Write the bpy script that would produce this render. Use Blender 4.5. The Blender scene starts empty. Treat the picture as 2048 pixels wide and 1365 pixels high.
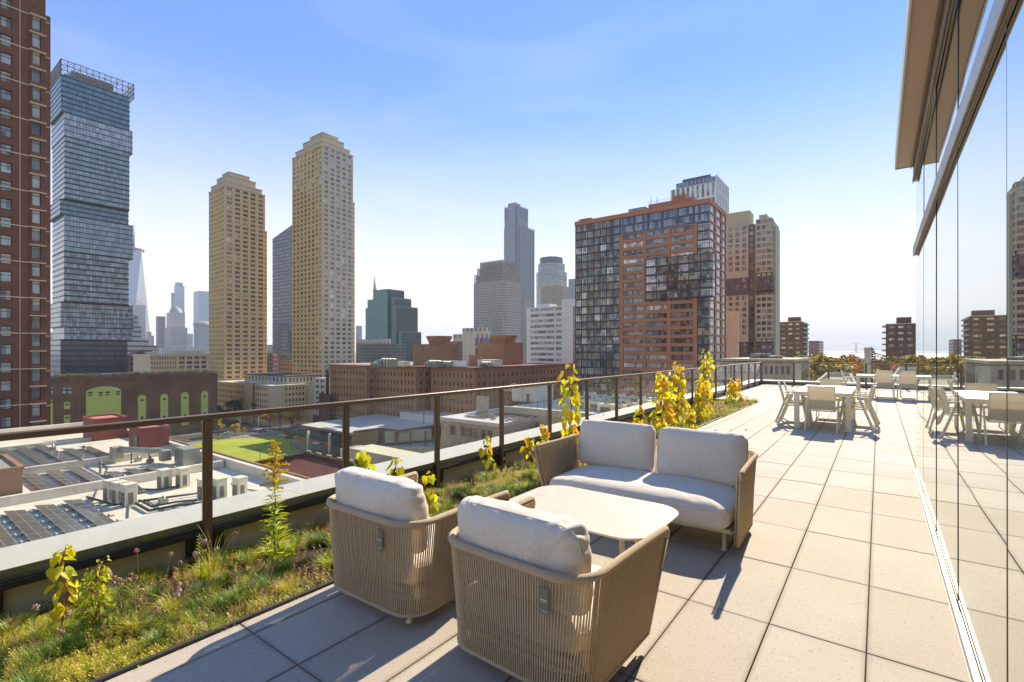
import bpy, math, random
import numpy as np
from mathutils import Matrix, Vector, noise

SC = bpy.context.scene
COL = SC.collection
rnd = random.Random(7)
R = math.radians

# ------------------------------------------------------------------ camera
EYE = 1.577                      # metres above the terrace floor
YAW = R(36.78)
cam_d = bpy.data.cameras.new('camera')
cam = bpy.data.objects.new('camera', cam_d)
COL.objects.link(cam)
cam.location = (0, 0, EYE)
cam.rotation_euler = (R(90), 0, YAW)
cam_d.sensor_width = 36
cam_d.lens = 36 * 982 / 2048
cam_d.shift_y = 19.5 / 2048
cam_d.clip_start = 0.05
cam_d.clip_end = 60000
SC.camera = cam

# ------------------------------------------------------------------ light
SUN_EL, SUN_AZ = R(37), R(-3)    # azimuth from +Y towards +X
world = bpy.data.worlds.new('World')
SC.world = world
world.use_nodes = True
wn = world.node_tree
wn.nodes.clear()
sky = wn.nodes.new('ShaderNodeTexSky')
sky.sky_type = 'NISHITA'
sky.sun_disc = False
sky.sun_elevation = SUN_EL
sky.sun_rotation = SUN_AZ
sky.altitude = 50
sky.air_density = 1.0
sky.dust_density = 0.0
sky.ozone_density = 2.2
bg = wn.nodes.new('ShaderNodeBackground')
bg.inputs[1].default_value = 0.15
wo = wn.nodes.new('ShaderNodeOutputWorld')
# even out the sky's range and add the pale band of summer haze that rises from the horizon
gm = wn.nodes.new('ShaderNodeGamma'); gm.inputs[1].default_value = 0.6
wn.links.new(sky.outputs[0], gm.inputs[0])
ti = wn.nodes.new('ShaderNodeMix'); ti.data_type = 'RGBA'; ti.blend_type = 'MULTIPLY'; ti.inputs[0].default_value = 1
ti.inputs[7].default_value = (0.3, 0.44, 0.745, 1)
wn.links.new(gm.outputs[0], ti.inputs[6])
tc = wn.nodes.new('ShaderNodeTexCoord')
sz = wn.nodes.new('ShaderNodeSeparateXYZ'); wn.links.new(tc.outputs['Generated'], sz.inputs[0])
mr = wn.nodes.new('ShaderNodeMapRange'); mr.interpolation_type = 'SMOOTHSTEP'
mr.inputs[1].default_value = 0.0; mr.inputs[2].default_value = 0.5; mr.inputs[3].default_value = 1.0; mr.inputs[4].default_value = 0.0
wn.links.new(sz.outputs[2], mr.inputs[0])
cl = wn.nodes.new('ShaderNodeTexNoise'); cl.inputs['Scale'].default_value = 2.2; cl.inputs['Detail'].default_value = 6; cl.inputs['Distortion'].default_value = 0.8
cm = wn.nodes.new('ShaderNodeMapping'); cm.inputs['Scale'].default_value = (1, 1, 4.5); wn.links.new(tc.outputs['Generated'], cm.inputs[0]); wn.links.new(cm.outputs[0], cl.inputs['Vector'])
cr = wn.nodes.new('ShaderNodeMapRange'); cr.inputs[1].default_value = 0.5; cr.inputs[2].default_value = 0.8; cr.inputs[3].default_value = 0.0; cr.inputs[4].default_value = 0.13
wn.links.new(cl.outputs[0], cr.inputs[0])
ad = wn.nodes.new('ShaderNodeMath'); ad.operation = 'ADD'; ad.use_clamp = True
wn.links.new(mr.outputs[0], ad.inputs[0]); wn.links.new(cr.outputs[0], ad.inputs[1])
hz = wn.nodes.new('ShaderNodeMix'); hz.data_type = 'RGBA'; hz.inputs[7].default_value = (2.15, 2.1, 2.04, 1)
wn.links.new(ad.outputs[0], hz.inputs[0]); wn.links.new(ti.outputs[2], hz.inputs[6])
wn.links.new(hz.outputs[2], bg.inputs[0])
wn.links.new(bg.outputs[0], wo.inputs[0])
sun_d = bpy.data.lights.new('sun', 'SUN')
sun_d.energy = 2.15
sun_d.angle = R(0.55)
sun_d.color = (1.0, 0.88, 0.7)
sun = bpy.data.objects.new('sun', sun_d)
COL.objects.link(sun)
sdir = Vector((math.sin(SUN_AZ) * math.cos(SUN_EL), math.cos(SUN_AZ) * math.cos(SUN_EL), math.sin(SUN_EL)))
sun.rotation_euler = sdir.to_track_quat('Z', 'Y').to_euler()
SC.view_settings.view_transform = 'Standard'
SC.view_settings.look = 'None'
SC.view_settings.exposure = 2.02
SC.view_settings.gamma = 1.0
SC.cycles.max_bounces = 8
SC.cycles.diffuse_bounces = 3
SC.cycles.glossy_bounces = 4
SC.cycles.transmission_bounces = 4
SC.cycles.transparent_max_bounces = 16
SC.cycles.volume_bounces = 0
SC.cycles.caustics_reflective = False
SC.cycles.caustics_refractive = False
SC.cycles.sample_clamp_indirect = 6
SC.render.film_transparent = False

# ------------------------------------------------------------------ materials
MATS = {}


class NT:
    """tiny node-graph helper"""
    def __init__(s, mat):
        mat.use_nodes = True
        s.t = mat.node_tree
        s.t.nodes.clear()
        s.out = s.t.nodes.new('ShaderNodeOutputMaterial')

    def n(s, typ, **kw):
        nd = s.t.nodes.new(typ)
        for k, v in kw.items():
            setattr(nd, k, v)
        return nd

    def l(s, a, b):
        s.t.links.new(a, b)

    def val(s, sock, v):
        if hasattr(v, 'is_output'):
            s.l(v, sock)
        else:
            sock.default_value = v

    def math(s, op, a, b=0.0, c=0.0):
        nd = s.n('ShaderNodeMath', operation=op)
        s.val(nd.inputs[0], a)
        s.val(nd.inputs[1], b)
        s.val(nd.inputs[2], c)
        return nd.outputs[0]

    def mix(s, f, a, b, blend='MIX'):
        nd = s.n('ShaderNodeMix', data_type='RGBA', blend_type=blend)
        s.val(nd.inputs[0], f)
        s.val(nd.inputs[6], a)
        s.val(nd.inputs[7], b)
        return nd.outputs[2]

    def noise(s, scale, detail=3, vec=None, rough=0.5):
        nd = s.n('ShaderNodeTexNoise')
        nd.inputs['Scale'].default_value = scale
        nd.inputs['Detail'].default_value = detail
        nd.inputs['Roughness'].default_value = rough
        if vec is not None:
            s.l(vec, nd.inputs['Vector'])
        return nd.outputs[0]

    def ramp(s, f, stops):
        nd = s.n('ShaderNodeValToRGB')
        el = nd.color_ramp.elements
        while len(el) < len(stops):
            el.new(0.5)
        for e, (p, c) in zip(el, stops):
            e.position = p
            e.color = c4(c)
        s.l(f, nd.inputs[0])
        return nd.outputs[0]

    def coords(s, kind='Object'):
        return s.n('ShaderNodeTexCoord').outputs[kind]

    def pos(s):
        return s.n('ShaderNodeNewGeometry').outputs['Position']

    def bump(s, h, strength=0.3, dist=0.01):
        nd = s.n('ShaderNodeBump')
        nd.inputs['Strength'].default_value = strength
        nd.inputs['Distance'].default_value = dist
        s.l(h, nd.inputs['Height'])
        return nd.outputs[0]

    def bsdf(s, col, rough=0.6, metal=0.0, spec=0.5, normal=None, coat=0.0, **kw):
        nd = s.n('ShaderNodeBsdfPrincipled')
        s.val(nd.inputs['Base Color'], c4(col) if isinstance(col, tuple) else col)
        s.val(nd.inputs['Roughness'], rough)
        s.val(nd.inputs['Metallic'], metal)
        s.val(nd.inputs['Specular IOR Level'], spec)
        if coat:
            nd.inputs['Coat Weight'].default_value = coat
        if normal is not None:
            s.l(normal, nd.inputs['Normal'])
        for k, v in kw.items():
            s.val(nd.inputs[k.replace('_', ' ')], v)
        return nd.outputs[0]

    def surf(s, sh):
        s.l(sh, s.out.inputs['Surface'])


def c4(c):
    return (c[0], c[1], c[2], 1.0)


def newmat(name):
    m = bpy.data.materials.new(name)
    MATS[name] = m
    return m, NT(m)


def mottled(name, col, rough=0.6, var=0.18, scale=3.0, metal=0.0, bump=0.1, bscale=40.0, spec=0.5, dirt=0.0, streak=False, space='Object', bdist=0.01):
    """paint, concrete, metal...: colour noise on two scales, optional stains and bump"""
    col = (col[0], col[1] * 1.03, col[2] * 0.88)
    m, t = newmat(name)
    co = t.coords(space) if space == 'Object' else t.pos()
    n1 = t.noise(scale, 4, co)
    n2 = t.noise(scale * 9, 3, co)
    f = t.math('ADD', t.math('MULTIPLY', n1, 0.6), t.math('MULTIPLY', n2, 0.4))
    lo = tuple(max(0, v * (1 - var)) for v in col)
    hi = tuple(min(1, v * (1 + var)) for v in col)
    c = t.ramp(f, [(0.3, lo), (0.7, hi)])
    if dirt:
        mp = t.n('ShaderNodeMapping')
        mp.inputs['Scale'].default_value = (1, 1, 0.12 if streak else 1)
        t.l(co, mp.inputs[0])
        d = t.noise(scale * 2.2, 5, mp.outputs[0], 0.65)
        d = t.ramp(d, [(0.52, (0, 0, 0)), (0.72, (1, 1, 1))])
        c = t.mix(t.math('MULTIPLY', d, dirt), c, c4(tuple(v * 0.45 for v in col)))
    nb = t.noise(bscale, 3, co)
    nm = t.bump(nb, bump, bdist) if bump else None
    rr = t.math('ADD', rough - 0.06, t.math('MULTIPLY', n2, 0.12))
    t.surf(t.bsdf(c, rr, metal, spec, nm))
    return m


def brickmat(name, col, col2, mortar, bw=0.6, bh=0.2, stain=0.35, rough=0.85, scale=1.0):
    col, col2, mortar = [(c[0], c[1] * 1.05, c[2] * 0.85) for c in (col, col2, mortar)]
    m, t = newmat(name)
    p = t.pos()
    sp = t.n('ShaderNodeSeparateXYZ')
    t.l(p, sp.inputs[0])
    cb = t.n('ShaderNodeCombineXYZ')
    t.l(t.math('ADD', sp.outputs[0], sp.outputs[1]), cb.inputs[0])
    t.l(sp.outputs[2], cb.inputs[1])
    b = t.n('ShaderNodeTexBrick')
    b.inputs['Scale'].default_value = scale
    b.inputs['Brick Width'].default_value = bw
    b.inputs['Row Height'].default_value = bh
    b.inputs['Mortar Size'].default_value = 0.012
    b.inputs['Color1'].default_value = c4(col)
    b.inputs['Color2'].default_value = c4(col2)
    b.inputs['Mortar'].default_value = c4(mortar)
    t.l(cb.outputs[0], b.inputs['Vector'])
    n = t.noise(0.09, 5, p, 0.6)
    c = t.mix(t.math('MULTIPLY', t.ramp(n, [(0.38, (0, 0, 0)), (0.68, (1, 1, 1))]), stain), b.outputs[0], c4(tuple(v * 0.5 for v in col)))
    n3 = t.noise(1.1, 4, p)
    c = t.mix(0.25, c, t.ramp(n3, [(0.3, tuple(v * 0.7 for v in col)), (0.7, tuple(min(1, v * 1.35) for v in col2))]))
    t.surf(t.bsdf(c, rough, 0, 0.3))
    return m


def facademat(name, wall, glass, fh, cw, z0=0.0, zf=0.55, cf=0.7, var=0.5, grough=0.12, roof=(0.3, 0.3, 0.29), glass2=None, gspec=0.6, gmetal=0.0, wrough=0.75):
    wall = (wall[0], wall[1] * 1.03, wall[2] * 0.9)
    """far facade: a grid of windows (fh storey height, cw bay width), each pane its own tone; plain roof"""
    m, t = newmat(name)
    p = t.pos()
    sp = t.n('ShaderNodeSeparateXYZ')
    t.l(p, sp.inputs[0])
    hx = t.math('DIVIDE', t.math('ADD', sp.outputs[0], sp.outputs[1]), cw)
    hz = t.math('DIVIDE', t.math('ADD', sp.outputs[2], 100.0 - z0), fh)
    fx = t.math('FRACT', hx)
    fz = t.math('FRACT', hz)
    mx = t.math('LESS_THAN', t.math('ABSOLUTE', t.math('SUBTRACT', fx, 0.5)), cf / 2)
    mz = t.math('LESS_THAN', t.math('ABSOLUTE', t.math('SUBTRACT', fz, 0.5)), zf / 2)
    nr = t.n('ShaderNodeNewGeometry')
    sn = t.n('ShaderNodeSeparateXYZ')
    t.l(nr.outputs['Normal'], sn.inputs[0])
    up = t.math('GREATER_THAN', t.math('ABSOLUTE', sn.outputs[2]), 0.5)
    mask = t.math('MULTIPLY', t.math('MULTIPLY', mx, mz), t.math('SUBTRACT', 1.0, up))
    cb = t.n('ShaderNodeCombineXYZ')
    t.l(t.math('FLOOR', hx), cb.inputs[0])
    t.l(t.math('FLOOR', hz), cb.inputs[1])
    t.l(t.math('MULTIPLY', sn.outputs[0], 7.0), cb.inputs[2])
    wnz = t.n('ShaderNodeTexWhiteNoise')
    t.l(cb.outputs[0], wnz.inputs[0])
    g2 = glass2 or tuple(min(1, v * 2.5 + 0.05) for v in glass)
    gc = t.mix(t.math('MULTIPLY', wnz.outputs[0], var), c4(glass), c4(g2))
    nw = t.noise(0.25, 4, p)
    wc = t.ramp(nw, [(0.3, tuple(v * 0.85 for v in wall)), (0.7, tuple(min(1, v * 1.12) for v in wall))])
    wc = t.mix(up, wc, c4(roof))
    c = t.mix(mask, wc, gc)
    rr = t.math('ADD', wrough, t.math('MULTIPLY', mask, grough - wrough))
    t.surf(t.bsdf(c, rr, t.math('MULTIPLY', mask, gmetal), gspec))
    return m


def winglass(name, col, rough=0.06, metal=0.0, spec=0.9, wav=0.02):
    m, t = newmat(name)
    p = t.pos()
    n = t.noise(0.35, 2, p)
    c = t.ramp(n, [(0.35, tuple(v * 0.7 for v in col)), (0.65, tuple(min(1, v * 1.3) for v in col))])
    sp = t.n('ShaderNodeSeparateXYZ')
    t.l(p, sp.inputs[0])
    cb = t.n('ShaderNodeCombineXYZ')
    t.l(t.math('FLOOR', t.math('DIVIDE', t.math('ADD', sp.outputs[0], sp.outputs[1]), 1.15)), cb.inputs[0])
    t.l(t.math('FLOOR', t.math('DIVIDE', sp.outputs[2], 3.1)), cb.inputs[1])
    w = t.n('ShaderNodeTexWhiteNoise')
    t.l(cb.outputs[0], w.inputs[0])
    c = t.mix(t.math('MULTIPLY', t.math('POWER', w.outputs[0], 2.2), 0.6), c, c4((0.42, 0.39, 0.31)))
    c = t.mix(t.math('MULTIPLY', t.math('LESS_THAN', w.outputs[0], 0.3), 0.6), c, c4((0.02, 0.022, 0.024)))
    nm = t.bump(t.noise(0.8, 1, p), wav, 0.5)
    t.surf(t.bsdf(c, rough, metal, spec, nm))
    return m


def leafmat(name, col, col2, trans=0.5, scale=6.0):
    m, t = newmat(name)
    n = t.noise(scale, 3, t.pos())
    c = t.ramp(n, [(0.3, col), (0.7, col2)])
    a = t.n('ShaderNodeBsdfDiffuse')
    b = t.n('ShaderNodeBsdfTranslucent')
    g = t.n('ShaderNodeBsdfGlossy')
    g.inputs['Roughness'].default_value = 0.45
    t.l(c, a.inputs[0])
    t.l(c, b.inputs[0])
    mx = t.n('ShaderNodeMixShader')
    mx.inputs[0].default_value = trans
    t.l(a.outputs[0], mx.inputs[1])
    t.l(b.outputs[0], mx.inputs[2])
    m2 = t.n('ShaderNodeMixShader')
    m2.inputs[0].default_value = 0.04
    t.l(mx.outputs[0], m2.inputs[1])
    t.l(g.outputs[0], m2.inputs[2])
    t.surf(m2.outputs[0])
    return m


# ------------------------------------------------------------------ mesh builder
class MB:
    def __init__(s):
        s.v, s.f, s.m, s.sm = [], [], [], []

    def add(s, verts, faces, mi=0, smooth=False):
        b = len(s.v)
        s.v.extend(verts)
        for k, f in enumerate(faces):
            s.f.append(tuple(i + b for i in f))
            s.m.append(mi if isinstance(mi, int) else mi[k])
            s.sm.append(smooth)

    def box(s, x0, x1, y0, y1, z0, z1, mi=0):
        if x0 > x1: x0, x1 = x1, x0
        if y0 > y1: y0, y1 = y1, y0
        if z0 > z1: z0, z1 = z1, z0
        s.add([(x0, y0, z0), (x1, y0, z0), (x1, y1, z0), (x0, y1, z0), (x0, y0, z1), (x1, y0, z1), (x1, y1, z1), (x0, y1, z1)],
              [(0, 3, 2, 1), (4, 5, 6, 7), (0, 1, 5, 4), (1, 2, 6, 5), (2, 3, 7, 6), (3, 0, 4, 7)], mi)

    def bbox(s, x0, x1, y0, y1, z0, z1, b=0.004, mi=0):
        """box with bevelled edges"""
        pts = []
        fs = []
        cx, cy, cz = (x0 + x1) / 2, (y0 + y1) / 2, (z0 + z1) / 2
        hx, hy, hz = abs(x1 - x0) / 2, abs(y1 - y0) / 2, abs(z1 - z0) / 2
        b = min(b, hx * .49, hy * .49, hz * .49)
        idx = {}
        for sx in (-1, 1):
            for sy in (-1, 1):
                for sz in (-1, 1):
                    for ax in range(3):
                        p = [sx * (hx - b), sy * (hy - b), sz * (hz - b)]
                        p[ax] = (sx * hx, sy * hy, sz * hz)[ax]
                        idx[(sx, sy, sz, ax)] = len(pts)
                        pts.append((cx + p[0], cy + p[1], cz + p[2]))
        for ax in range(3):
            u, w = [a for a in range(3) if a != ax]
            for sg in (-1, 1):
                q = []
                for a, c in ((-1, -1), (1, -1), (1, 1), (-1, 1)):
                    k = [0, 0, 0]; k[ax] = sg; k[u] = a; k[w] = c
                    q.append(idx[(k[0], k[1], k[2], ax)])
                fs.append(q)
        for ax in range(3):
            u, w = [a for a in range(3) if a != ax]
            for a in (-1, 1):
                for c in (-1, 1):
                    k0 = [0, 0, 0]; k0[ax] = -1; k0[u] = a; k0[w] = c
                    k1 = list(k0); k1[ax] = 1
                    fs.append([idx[(*k0, u)], idx[(*k1, u)], idx[(*k1, w)], idx[(*k0, w)]])
        for sx in (-1, 1):
            for sy in (-1, 1):
                for sz in (-1, 1):
                    fs.append([idx[(sx, sy, sz, 0)], idx[(sx, sy, sz, 1)], idx[(sx, sy, sz, 2)]])
        c = Vector((cx, cy, cz))
        out = []
        for f in fs:
            P = [Vector(pts[i]) for i in f]
            nrm = (P[1] - P[0]).cross(P[2] - P[0])
            if nrm.dot(sum(P, Vector()) / len(P) - c) < 0:
                f = f[::-1]
            out.append(tuple(f))
        s.add(pts, out, mi)

    def obb(s, M, dx, dy, dz, mi=0):
        """box centred on the matrix M"""
        vs = [M @ Vector((x * dx / 2, y * dy / 2, z * dz / 2)) for x, y, z in
              ((-1, -1, -1), (1, -1, -1), (1, 1, -1), (-1, 1, -1), (-1, -1, 1), (1, -1, 1), (1, 1, 1), (-1, 1, 1))]
        s.add([tuple(v) for v in vs], [(0, 3, 2, 1), (4, 5, 6, 7), (0, 1, 5, 4), (1, 2, 6, 5), (2, 3, 7, 6), (3, 0, 4, 7)], mi)

    def bar(s, p, q, w, h=None, mi=0, up=(0, 0, 1)):
        """rectangular bar from p to q"""
        h = h or w
        p, q = Vector(p), Vector(q)
        d = (q - p)
        L = d.length
        d.normalize()
        up = Vector(up)
        if abs(d.dot(up)) > 0.99:
            up = Vector((0, 1, 0))
        sx = d.cross(up).normalized()
        sz = sx.cross(d)
        M = Matrix(((sx.x, d.x, sz.x, 0), (sx.y, d.y, sz.y, 0), (sx.z, d.z, sz.z, 0), (0, 0, 0, 1)))
        M.translation = (p + q) / 2
        s.obb(M, w, L, h, mi)

    def tube(s, pts, r, n=8, mi=0, closed=False, caps=True, smooth=True):
        pts = [Vector(p) for p in pts]
        N = len(pts)
        rr = r if isinstance(r, (list, tuple)) else [r] * N
        vs, fs = [], []
        ref = None
        for i, p in enumerate(pts):
            if closed:
                d = pts[(i + 1) % N] - pts[i - 1]
            else:
                d = pts[min(i + 1, N - 1)] - pts[max(i - 1, 0)]
            d.normalize()
            if ref is None:
                ref = Vector((0, 0, 1)) if abs(d.z) < 0.9 else Vector((1, 0, 0))
            u = d.cross(ref)
            if u.length < 1e-5:
                u = d.cross(Vector((0, 1, 0.3)))
            u.normalize()
            w = u.cross(d).normalized()
            ref = w
            for k in range(n):
                a = 2 * math.pi * k / n
                vs.append(tuple(p + rr[i] * (math.cos(a) * u + math.sin(a) * w)))
        for i in range(N if closed else N - 1):
            j = (i + 1) % N
            for k in range(n):
                k2 = (k + 1) % n
                fs.append((i * n + k, i * n + k2, j * n + k2, j * n + k))
        if caps and not closed:
            fs.append(tuple(range(n))[::-1])
            fs.append(tuple((N - 1) * n + k for k in range(n)))
        s.add(vs, fs, mi, smooth)

    def cyl(s, x, y, z0, z1, r0, r1=None, n=16, mi=0):
        s.tube([(x, y, z0), (x, y, z1)], [r0, r0 if r1 is None else r1], n, mi)

    def prism(s, poly, z0, z1, mi=0):
        n = len(poly)
        a = sum(poly[i][0] * poly[(i + 1) % n][1] - poly[(i + 1) % n][0] * poly[i][1] for i in range(n))
        if a < 0:
            poly = poly[::-1]
        vs = [(x, y, z0) for x, y in poly] + [(x, y, z1) for x, y in poly]
        fs = [tuple(range(n))[::-1], tuple(range(n, 2 * n))]
        fs += [(i, (i + 1) % n, n + (i + 1) % n, n + i) for i in range(n)]
        s.add(vs, fs, mi)

    def tmpl(s, T, M):
        """append another MB under a matrix"""
        s.add([tuple(M @ Vector(v)) for v in T.v], T.f, T.m)

    def build(s, name, mats, parent=None, smooth_angle=None):
        me = bpy.data.meshes.new(name)
        me.from_pydata(s.v, [], s.f)
        mats = mats if isinstance(mats, (list, tuple)) else [mats]
        for m in mats:
            me.materials.append(MATS[m] if isinstance(m, str) else m)
        if len(mats) > 1:
            me.polygons.foreach_set('material_index', s.m)
        me.polygons.foreach_set('use_smooth', s.sm)
        me.update()
        o = bpy.data.objects.new(name, me)
        COL.objects.link(o)
        if parent is not None:
            o.parent = parent
        return o


def tag(o, label=None, cat=None, group=None, kind=None):
    if label: o['label'] = label
    if cat: o['category'] = cat
    if group: o['group'] = group
    if kind: o['kind'] = kind
    return o


def empty(name, loc=(0, 0, 0), rz=0.0, label=None, cat=None, group=None):
    o = bpy.data.objects.new(name, None)
    o.location = loc
    o.rotation_euler = (0, 0, rz)
    o.empty_display_size = 0.3
    COL.objects.link(o)
    return tag(o, label, cat, group)


def children(o):
    return [c for c in bpy.data.objects if c.parent == o]


def copy_tree(o, loc, rz=0.0, label=None, scale=None, kids=None):
    c = o.copy()
    COL.objects.link(c)
    c.location = loc
    c.rotation_euler = (0, 0, rz)
    if scale: c.scale = (scale,) * 3 if not isinstance(scale, tuple) else scale
    if label: c['label'] = label
    for ch in (kids if kids is not None else children(o)):
        d = ch.copy()
        COL.objects.link(d)
        d.parent = c
        for g in children(ch) if kids is None else []:
            e = g.copy()
            COL.objects.link(e)
            e.parent = d
    return c


def struct(o):
    o['kind'] = 'structure'
    return o


# survey helpers: bearings taken from the terrace turned into map positions
FL = 982.0
CS, SN = math.cos(YAW), math.sin(YAW)


def at(x, d):
    xr = (x - 1024) / FL * d
    return xr * CS - d * SN, xr * SN + d * CS


def x_on(x, Y):
    r = (x - 1024) / FL
    return Y * (r * CS - SN) / (CS + r * SN)


def y_on(x, X):
    r = (x - 1024) / FL
    return X * (CS + r * SN) / (r * CS - SN)


def z_at(y, d):
    return EYE - (y - 702) * d / FL


GROUND = -43.0


def px_of(X, Y):
    return 1024 + FL * (X * CS + Y * SN) / (-X * SN + Y * CS)


def ordn(k):
    return ['first', 'second', 'third', 'fourth', 'fifth', 'sixth', 'seventh', 'eighth', 'ninth', 'tenth', 'eleventh', 'twelfth', 'thirteenth', 'fourteenth', 'fifteenth', 'sixteenth', 'seventeenth', 'eighteenth', 'nineteenth', 'twentieth'][k] if k < 20 else '%dth' % (k + 1)

# ------------------------------------------------------------------ the material library
mottled('roof_membrane', (0.7, 0.61, 0.55), 0.7, 0.12, 0.25, dirt=0.55, bump=0.05, space='W')
mottled('roof_dark', (0.11, 0.105, 0.1), 0.85, 0.3, 0.2, dirt=0.3, space='W')
mottled('roof_gravel', (0.3, 0.28, 0.25), 0.9, 0.25, 0.3, dirt=0.3, space='W')
mottled('bronze_metal', (0.16, 0.1, 0.062), 0.42, 0.08, 6, metal=0.35, bump=0.03)
mottled('black_metal', (0.02, 0.018, 0.018), 0.45, 0.2, 6, metal=0.2, bump=0.03)
mottled('coping_metal', (0.62, 0.585, 0.59), 0.5, 0.05, 1.5, metal=0.1, bump=0.03, bscale=6, dirt=0.1)
mottled('coping_edge', (0.3, 0.31, 0.27), 0.3, 0.25, 3, metal=0.5, bump=0.04, bscale=8, dirt=0.3)
mottled('stucco', (0.44, 0.37, 0.27), 0.85, 0.08, 2.5, bump=0.25, bscale=120, dirt=0.2, bdist=0.003)
mottled('white_metal', (0.72, 0.64, 0.54), 0.38, 0.03, 4, bump=0.02)
mottled('bare_metal', (0.55, 0.55, 0.54), 0.35, 0.12, 2, metal=0.75, bump=0.05)
mottled('track_metal', (0.5, 0.48, 0.45), 0.4, 0.05, 5, metal=0.2, bump=0.03)
mottled('duct_metal', (0.42, 0.4, 0.36), 0.42, 0.18, 1.2, metal=0.5, bump=0.1, bscale=5, dirt=0.2)
mottled('ac_paint', (0.72, 0.66, 0.56), 0.55, 0.1, 1.5, bump=0.05, dirt=0.2)
mottled('ac_grille', (0.2, 0.175, 0.14), 0.7, 0.3, 3, bump=0.1)
mottled('soffit_panel', (0.5, 0.355, 0.3), 0.5, 0.05, 0.8, bump=0.04)
mottled('soffit_trim', (0.2, 0.145, 0.11), 0.45, 0.1, 2, metal=0.3, bump=0.04)
mottled('fascia_white', (0.66, 0.64, 0.62), 0.45, 0.04, 2, bump=0.03)
mottled('concrete', (0.4, 0.38, 0.34), 0.85, 0.16, 0.4, bump=0.2, dirt=0.35, streak=True, space='W')
mottled('pale_concrete', (0.6, 0.53, 0.43), 0.85, 0.1, 0.3, bump=0.1, dirt=0.25, streak=True, space='W')
mottled('pale_stone', (0.58, 0.51, 0.4), 0.8, 0.1, 0.25, bump=0.15, dirt=0.25, streak=True, space='W')
mottled('old_stone', (0.42, 0.36, 0.28), 0.85, 0.22, 0.3, bump=0.2, dirt=0.55, space='W')
mottled('tan_wall', (0.72, 0.5, 0.28), 0.8, 0.07, 0.12, bump=0, dirt=0.1, space='W')
mottled('tan_band', (0.54, 0.45, 0.35), 0.8, 0.07, 0.12, bump=0, space='W')
mottled('goldlit_wall', (0.72, 0.46, 0.19), 0.8, 0.07, 0.12, bump=0, dirt=0.1, space='W')  # golden sunlight bounced off glass, put into the tan wall colour
mottled('beige_wall', (0.6, 0.49, 0.39), 0.8, 0.07, 0.12, bump=0, dirt=0.1, space='W')
mottled('tower_tan', (0.47, 0.415, 0.31), 0.8, 0.07, 0.12, bump=0, space='W')
mottled('purple_panel', (0.1, 0.085, 0.085), 0.5, 0.1, 0.1, bump=0, space='W')
mottled('orange_panel', (0.46, 0.185, 0.1), 0.7, 0.09, 0.3, bump=0.03, dirt=0.15, space='W')
mottled('dark_frame', (0.045, 0.045, 0.045), 0.45, 0.2, 1, bump=0)
mottled('grey_frame', (0.2, 0.2, 0.19), 0.5, 0.1, 1, bump=0)
mottled('light_frame', (0.5, 0.47, 0.42), 0.55, 0.1, 1, bump=0)
mottled('band_stone', (0.62, 0.48, 0.34), 0.75, 0.08, 0.5, bump=0.03)
mottled('blue_panel', (0.06, 0.08, 0.13), 0.35, 0.15, 0.3, bump=0)
mottled('lattice_metal', (0.24, 0.22, 0.205), 0.5, 0.12, 0.3, metal=0.3, bump=0)
mottled('slab_edge', (0.03, 0.038, 0.044), 0.4, 0.2, 0.1, bump=0, space='W')
mottled('slab_pale', (0.3, 0.32, 0.34), 0.4, 0.2, 0.1, bump=0, space='W')
mottled('white_panel', (0.72, 0.69, 0.72), 0.6, 0.05, 0.2, bump=0, dirt=0.08, space='W')
mottled('green_panel', (0.5, 0.55, 0.14), 0.75, 0.1, 0.2, bump=0.05, dirt=0.12, streak=True, space='W')
mottled('pale_blue', (0.32, 0.52, 0.6), 0.7, 0.1, 0.5, bump=0)
mottled('red_siding', (0.23, 0.055, 0.042), 0.6, 0.12, 0.4, bump=0.05, dirt=0.2, streak=True, space='W')
mottled('pink_roof', (0.5, 0.19, 0.15), 0.6, 0.08, 0.4, bump=0.05, dirt=0.15, space='W')
mottled('brown_siding', (0.33, 0.17, 0.11), 0.65, 0.08, 0.4, bump=0.03, space='W')
mottled('rust_roof', (0.2, 0.07, 0.05), 0.6, 0.12, 0.5, bump=0.1, dirt=0.2, space='W')
mottled('asphalt', (0.06, 0.058, 0.056), 0.9, 0.25, 0.06, dirt=0.2, bump=0.1, space='W')
mottled('pavement', (0.33, 0.3, 0.26), 0.9, 0.15, 0.1, dirt=0.3, bump=0.1, space='W')
mottled('road_paint', (0.7, 0.68, 0.6), 0.8, 0.1, 0.5, bump=0)
mottled('grass_field', (0.36, 0.38, 0.06), 0.95, 0.22, 0.05, bump=0.3, bscale=3, dirt=0.12, space='W', spec=0.1)
mottled('clay', (0.3, 0.22, 0.14), 0.95, 0.15, 0.08, dirt=0.2, space='W')
mottled('city_ground', (0.24, 0.21, 0.175), 0.95, 0.35, 0.02, dirt=0.4, space='W')
mottled('bark', (0.12, 0.085, 0.06), 0.9, 0.3, 5, bump=0.4, bscale=30)
mottled('soil', (0.075, 0.04, 0.022), 0.95, 0.5, 8, bump=0.8, bscale=60, bdist=0.02)
mottled('edging_metal', (0.07, 0.058, 0.05), 0.55, 0.15, 5, metal=0.3, bump=0.05)
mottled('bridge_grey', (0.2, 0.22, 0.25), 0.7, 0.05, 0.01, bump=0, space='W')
mottled('orange_net', (0.75, 0.13, 0.03), 0.7, 0.1, 1, bump=0)
mottled('green_net', (0.05, 0.1, 0.07), 0.8, 0.15, 0.5, bump=0)
mottled('tyre', (0.02, 0.02, 0.02), 0.8, 0.2, 5, bump=0)
mottled('car_white', (0.75, 0.75, 0.74), 0.3, 0.02, 1, bump=0)
mottled('car_grey', (0.22, 0.23, 0.24), 0.3, 0.05, 1, bump=0, metal=0.3)
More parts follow.
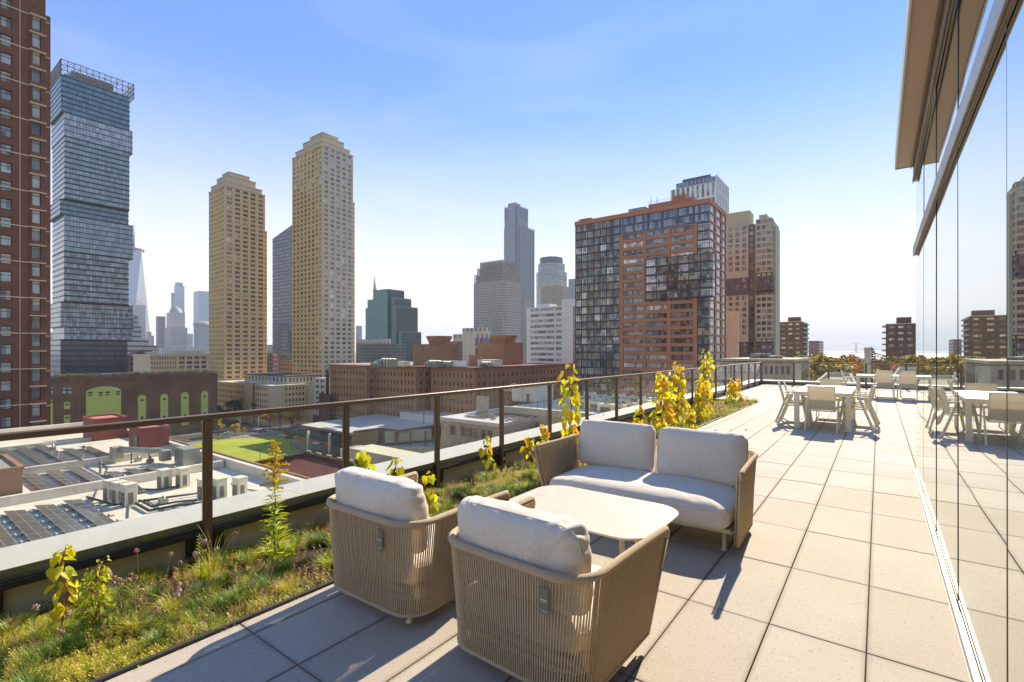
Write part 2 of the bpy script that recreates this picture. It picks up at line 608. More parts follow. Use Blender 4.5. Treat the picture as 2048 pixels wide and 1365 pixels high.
mottled('car_dark', (0.03, 0.032, 0.038), 0.3, 0.05, 1, bump=0)
mottled('signal_yellow', (0.6, 0.35, 0.03), 0.5, 0.05, 1, bump=0)
mottled('tag_grey', (0.2, 0.165, 0.14), 0.6, 0.03, 10, bump=0)
mottled('tag_print', (0.8, 0.79, 0.76), 0.6, 0.02, 10, bump=0)
mottled('canvas', (0.55, 0.42, 0.27), 0.8, 0.08, 0.5, bump=0, space='W')
mottled('flower_pink', (0.6, 0.4, 0.36), 0.8, 0.2, 60, bump=0)
mottled('flower_tan', (0.45, 0.28, 0.17), 0.85, 0.25, 60, bump=0)
mottled('dry_stem', (0.4, 0.27, 0.13), 0.8, 0.2, 20, bump=0)
mottled('red_stem', (0.35, 0.12, 0.05), 0.7, 0.2, 20, bump=0)
mottled('insulation', (0.68, 0.62, 0.62), 0.7, 0.06, 0.5, bump=0, space='W')
mottled('steel_beam', (0.17, 0.1, 0.07), 0.7, 0.15, 1, bump=0)
mottled('paver_bed', (0.05, 0.043, 0.036), 0.95, 0.2, 10, bump=0)

brickmat('brick_red', (0.17, 0.066, 0.05), (0.2, 0.085, 0.062), (0.18, 0.1, 0.08), 0.4, 0.13, 0.12)
brickmat('brick_old', (0.185, 0.098, 0.058), (0.24, 0.125, 0.072), (0.13, 0.08, 0.055), 0.5, 0.18, 0.85)
brickmat('brick_brown', (0.32, 0.165, 0.095), (0.38, 0.2, 0.115), (0.32, 0.2, 0.13), 0.5, 0.18, 0.3)
brickmat('brick_deep', (0.16, 0.082, 0.058), (0.2, 0.105, 0.072), (0.16, 0.1, 0.08), 0.5, 0.18, 0.3)
brickmat('brick_dark', (0.085, 0.038, 0.03), (0.11, 0.05, 0.038), (0.1, 0.06, 0.05), 0.5, 0.18, 0.4)

winglass('glass_dark', (0.04, 0.045, 0.045), 0.06, 0.1)
winglass('glass_mid', (0.16, 0.18, 0.17), 0.1, 0.3)
winglass('glass_pale', (0.36, 0.4, 0.38), 0.2)
winglass('glass_warm', (0.42, 0.33, 0.2), 0.25)
winglass('glass_brown', (0.17, 0.105, 0.06), 0.1, 0.3)  # brown and gold reflections put into the pane colour
winglass('glass_blue', (0.1, 0.14, 0.21), 0.08, 0.3)
winglass('glass_bright', (0.5, 0.5, 0.47), 0.15, 0.4)
winglass('glass_mirror', (0.3, 0.34, 0.36), 0.05, 0.75, 0.5, 0.15)

leafmat('leaf_yellow', (0.68, 0.54, 0.0), (0.85, 0.72, 0.02), 0.6, 9)
leafmat('leaf_lime', (0.4, 0.48, 0.01), (0.7, 0.68, 0.02), 0.55, 9)
leafmat('leaf_amber', (0.7, 0.32, 0.01), (0.75, 0.5, 0.02), 0.5, 9)
leafmat('leaf_green', (0.05, 0.12, 0.015), (0.13, 0.22, 0.03), 0.4, 9)
leafmat('grass_bright', (0.24, 0.36, 0.025), (0.56, 0.6, 0.07), 0.55, 5)
leafmat('grass_deep', (0.06, 0.14, 0.015), (0.19, 0.28, 0.04), 0.35, 5)
leafmat('sedum_olive', (0.46, 0.4, 0.03), (0.78, 0.66, 0.08), 0.5, 5)
leafmat('sedum_straw', (0.52, 0.35, 0.12), (0.72, 0.54, 0.22), 0.45, 5)
leafmat('sedum_rust', (0.3, 0.11, 0.03), (0.42, 0.2, 0.07), 0.3, 5)
leafmat('goldenrod', (0.72, 0.5, 0.01), (0.8, 0.6, 0.03), 0.4, 20)
leafmat('tree_green', (0.035, 0.06, 0.015), (0.08, 0.11, 0.025), 0.25, 0.3)
leafmat('tree_olive', (0.13, 0.15, 0.02), (0.26, 0.25, 0.03), 0.25, 0.3)
leafmat('tree_orange', (0.6, 0.2, 0.015), (0.72, 0.34, 0.03), 0.3, 0.3)
leafmat('tree_gold', (0.6, 0.4, 0.03), (0.68, 0.48, 0.05), 0.3, 0.3)

# terrace pavers: exposed aggregate with dark and bright specks
m, t = newmat('paver')
p = t.pos()
n = t.noise(1.3, 4, p)
c = t.ramp(n, [(0.3, (0.45, 0.4, 0.3)), (0.7, (0.555, 0.5, 0.39))])
n9 = t.noise(260, 2, p)
c = t.mix(0.55, c, t.ramp(n9, [(0.35, (0.31, 0.27, 0.205)), (0.65, (0.58, 0.525, 0.43))]))
v = t.n('ShaderNodeTexVoronoi')
v.inputs['Scale'].default_value = 52
t.l(p, v.inputs['Vector'])
big = t.noise(30, 2, p)
spk = t.math('MULTIPLY', t.math('LESS_THAN', v.outputs['Distance'], 0.2), t.math('GREATER_THAN', big, 0.52))
c = t.mix(t.math('MULTIPLY', spk, 0.65), c, c4((0.09, 0.07, 0.05)))
v2 = t.n('ShaderNodeTexVoronoi')
v2.inputs['Scale'].default_value = 48
t.l(p, v2.inputs['Vector'])
c = t.mix(t.math('MULTIPLY', t.math('LESS_THAN', v2.outputs['Distance'], 0.1), 0.6), c, c4((0.85, 0.82, 0.76)))
vc = t.n('ShaderNodeSeparateXYZ')
t.l(p, vc.inputs[0])
cbx = t.n('ShaderNodeCombineXYZ')
t.l(t.math('FLOOR', t.math('DIVIDE', t.math('ADD', vc.outputs[0], 0.053 + 45.7), 0.457)), cbx.inputs[0])
fy = t.math('DIVIDE', t.math('ADD', vc.outputs[1], 91.44 - 3.16), 0.9144)
t.l(t.math('FLOOR', fy), cbx.inputs[1])
wn_ = t.n('ShaderNodeTexWhiteNoise')
t.l(cbx.outputs[0], wn_.inputs[0])
c = t.mix(t.math('MULTIPLY', wn_.outputs[0], 0.30), c, c4((0.3, 0.235, 0.165)))
# grime creeping in from the joints
ey = t.math('MINIMUM', t.math('FRACT', fy), t.math('SUBTRACT', 1.0, t.math('FRACT', fy)))
fx = t.math('FRACT', t.math('DIVIDE', t.math('ADD', vc.outputs[0], 0.053 + 45.7), 0.457))
ex = t.math('MINIMUM', fx, t.math('SUBTRACT', 1.0, fx))
gr_ = t.math('MINIMUM', t.math('MULTIPLY', ey, 0.9144), t.math('MULTIPLY', ex, 0.457))
gm_ = t.math('SUBTRACT', 1.0, t.math('MINIMUM', 1.0, t.math('DIVIDE', gr_, t.math('ADD', 0.008, t.math('MULTIPLY', t.noise(5, 4, p), 0.04)))))
c = t.mix(t.math('MULTIPLY', gm_, 0.55), c, c4((0.2, 0.15, 0.1)))
st = t.ramp(t.noise(0.6, 5, p, 0.7), [(0.5, (0, 0, 0)), (0.75, (1, 1, 1))])
c = t.mix(t.math('MULTIPLY', st, 0.22), c, c4((0.3, 0.24, 0.17)))
t.surf(t.bsdf(c, 0.78, 0, 0.35, t.bump(n9, 0.35, 0.002)))

# linen upholstery
m, t = newmat('linen')
co = t.coords('Object')
mpx = t.n('ShaderNodeMapping'); mpx.inputs['Scale'].default_value = (600, 600, 60)
mpy = t.n('ShaderNodeMapping'); mpy.inputs['Scale'].default_value = (60, 60, 600)
t.l(co, mpx.inputs[0]); t.l(co, mpy.inputs[0])
a = t.noise(1, 2, mpx.outputs[0]); b = t.noise(1, 2, mpy.outputs[0])
w = t.math('MULTIPLY', t.math('ADD', a, b), 0.5)
c = t.ramp(w, [(0.35, (0.62, 0.545, 0.43)), (0.65, (0.84, 0.765, 0.63))])
c = t.mix(0.2, c, t.ramp(t.noise(4, 3, co), [(0.3, (0.66, 0.585, 0.47)), (0.7, (0.82, 0.745, 0.62))]))
t.surf(t.bsdf(c, 0.92, 0, 0.15, t.bump(w, 0.5, 0.0015), Sheen_Weight=0.15))

# rope
m, t = newmat('rope')
co = t.coords('Object')
n = t.noise(240, 2, co)
c = t.ramp(n, [(0.3, (0.42, 0.315, 0.185)), (0.7, (0.68, 0.53, 0.33))])
t.surf(t.bsdf(c, 0.85, 0, 0.2, t.bump(n, 0.5, 0.002)))
m, t = newmat('rope_rim')
co = t.coords('Object')
wv = t.n('ShaderNodeTexWave'); wv.inputs['Scale'].default_value = 62; wv.inputs['Distortion'].default_value = 0.6
wv.bands_direction = 'DIAGONAL'
t.l(co, wv.inputs['Vector'])
n = t.noise(200, 2, co)
h = t.math('ADD', wv.outputs[1], t.math('MULTIPLY', n, 0.3))
c = t.ramp(h, [(0.1, (0.42, 0.32, 0.195)), (0.7, (0.66, 0.52, 0.34))])
t.surf(t.bsdf(c, 0.85, 0, 0.2, t.bump(h, 0.7, 0.004)))

# table top: cream porcelain slab
m, t = newmat('table_slab')
co = t.coords('Object')
n = t.noise(14, 5, co, 0.65)
c = t.ramp(n, [(0.3, (0.5, 0.43, 0.33)), (0.7, (0.59, 0.52, 0.41))])
t.surf(t.bsdf(c, 0.55, 0, 0.4, t.bump(t.noise(220, 2, co), 0.1, 0.001)))
mottled('table_white', (0.78, 0.73, 0.66), 0.42, 0.02, 3, bump=0.02)

# sling mesh fabric of the dining chairs: partly open weave
m, t = newmat('sling')
co = t.coords('Object')
n = t.noise(300, 2, co)
c = t.ramp(n, [(0.3, (0.62, 0.54, 0.38)), (0.7, (0.76, 0.68, 0.5))])
d = t.bsdf(c, 0.8, 0, 0.2)
tr = t.n('ShaderNodeBsdfTransparent')
tl = t.n('ShaderNodeBsdfTranslucent')
t.l(c, tl.inputs[0])
mx = t.n('ShaderNodeMixShader'); mx.inputs[0].default_value = 0.3
t.l(d, mx.inputs[1]); t.l(tl.outputs[0], mx.inputs[2])
m2 = t.n('ShaderNodeMixShader'); m2.inputs[0].default_value = 0.14
t.l(mx.outputs[0], m2.inputs[1]); t.l(tr.outputs[0], m2.inputs[2])
t.surf(m2.outputs[0])

# clear railing glass
m, t = newmat('rail_glass')
tr = t.n('ShaderNodeBsdfTransparent'); tr.inputs[0].default_value = (0.9, 0.93, 0.9, 1)
gl = t.n('ShaderNodeBsdfGlossy'); gl.inputs['Roughness'].default_value = 0.02
df = t.n('ShaderNodeBsdfDiffuse'); df.inputs[0].default_value = (0.7, 0.68, 0.6, 1)
fr = t.n('ShaderNodeFresnel'); fr.inputs[0].default_value = 1.45
mx = t.n('ShaderNodeMixShader')
t.l(fr.outputs[0], mx.inputs[0]); t.l(tr.outputs[0], mx.inputs[1]); t.l(gl.outputs[0], mx.inputs[2])
m2 = t.n('ShaderNodeMixShader')
dn = t.noise(3, 5, t.pos(), 0.7)
t.l(t.math('MULTIPLY', t.ramp(dn, [(0.4, (0.25, 0.25, 0.25)), (0.8, (1, 1, 1))]), 0.16), m2.inputs[0])
t.l(mx.outputs[0], m2.inputs[1]); t.l(df.outputs[0], m2.inputs[2])
t.surf(m2.outputs[0])

# mirror glazing of the penthouse wall, slightly wavy and green-grey
m, t = newmat('wall_glass')
p = t.pos()
mp = t.n('ShaderNodeMapping'); mp.inputs['Scale'].default_value = (1, 1.0, 0.6)
t.l(p, mp.inputs[0])
nm = t.bump(t.noise(0.8, 0, mp.outputs[0]), 0.1, 0.03)
gl = t.n('ShaderNodeBsdfGlossy'); gl.inputs['Roughness'].default_value = 0.004
gl.inputs[0].default_value = (0.86, 0.885, 0.86, 1)
t.l(nm, gl.inputs['Normal'])
df = t.bsdf((0.10, 0.10, 0.085), 0.1, 0, 0.4)
lw = t.n('ShaderNodeLayerWeight'); lw.inputs[0].default_value = 0.35
f = t.math('ADD', 0.62, t.math('MULTIPLY', lw.outputs['Facing'], 0.38))
mx = t.n('ShaderNodeMixShader')
t.l(f, mx.inputs[0]); t.l(df, mx.inputs[1]); t.l(gl.outputs[0], mx.inputs[2])
t.surf(mx.outputs[0])

# solar cells
m, t = newmat('solar_cells')
co = t.coords('Object')
sp = t.n('ShaderNodeSeparateXYZ'); t.l(co, sp.inputs[0])
def _ln(s, w, th):
    return t.math('LESS_THAN', t.math('ABSOLUTE', t.math('SUBTRACT', t.math('FRACT', t.math('ADD', t.math('DIVIDE', s, w), 0.5)), 0.5)), th)
g = t.math('MAXIMUM', _ln(sp.outputs[0], 0.27, 0.045), _ln(sp.outputs[1], 0.48, 0.03))
c = t.mix(g, t.ramp(t.noise(2, 2, t.pos()), [(0.3, (0.06, 0.05, 0.04)), (0.7, (0.12, 0.1, 0.075))]), c4((0.3, 0.27, 0.22)))
t.surf(t.bsdf(c, 0.25, 0, 0.6))

# harbour water
m, t = newmat('harbour_water')
p = t.pos()
h = t.noise(0.08, 5, p, 0.7)
t.surf(t.bsdf((0.05, 0.08, 0.1), 0.3, 0, 0.6, t.bump(h, 1.0, 3.0)))
# ------------------------------------------------------------------ terrace
EDGE_X, WALL_X, RAIL_X = -2.96, 0.38, -4.42
FAR_Y, BED_Y = 25.5, 16.67
mb = MB()
xs = [-4.47, EDGE_X] + [-0.053 - 0.457 * k for k in range(6, -1, -1)] + [WALL_X + 0.05]
xs_far = [-0.053 - 0.457 * k for k in range(9, -5, -1)]
prnd = random.Random(3)
y = 3.16 - 0.9144 * 7
while y < FAR_Y + 0.3:
    y1 = y + 0.9144
    row = xs[1:] if y1 < BED_Y + 0.6 else [-4.47] + xs_far[1:]
    if y > 8.0 and y1 < BED_Y + 0.6:
        row = xs[1:-1] + [WALL_X + .02 + 0.457 * k for k in range(0, 5)]
    for a, b in zip(row[:-1], row[1:]):
        dz = prnd.uniform(-0.0012, 0.0012)
        g = 0.0028
        mb.bbox(a + g, b - g, y + g, min(y1, FAR_Y + 0.3) - g, -0.05, dz, 0.0022)
    y = y1
struct(mb.build('terrace_floor', 'paver'))
mb = MB()
mb.box(EDGE_X, WALL_X + 2.2, -3.5, FAR_Y + 0.35, -0.2, -0.03)
mb.box(-4.5, EDGE_X, BED_Y, FAR_Y + 0.35, -0.2, -0.03)
struct(mb.build('terrace_bed', 'paver_bed'))

# planter bed soil and edging
mb = MB()
nx, ny = 14, 90
vs = []
for j in range(ny + 1):
    for i in range(nx + 1):
        X = -4.46 + (EDGE_X + 4.46 - 0.012) * i / nx
        Y = -3.0 + (BED_Y + 3.0) * j / ny
        vs.append((X, Y, -0.16 + 0.05 * noise.noise(Vector((X * 2.5, Y * 2.5, 0))) + 0.11 * (i / nx)))
mb.add(vs, [(j * (nx + 1) + i, j * (nx + 1) + i + 1, (j + 1) * (nx + 1) + i + 1, (j + 1) * (nx + 1) + i) for j in range(ny) for i in range(nx)], 0, True)
struct(mb.build('planting_soil', 'soil'))
r_ = empty('planter_edging', (EDGE_X, 0, 0), 0, 'thin dark metal edging strip between the planting bed and the pavers', 'edging')
mb = MB()
mb.box(-0.012, -0.004, -3.5, BED_Y + 0.004, -0.12, 0.012)
mb.box(-0.03, -0.004, -3.5, BED_Y + 0.004, 0.012, 0.016)
mb.build('long_strip', 'edging_metal', r_)
mb = MB()
mb.box(-1.5, -0.013, BED_Y - 0.004, BED_Y + 0.004, -0.12, 0.014)
mb.build('end_strip', 'edging_metal', r_)

# parapet wall with metal coping, side and far end
r_ = empty('parapet_wall', (-4.75, 0, -0.5), 0, 'low beige stucco parapet with wide grey metal coping outside the railing', 'parapet')
mb = MB()
mb.box(-0.22, 0.27, -3.5, FAR_Y + 0.72, -0.9, 0.64)
mb.box(0.271, 8.5, FAR_Y + 0.32, FAR_Y + 0.72, -0.9, 0.64)
mb.build('wall', 'stucco', r_)
mb = MB()
yy = -3.5
k = 0
while yy < FAR_Y + 0.75:
    y1 = min(yy + 3.05, FAR_Y + 0.76)
    z = 0.5
    mb.add([(-0.26, yy + .003, .672), (0.30, yy + .003, .686), (0.30, y1 - .003, .686), (-0.26, y1 - .003, .672),
            (-0.26, yy + .003, .60), (0.30, yy + .003, .61), (0.30, y1 - .003, .61), (-0.26, y1 - .003, .60)],
           [(0, 1, 2, 3), (7, 6, 5, 4), (1, 5, 6, 2), (4, 0, 3, 7), (0, 4, 5, 1), (3, 2, 6, 7)], [0, 0, 1, 1, 0, 0])
    yy = y1
yy = 0.31
while yy < 8.3:
    mb.box(yy, yy + 3.04, FAR_Y + 0.29, FAR_Y + 0.757, 0.6, 0.683)
    yy += 3.05
mb.build('coping', ['coping_metal', 'coping_edge'], r_)
mb = MB()
for y0 in (3.6, 9.7, 15.8):
    mb.cyl(-0.03, y0, 0.676, 0.71, 0.012, 0.01, 8)
mb.build('screw_cap', 'bare_metal', r_)

# railing: long side and far end
def railing(name, loc, rz, L, step, first, label):
    root = empty(name, loc, rz, label, 'railing', 'glass railings round the terrace')
    # local +Y runs along the railing, local +X towards the terrace
    mb = MB(); mb.bbox(-0.036, 0.036, first - 0.03, L, 1.012, 1.056, 0.004); mb.build('top_rail', 'bronze_metal', root)
    mb = MB(); mb.bbox(-0.02, 0.022, first, L, 0.07, 0.115, 0.004); mb.box(-0.012, 0.014, first, L, 0.115, 0.124); mb.build('bottom_rail', 'black_metal', root)
    ys = []
    y = first
    while y <= L + 0.01:
        ys.append(y); y += step
    pm = None
    for i, y in enumerate(ys):
        if pm is None:
            mb = MB()
            mb.bbox(-0.026, 0.026, -0.028, 0.028, -0.12, 1.011, 0.003)
            mb.box(-0.03, -0.0265, -0.012, 0.012, -0.1, 1.0)
            mb.box(-0.012, 0.012, 0.0285, 0.036, 0.13, 1.0); mb.box(-0.012, 0.012, -0.036, -0.0285, 0.13, 1.0)
            pm = mb.build('post', 'bronze_metal', root)
            o = pm
        else:
            o = pm.copy(); COL.objects.link(o)
        o.location = (0, y, 0)
    bm = None
    for y in ys:
        if bm is None:
            mb = MB()
            mb.box(-0.055, -0.03, -0.14, 0.14, -0.09, 0.062)
            mb.box(-0.03, -0.0262, -0.1, 0.1, -0.07, 0.045)
            for sy in (-1, 1):
                for z in (-0.05, 0.02):
                    mb.tube([(-0.03, sy * .115, z), (-0.018, sy * .115, z)], 0.009, 6)
            bm = mb.build('bracket', 'black_metal', root); o = bm
        else:
            o = bm.copy(); COL.objects.link(o)
        o.location = (0, y, 0)
    gm = None
    for a, b in zip(ys[:-1], ys[1:]):
        if gm is None:
            mb = MB(); mb.add([(-0.004, .037, .118), (-0.004, step - .037, .118), (-0.004, step - .037, 1.01), (-0.004, .037, 1.01)], [(0, 1, 2, 3)])
            mb.box(-0.0085, -0.0005, .037, .040, .125, 1.01); mb.m[1:] = [1] * 6
            gm = mb.build('glass_panel', ['rail_glass', 'grey_frame'], root); o = gm
        else:
            o = gm.copy(); COL.objects.link(o)
        o.location = (0, a, 0)
    return root

railing('glass_railing', (RAIL_X, 0, 0), 0, FAR_Y, 1.309, 1.732 - 1.309 * 3, 'long bronze railing with clear glass panels along the planting bed')
railing('glass_railing', (RAIL_X, FAR_Y, 0), R(-90), 6.8, 1.325, 0.0, 'dark glass railing across the far end of the terrace behind the tables')

# the glazed penthouse wall
W = empty('penthouse_wall', (WALL_X, 8.3, 0), 0, 'tall mirrored glass wall with silver floor track on the right of the terrace', 'glass wall')
JO = [8.3 - 1.43 * k for k in range(0, 8)]       # joints between panes
for a, b in zip(JO[1:], JO[:-1]):
    for z0, z1 in ((0.06, 2.86), (2.93, 3.80)):
        mb = MB()
        tw = rnd.uniform(-0.0025, 0.0025)
        tw2 = rnd.uniform(-0.0015, 0.0015)
        w = b - a - 0.012
        n = 6
        mb.add([(0.004 + tw, a + .006 - 8.3, z0), (0.004 - tw + tw2, b - .006 - 8.3, z0), (0.004 - tw - tw2, b - .006 - 8.3, z1), (0.004 + tw, a + .006 - 8.3, z1),
                (0.03, a + .006 - 8.3, z0), (0.03, b - .006 - 8.3, z0), (0.03, b - .006 - 8.3, z1), (0.03, a + .006 - 8.3, z1)],
               [(3, 2, 1, 0), (4, 5, 6, 7), (0, 1, 5, 4), (1, 2, 6, 5), (2, 3, 7, 6), (3, 0, 4, 7)])
        mb.build('glass_pane', 'wall_glass', W)
for y in JO[:-1]:
    if y < 8.2:
        mb = MB(); mb.box(0.003, 0.02, y - 8.3 - .008, y - 8.3 + .008, 0.06, 3.80); mb.build('joint_seal', 'black_metal', W)
mb = MB()
mb.box(-0.026, 0.06, JO[-1] - 8.3, 0.0, 0.0, 0.02)
mb.box(-0.026, -0.011, JO[-1] - 8.3, 0.0, 0.02, 0.045)
mb.box(0.032, 0.06, JO[-1] - 8.3, 0.0, 0.022, 0.07)
mb.box(-0.034, -0.0265, JO[-1] - 8.3, -0.3, 0.0, 0.003); mb.m[-6:] = [1] * 6  # thin dark strip on the floor beside the track
mb.build('floor_track', ['track_metal', 'black_metal'], W)
mb = MB()
mb.box(-0.026, 0.06, JO[-1] - 8.3, 0.0, 2.905, 2.925)
mb.box(-0.026, -0.021, JO[-1] - 8.3, 0.0, 2.81, 2.9049); mb.m[-6:] = [1] * 6
mb.m[-12:-6] = [1] * 6
mb.box(-0.0209, -0.012, JO[-1] - 8.3, -0.004, 2.814, 2.904)
mb.box(-0.008, 0.003, JO[-1] - 8.3, -0.004, 2.82, 2.904)
mb.box(0.031, 0.06, JO[-1] - 8.3, -0.004, 2.86, 2.904)
mb.build('transom', ['soffit_trim', 'track_metal'], W)
mb = MB()
mb.box(-0.03, 0.002, JO[-1] - 8.3, 0.04, 3.805, 3.83)
mb.box(-0.03, -0.022, JO[-1] - 8.3, 0.04, 3.78, 3.8049)
mb.box(-0.012, 0.001, JO[-1] - 8.3, 0.02, 3.79, 3.8049)
mb.box(0.003, 0.06, JO[-1] - 8.3, 0.0, 3.8301, 3.999)
mb.build('head_track', 'soffit_trim', W)
mb = MB()
mb.box(0.06, 14, JO[-1] - 8.3, -0.02, 0.0, 3.84)
mb.build('core', 'soffit_trim', W)
rf = empty('roof_canopy', (0.18, 8.3, 4.0), 0, 'brown soffit with thin pale fascia overhanging the top of the glass wall', 'roof overhang')
mb = MB(); mb.box(0.004, 14, -14, 0, 0.0, 0.02); mb.build('soffit', 'soffit_panel', rf)
mb = MB(); mb.box(-0.012, 0.003, -14, 0.012, -0.012, 0.2); mb.box(0.003, 14, 0.001, 0.012, -0.012, 0.2); mb.build('fascia', 'fascia_white', rf)
mb = MB(); mb.box(0.004, 14, -14, 0, 0.021, 0.19); mb.build('roof_deck', 'roof_gravel', rf)
mb = MB()
mb.box(0.150, 0.162, -14, 0.0, -0.03, -0.001)
mb.box(0.178, 0.199, -14, 0.03, -0.169, -0.001)
mb.build('drip_trim', 'soffit_trim', rf)

# the block under the terrace
mb = MB()
mb.box(-4.97, 15, -14, FAR_Y + 0.72, GROUND, -0.91)
mb.box(-4.5, 15, -14, FAR_Y + 0.4, -0.91, -0.21)
tag(mb.build('apartment_block', 'stucco'), 'building carrying the paved roof terrace', 'building')
# ------------------------------------------------------------------ lounge furniture
def cushion(name, w, d, h, parent, loc=(0, 0, 0), rot=(0, 0, 0), p=5.0, bulge=0.16, seed=0, pz=2.6, wr=1.0, n=22, crown=None):
    """soft box cushion, with a seam, crowned faces and wrinkles that gather at the corners"""
    mb = MB()
    faces = []
    vid = {}
    vs = []

    def key(v):
        return (round(v[0], 4), round(v[1], 4), round(v[2], 4))
    off = Vector((seed * 3.1, seed * 1.7, seed * 5.3))
    nn = {0: max(6, int(n * 0.5)), 1: n, 2: n}
    for ax in range(3):
        for sg in (-1, 1):
            u, v = [a for a in range(3) if a != ax]
            grid = []
            for i in range(n + 1):
                for j in range(n + 1):
                    q = [0, 0, 0]
                    q[ax] = sg
                    ti, tj = -1 + 2 * i / n, -1 + 2 * j / n
                    q[u] = math.copysign(abs(ti) ** 0.75, ti); q[v] = math.copysign(abs(tj) ** 0.75, tj)
                    k = key(q)
                    if k not in vid:
                        a, b, c = abs(q[0]), abs(q[1]), abs(q[2])
                        # plan outline: rounded rectangle; section: fuller ellipse
                        sxy = (a ** p + b ** p) ** (1 / p) if a + b > 0 else 0
                        m = max(a, b, c)
                        if sxy > 1e-6:
                            f = (max(a, b) / sxy)
                        else:
                            f = 1
                        X, Y = q[0] * f, q[1] * f
                        rho = max(a, b)
                        tot = (rho ** pz + c ** pz) ** (1 / pz)
                        g = m / tot if tot else 1
                        X *= g; Y *= g
                        Z = q[2] * g
                        Z *= 1 + bulge * (1 - X * X) * (1 - Y * Y)
                        P = Vector((X * w / 2, Y * d / 2, Z * h / 2))
                        cr = (abs(X) ** 3) * (abs(Y) ** 3)
                        edge = max(abs(X), abs(Y)) ** 4
                        nv = noise.noise(P * 9 + off) * 0.006 * wr
                        ang = math.atan2(Y * d, X * w)
                        nv += (math.sin(ang * 38 + 5 * noise.noise(P * 6 + off)) * 0.0035 * cr * 3 * wr) * (1 - abs(Z) * 0.3)
                        nv += noise.noise(Vector((P.x * 30, P.y * 30, P.z * 9)) + off) * 0.004 * edge * wr
                        nr = Vector((X / w, Y / d, Z / h)).normalized()
                        P += nr * nv
                        if crown: P.z += crown(X, Y)
                        vid[k] = len(vs)
                        vs.append(tuple(P))
                    grid.append(vid[k])
            for i in range(n):
                for j in range(n):
                    a, b, c, e = grid[i * (n + 1) + j], grid[(i + 1) * (n + 1) + j], grid[(i + 1) * (n + 1) + j + 1], grid[i * (n + 1) + j + 1]
                    f = (a, b, c, e)
                    A, Bv, C = Vector(vs[a]), Vector(vs[b]), Vector(vs[c])
                    nrm = (Bv - A).cross(C - A)
                    if nrm.dot(A + C) < 0:
                        f = f[::-1]
                    faces.append(f)
    mb.add(vs, faces, 0, True)
    # piped seam round the middle of the sides
    seam = []
    for k in range(96):
        a = 2 * math.pi * k / 96
        ca, sa = math.cos(a), math.sin(a)
        rr = (abs(ca) ** p + abs(sa) ** p) ** (-1 / p)
        P = Vector((ca * rr * w / 2, sa * rr * d / 2, h * 0.2))
        g = (1 - abs(0.4) ** pz) ** (1 / pz)
        P.x *= g * 1.003; P.y *= g * 1.003
        if crown: P.z += crown(P.x * 2 / w, P.y * 2 / d)
        seam.append(P)
    mb.tube(seam, 0.0028, 5, 0, closed=True)
    o = mb.build(name, 'linen', parent)
    o.location = loc
    o.rotation_euler = rot
    return o


def u_path(w, d, r, flare=0.0, n=9):
    """open-front U in plan: front-left tip, back, front-right tip (local, front = +Y)"""
    P = []
    hw = w / 2
    P.append((-hw - flare, d))
    for k in range(1, 10):
        t_ = k / 10
        P.append((-hw - flare * (1 - t_) ** 2, d + (r - d) * t_))
    for k in range(n + 1):
        a = math.pi + (math.pi / 2) * k / n
        P.append((-hw + r + r * math.cos(a), r + r * math.sin(a)))
    for k in range(n + 1):
        a = 1.5 * math.pi + (math.pi / 2) * k / n
        P.append((hw - r + r * math.cos(a), r + r * math.sin(a)))
    for k in range(1, 11):
        t_ = k / 10
        P.append((hw + flare * t_ ** 2, r + (d - r) * t_))
    return P


def resample(P, n):
    L = [0]
    for a, b in zip(P[:-1], P[1:]):
        L.append(L[-1] + math.dist(a, b))
    out = []
    j = 0
    for k in range(n):
        s = L[-1] * k / (n - 1)
        while j < len(P) - 2 and L[j + 1] < s:
            j += 1
        t_ = (s - L[j]) / max(1e-9, L[j + 1] - L[j])
        out.append(tuple(P[j][i] + (P[j + 1][i] - P[j][i]) * t_ for i in range(len(P[j]))))
    return out, L[-1]


def strand(mb, a, b, r, seg=1):
    a, b = Vector(a), Vector(b)
    mb.tube([a, b], r, 5, 0, caps=False, smooth=True)


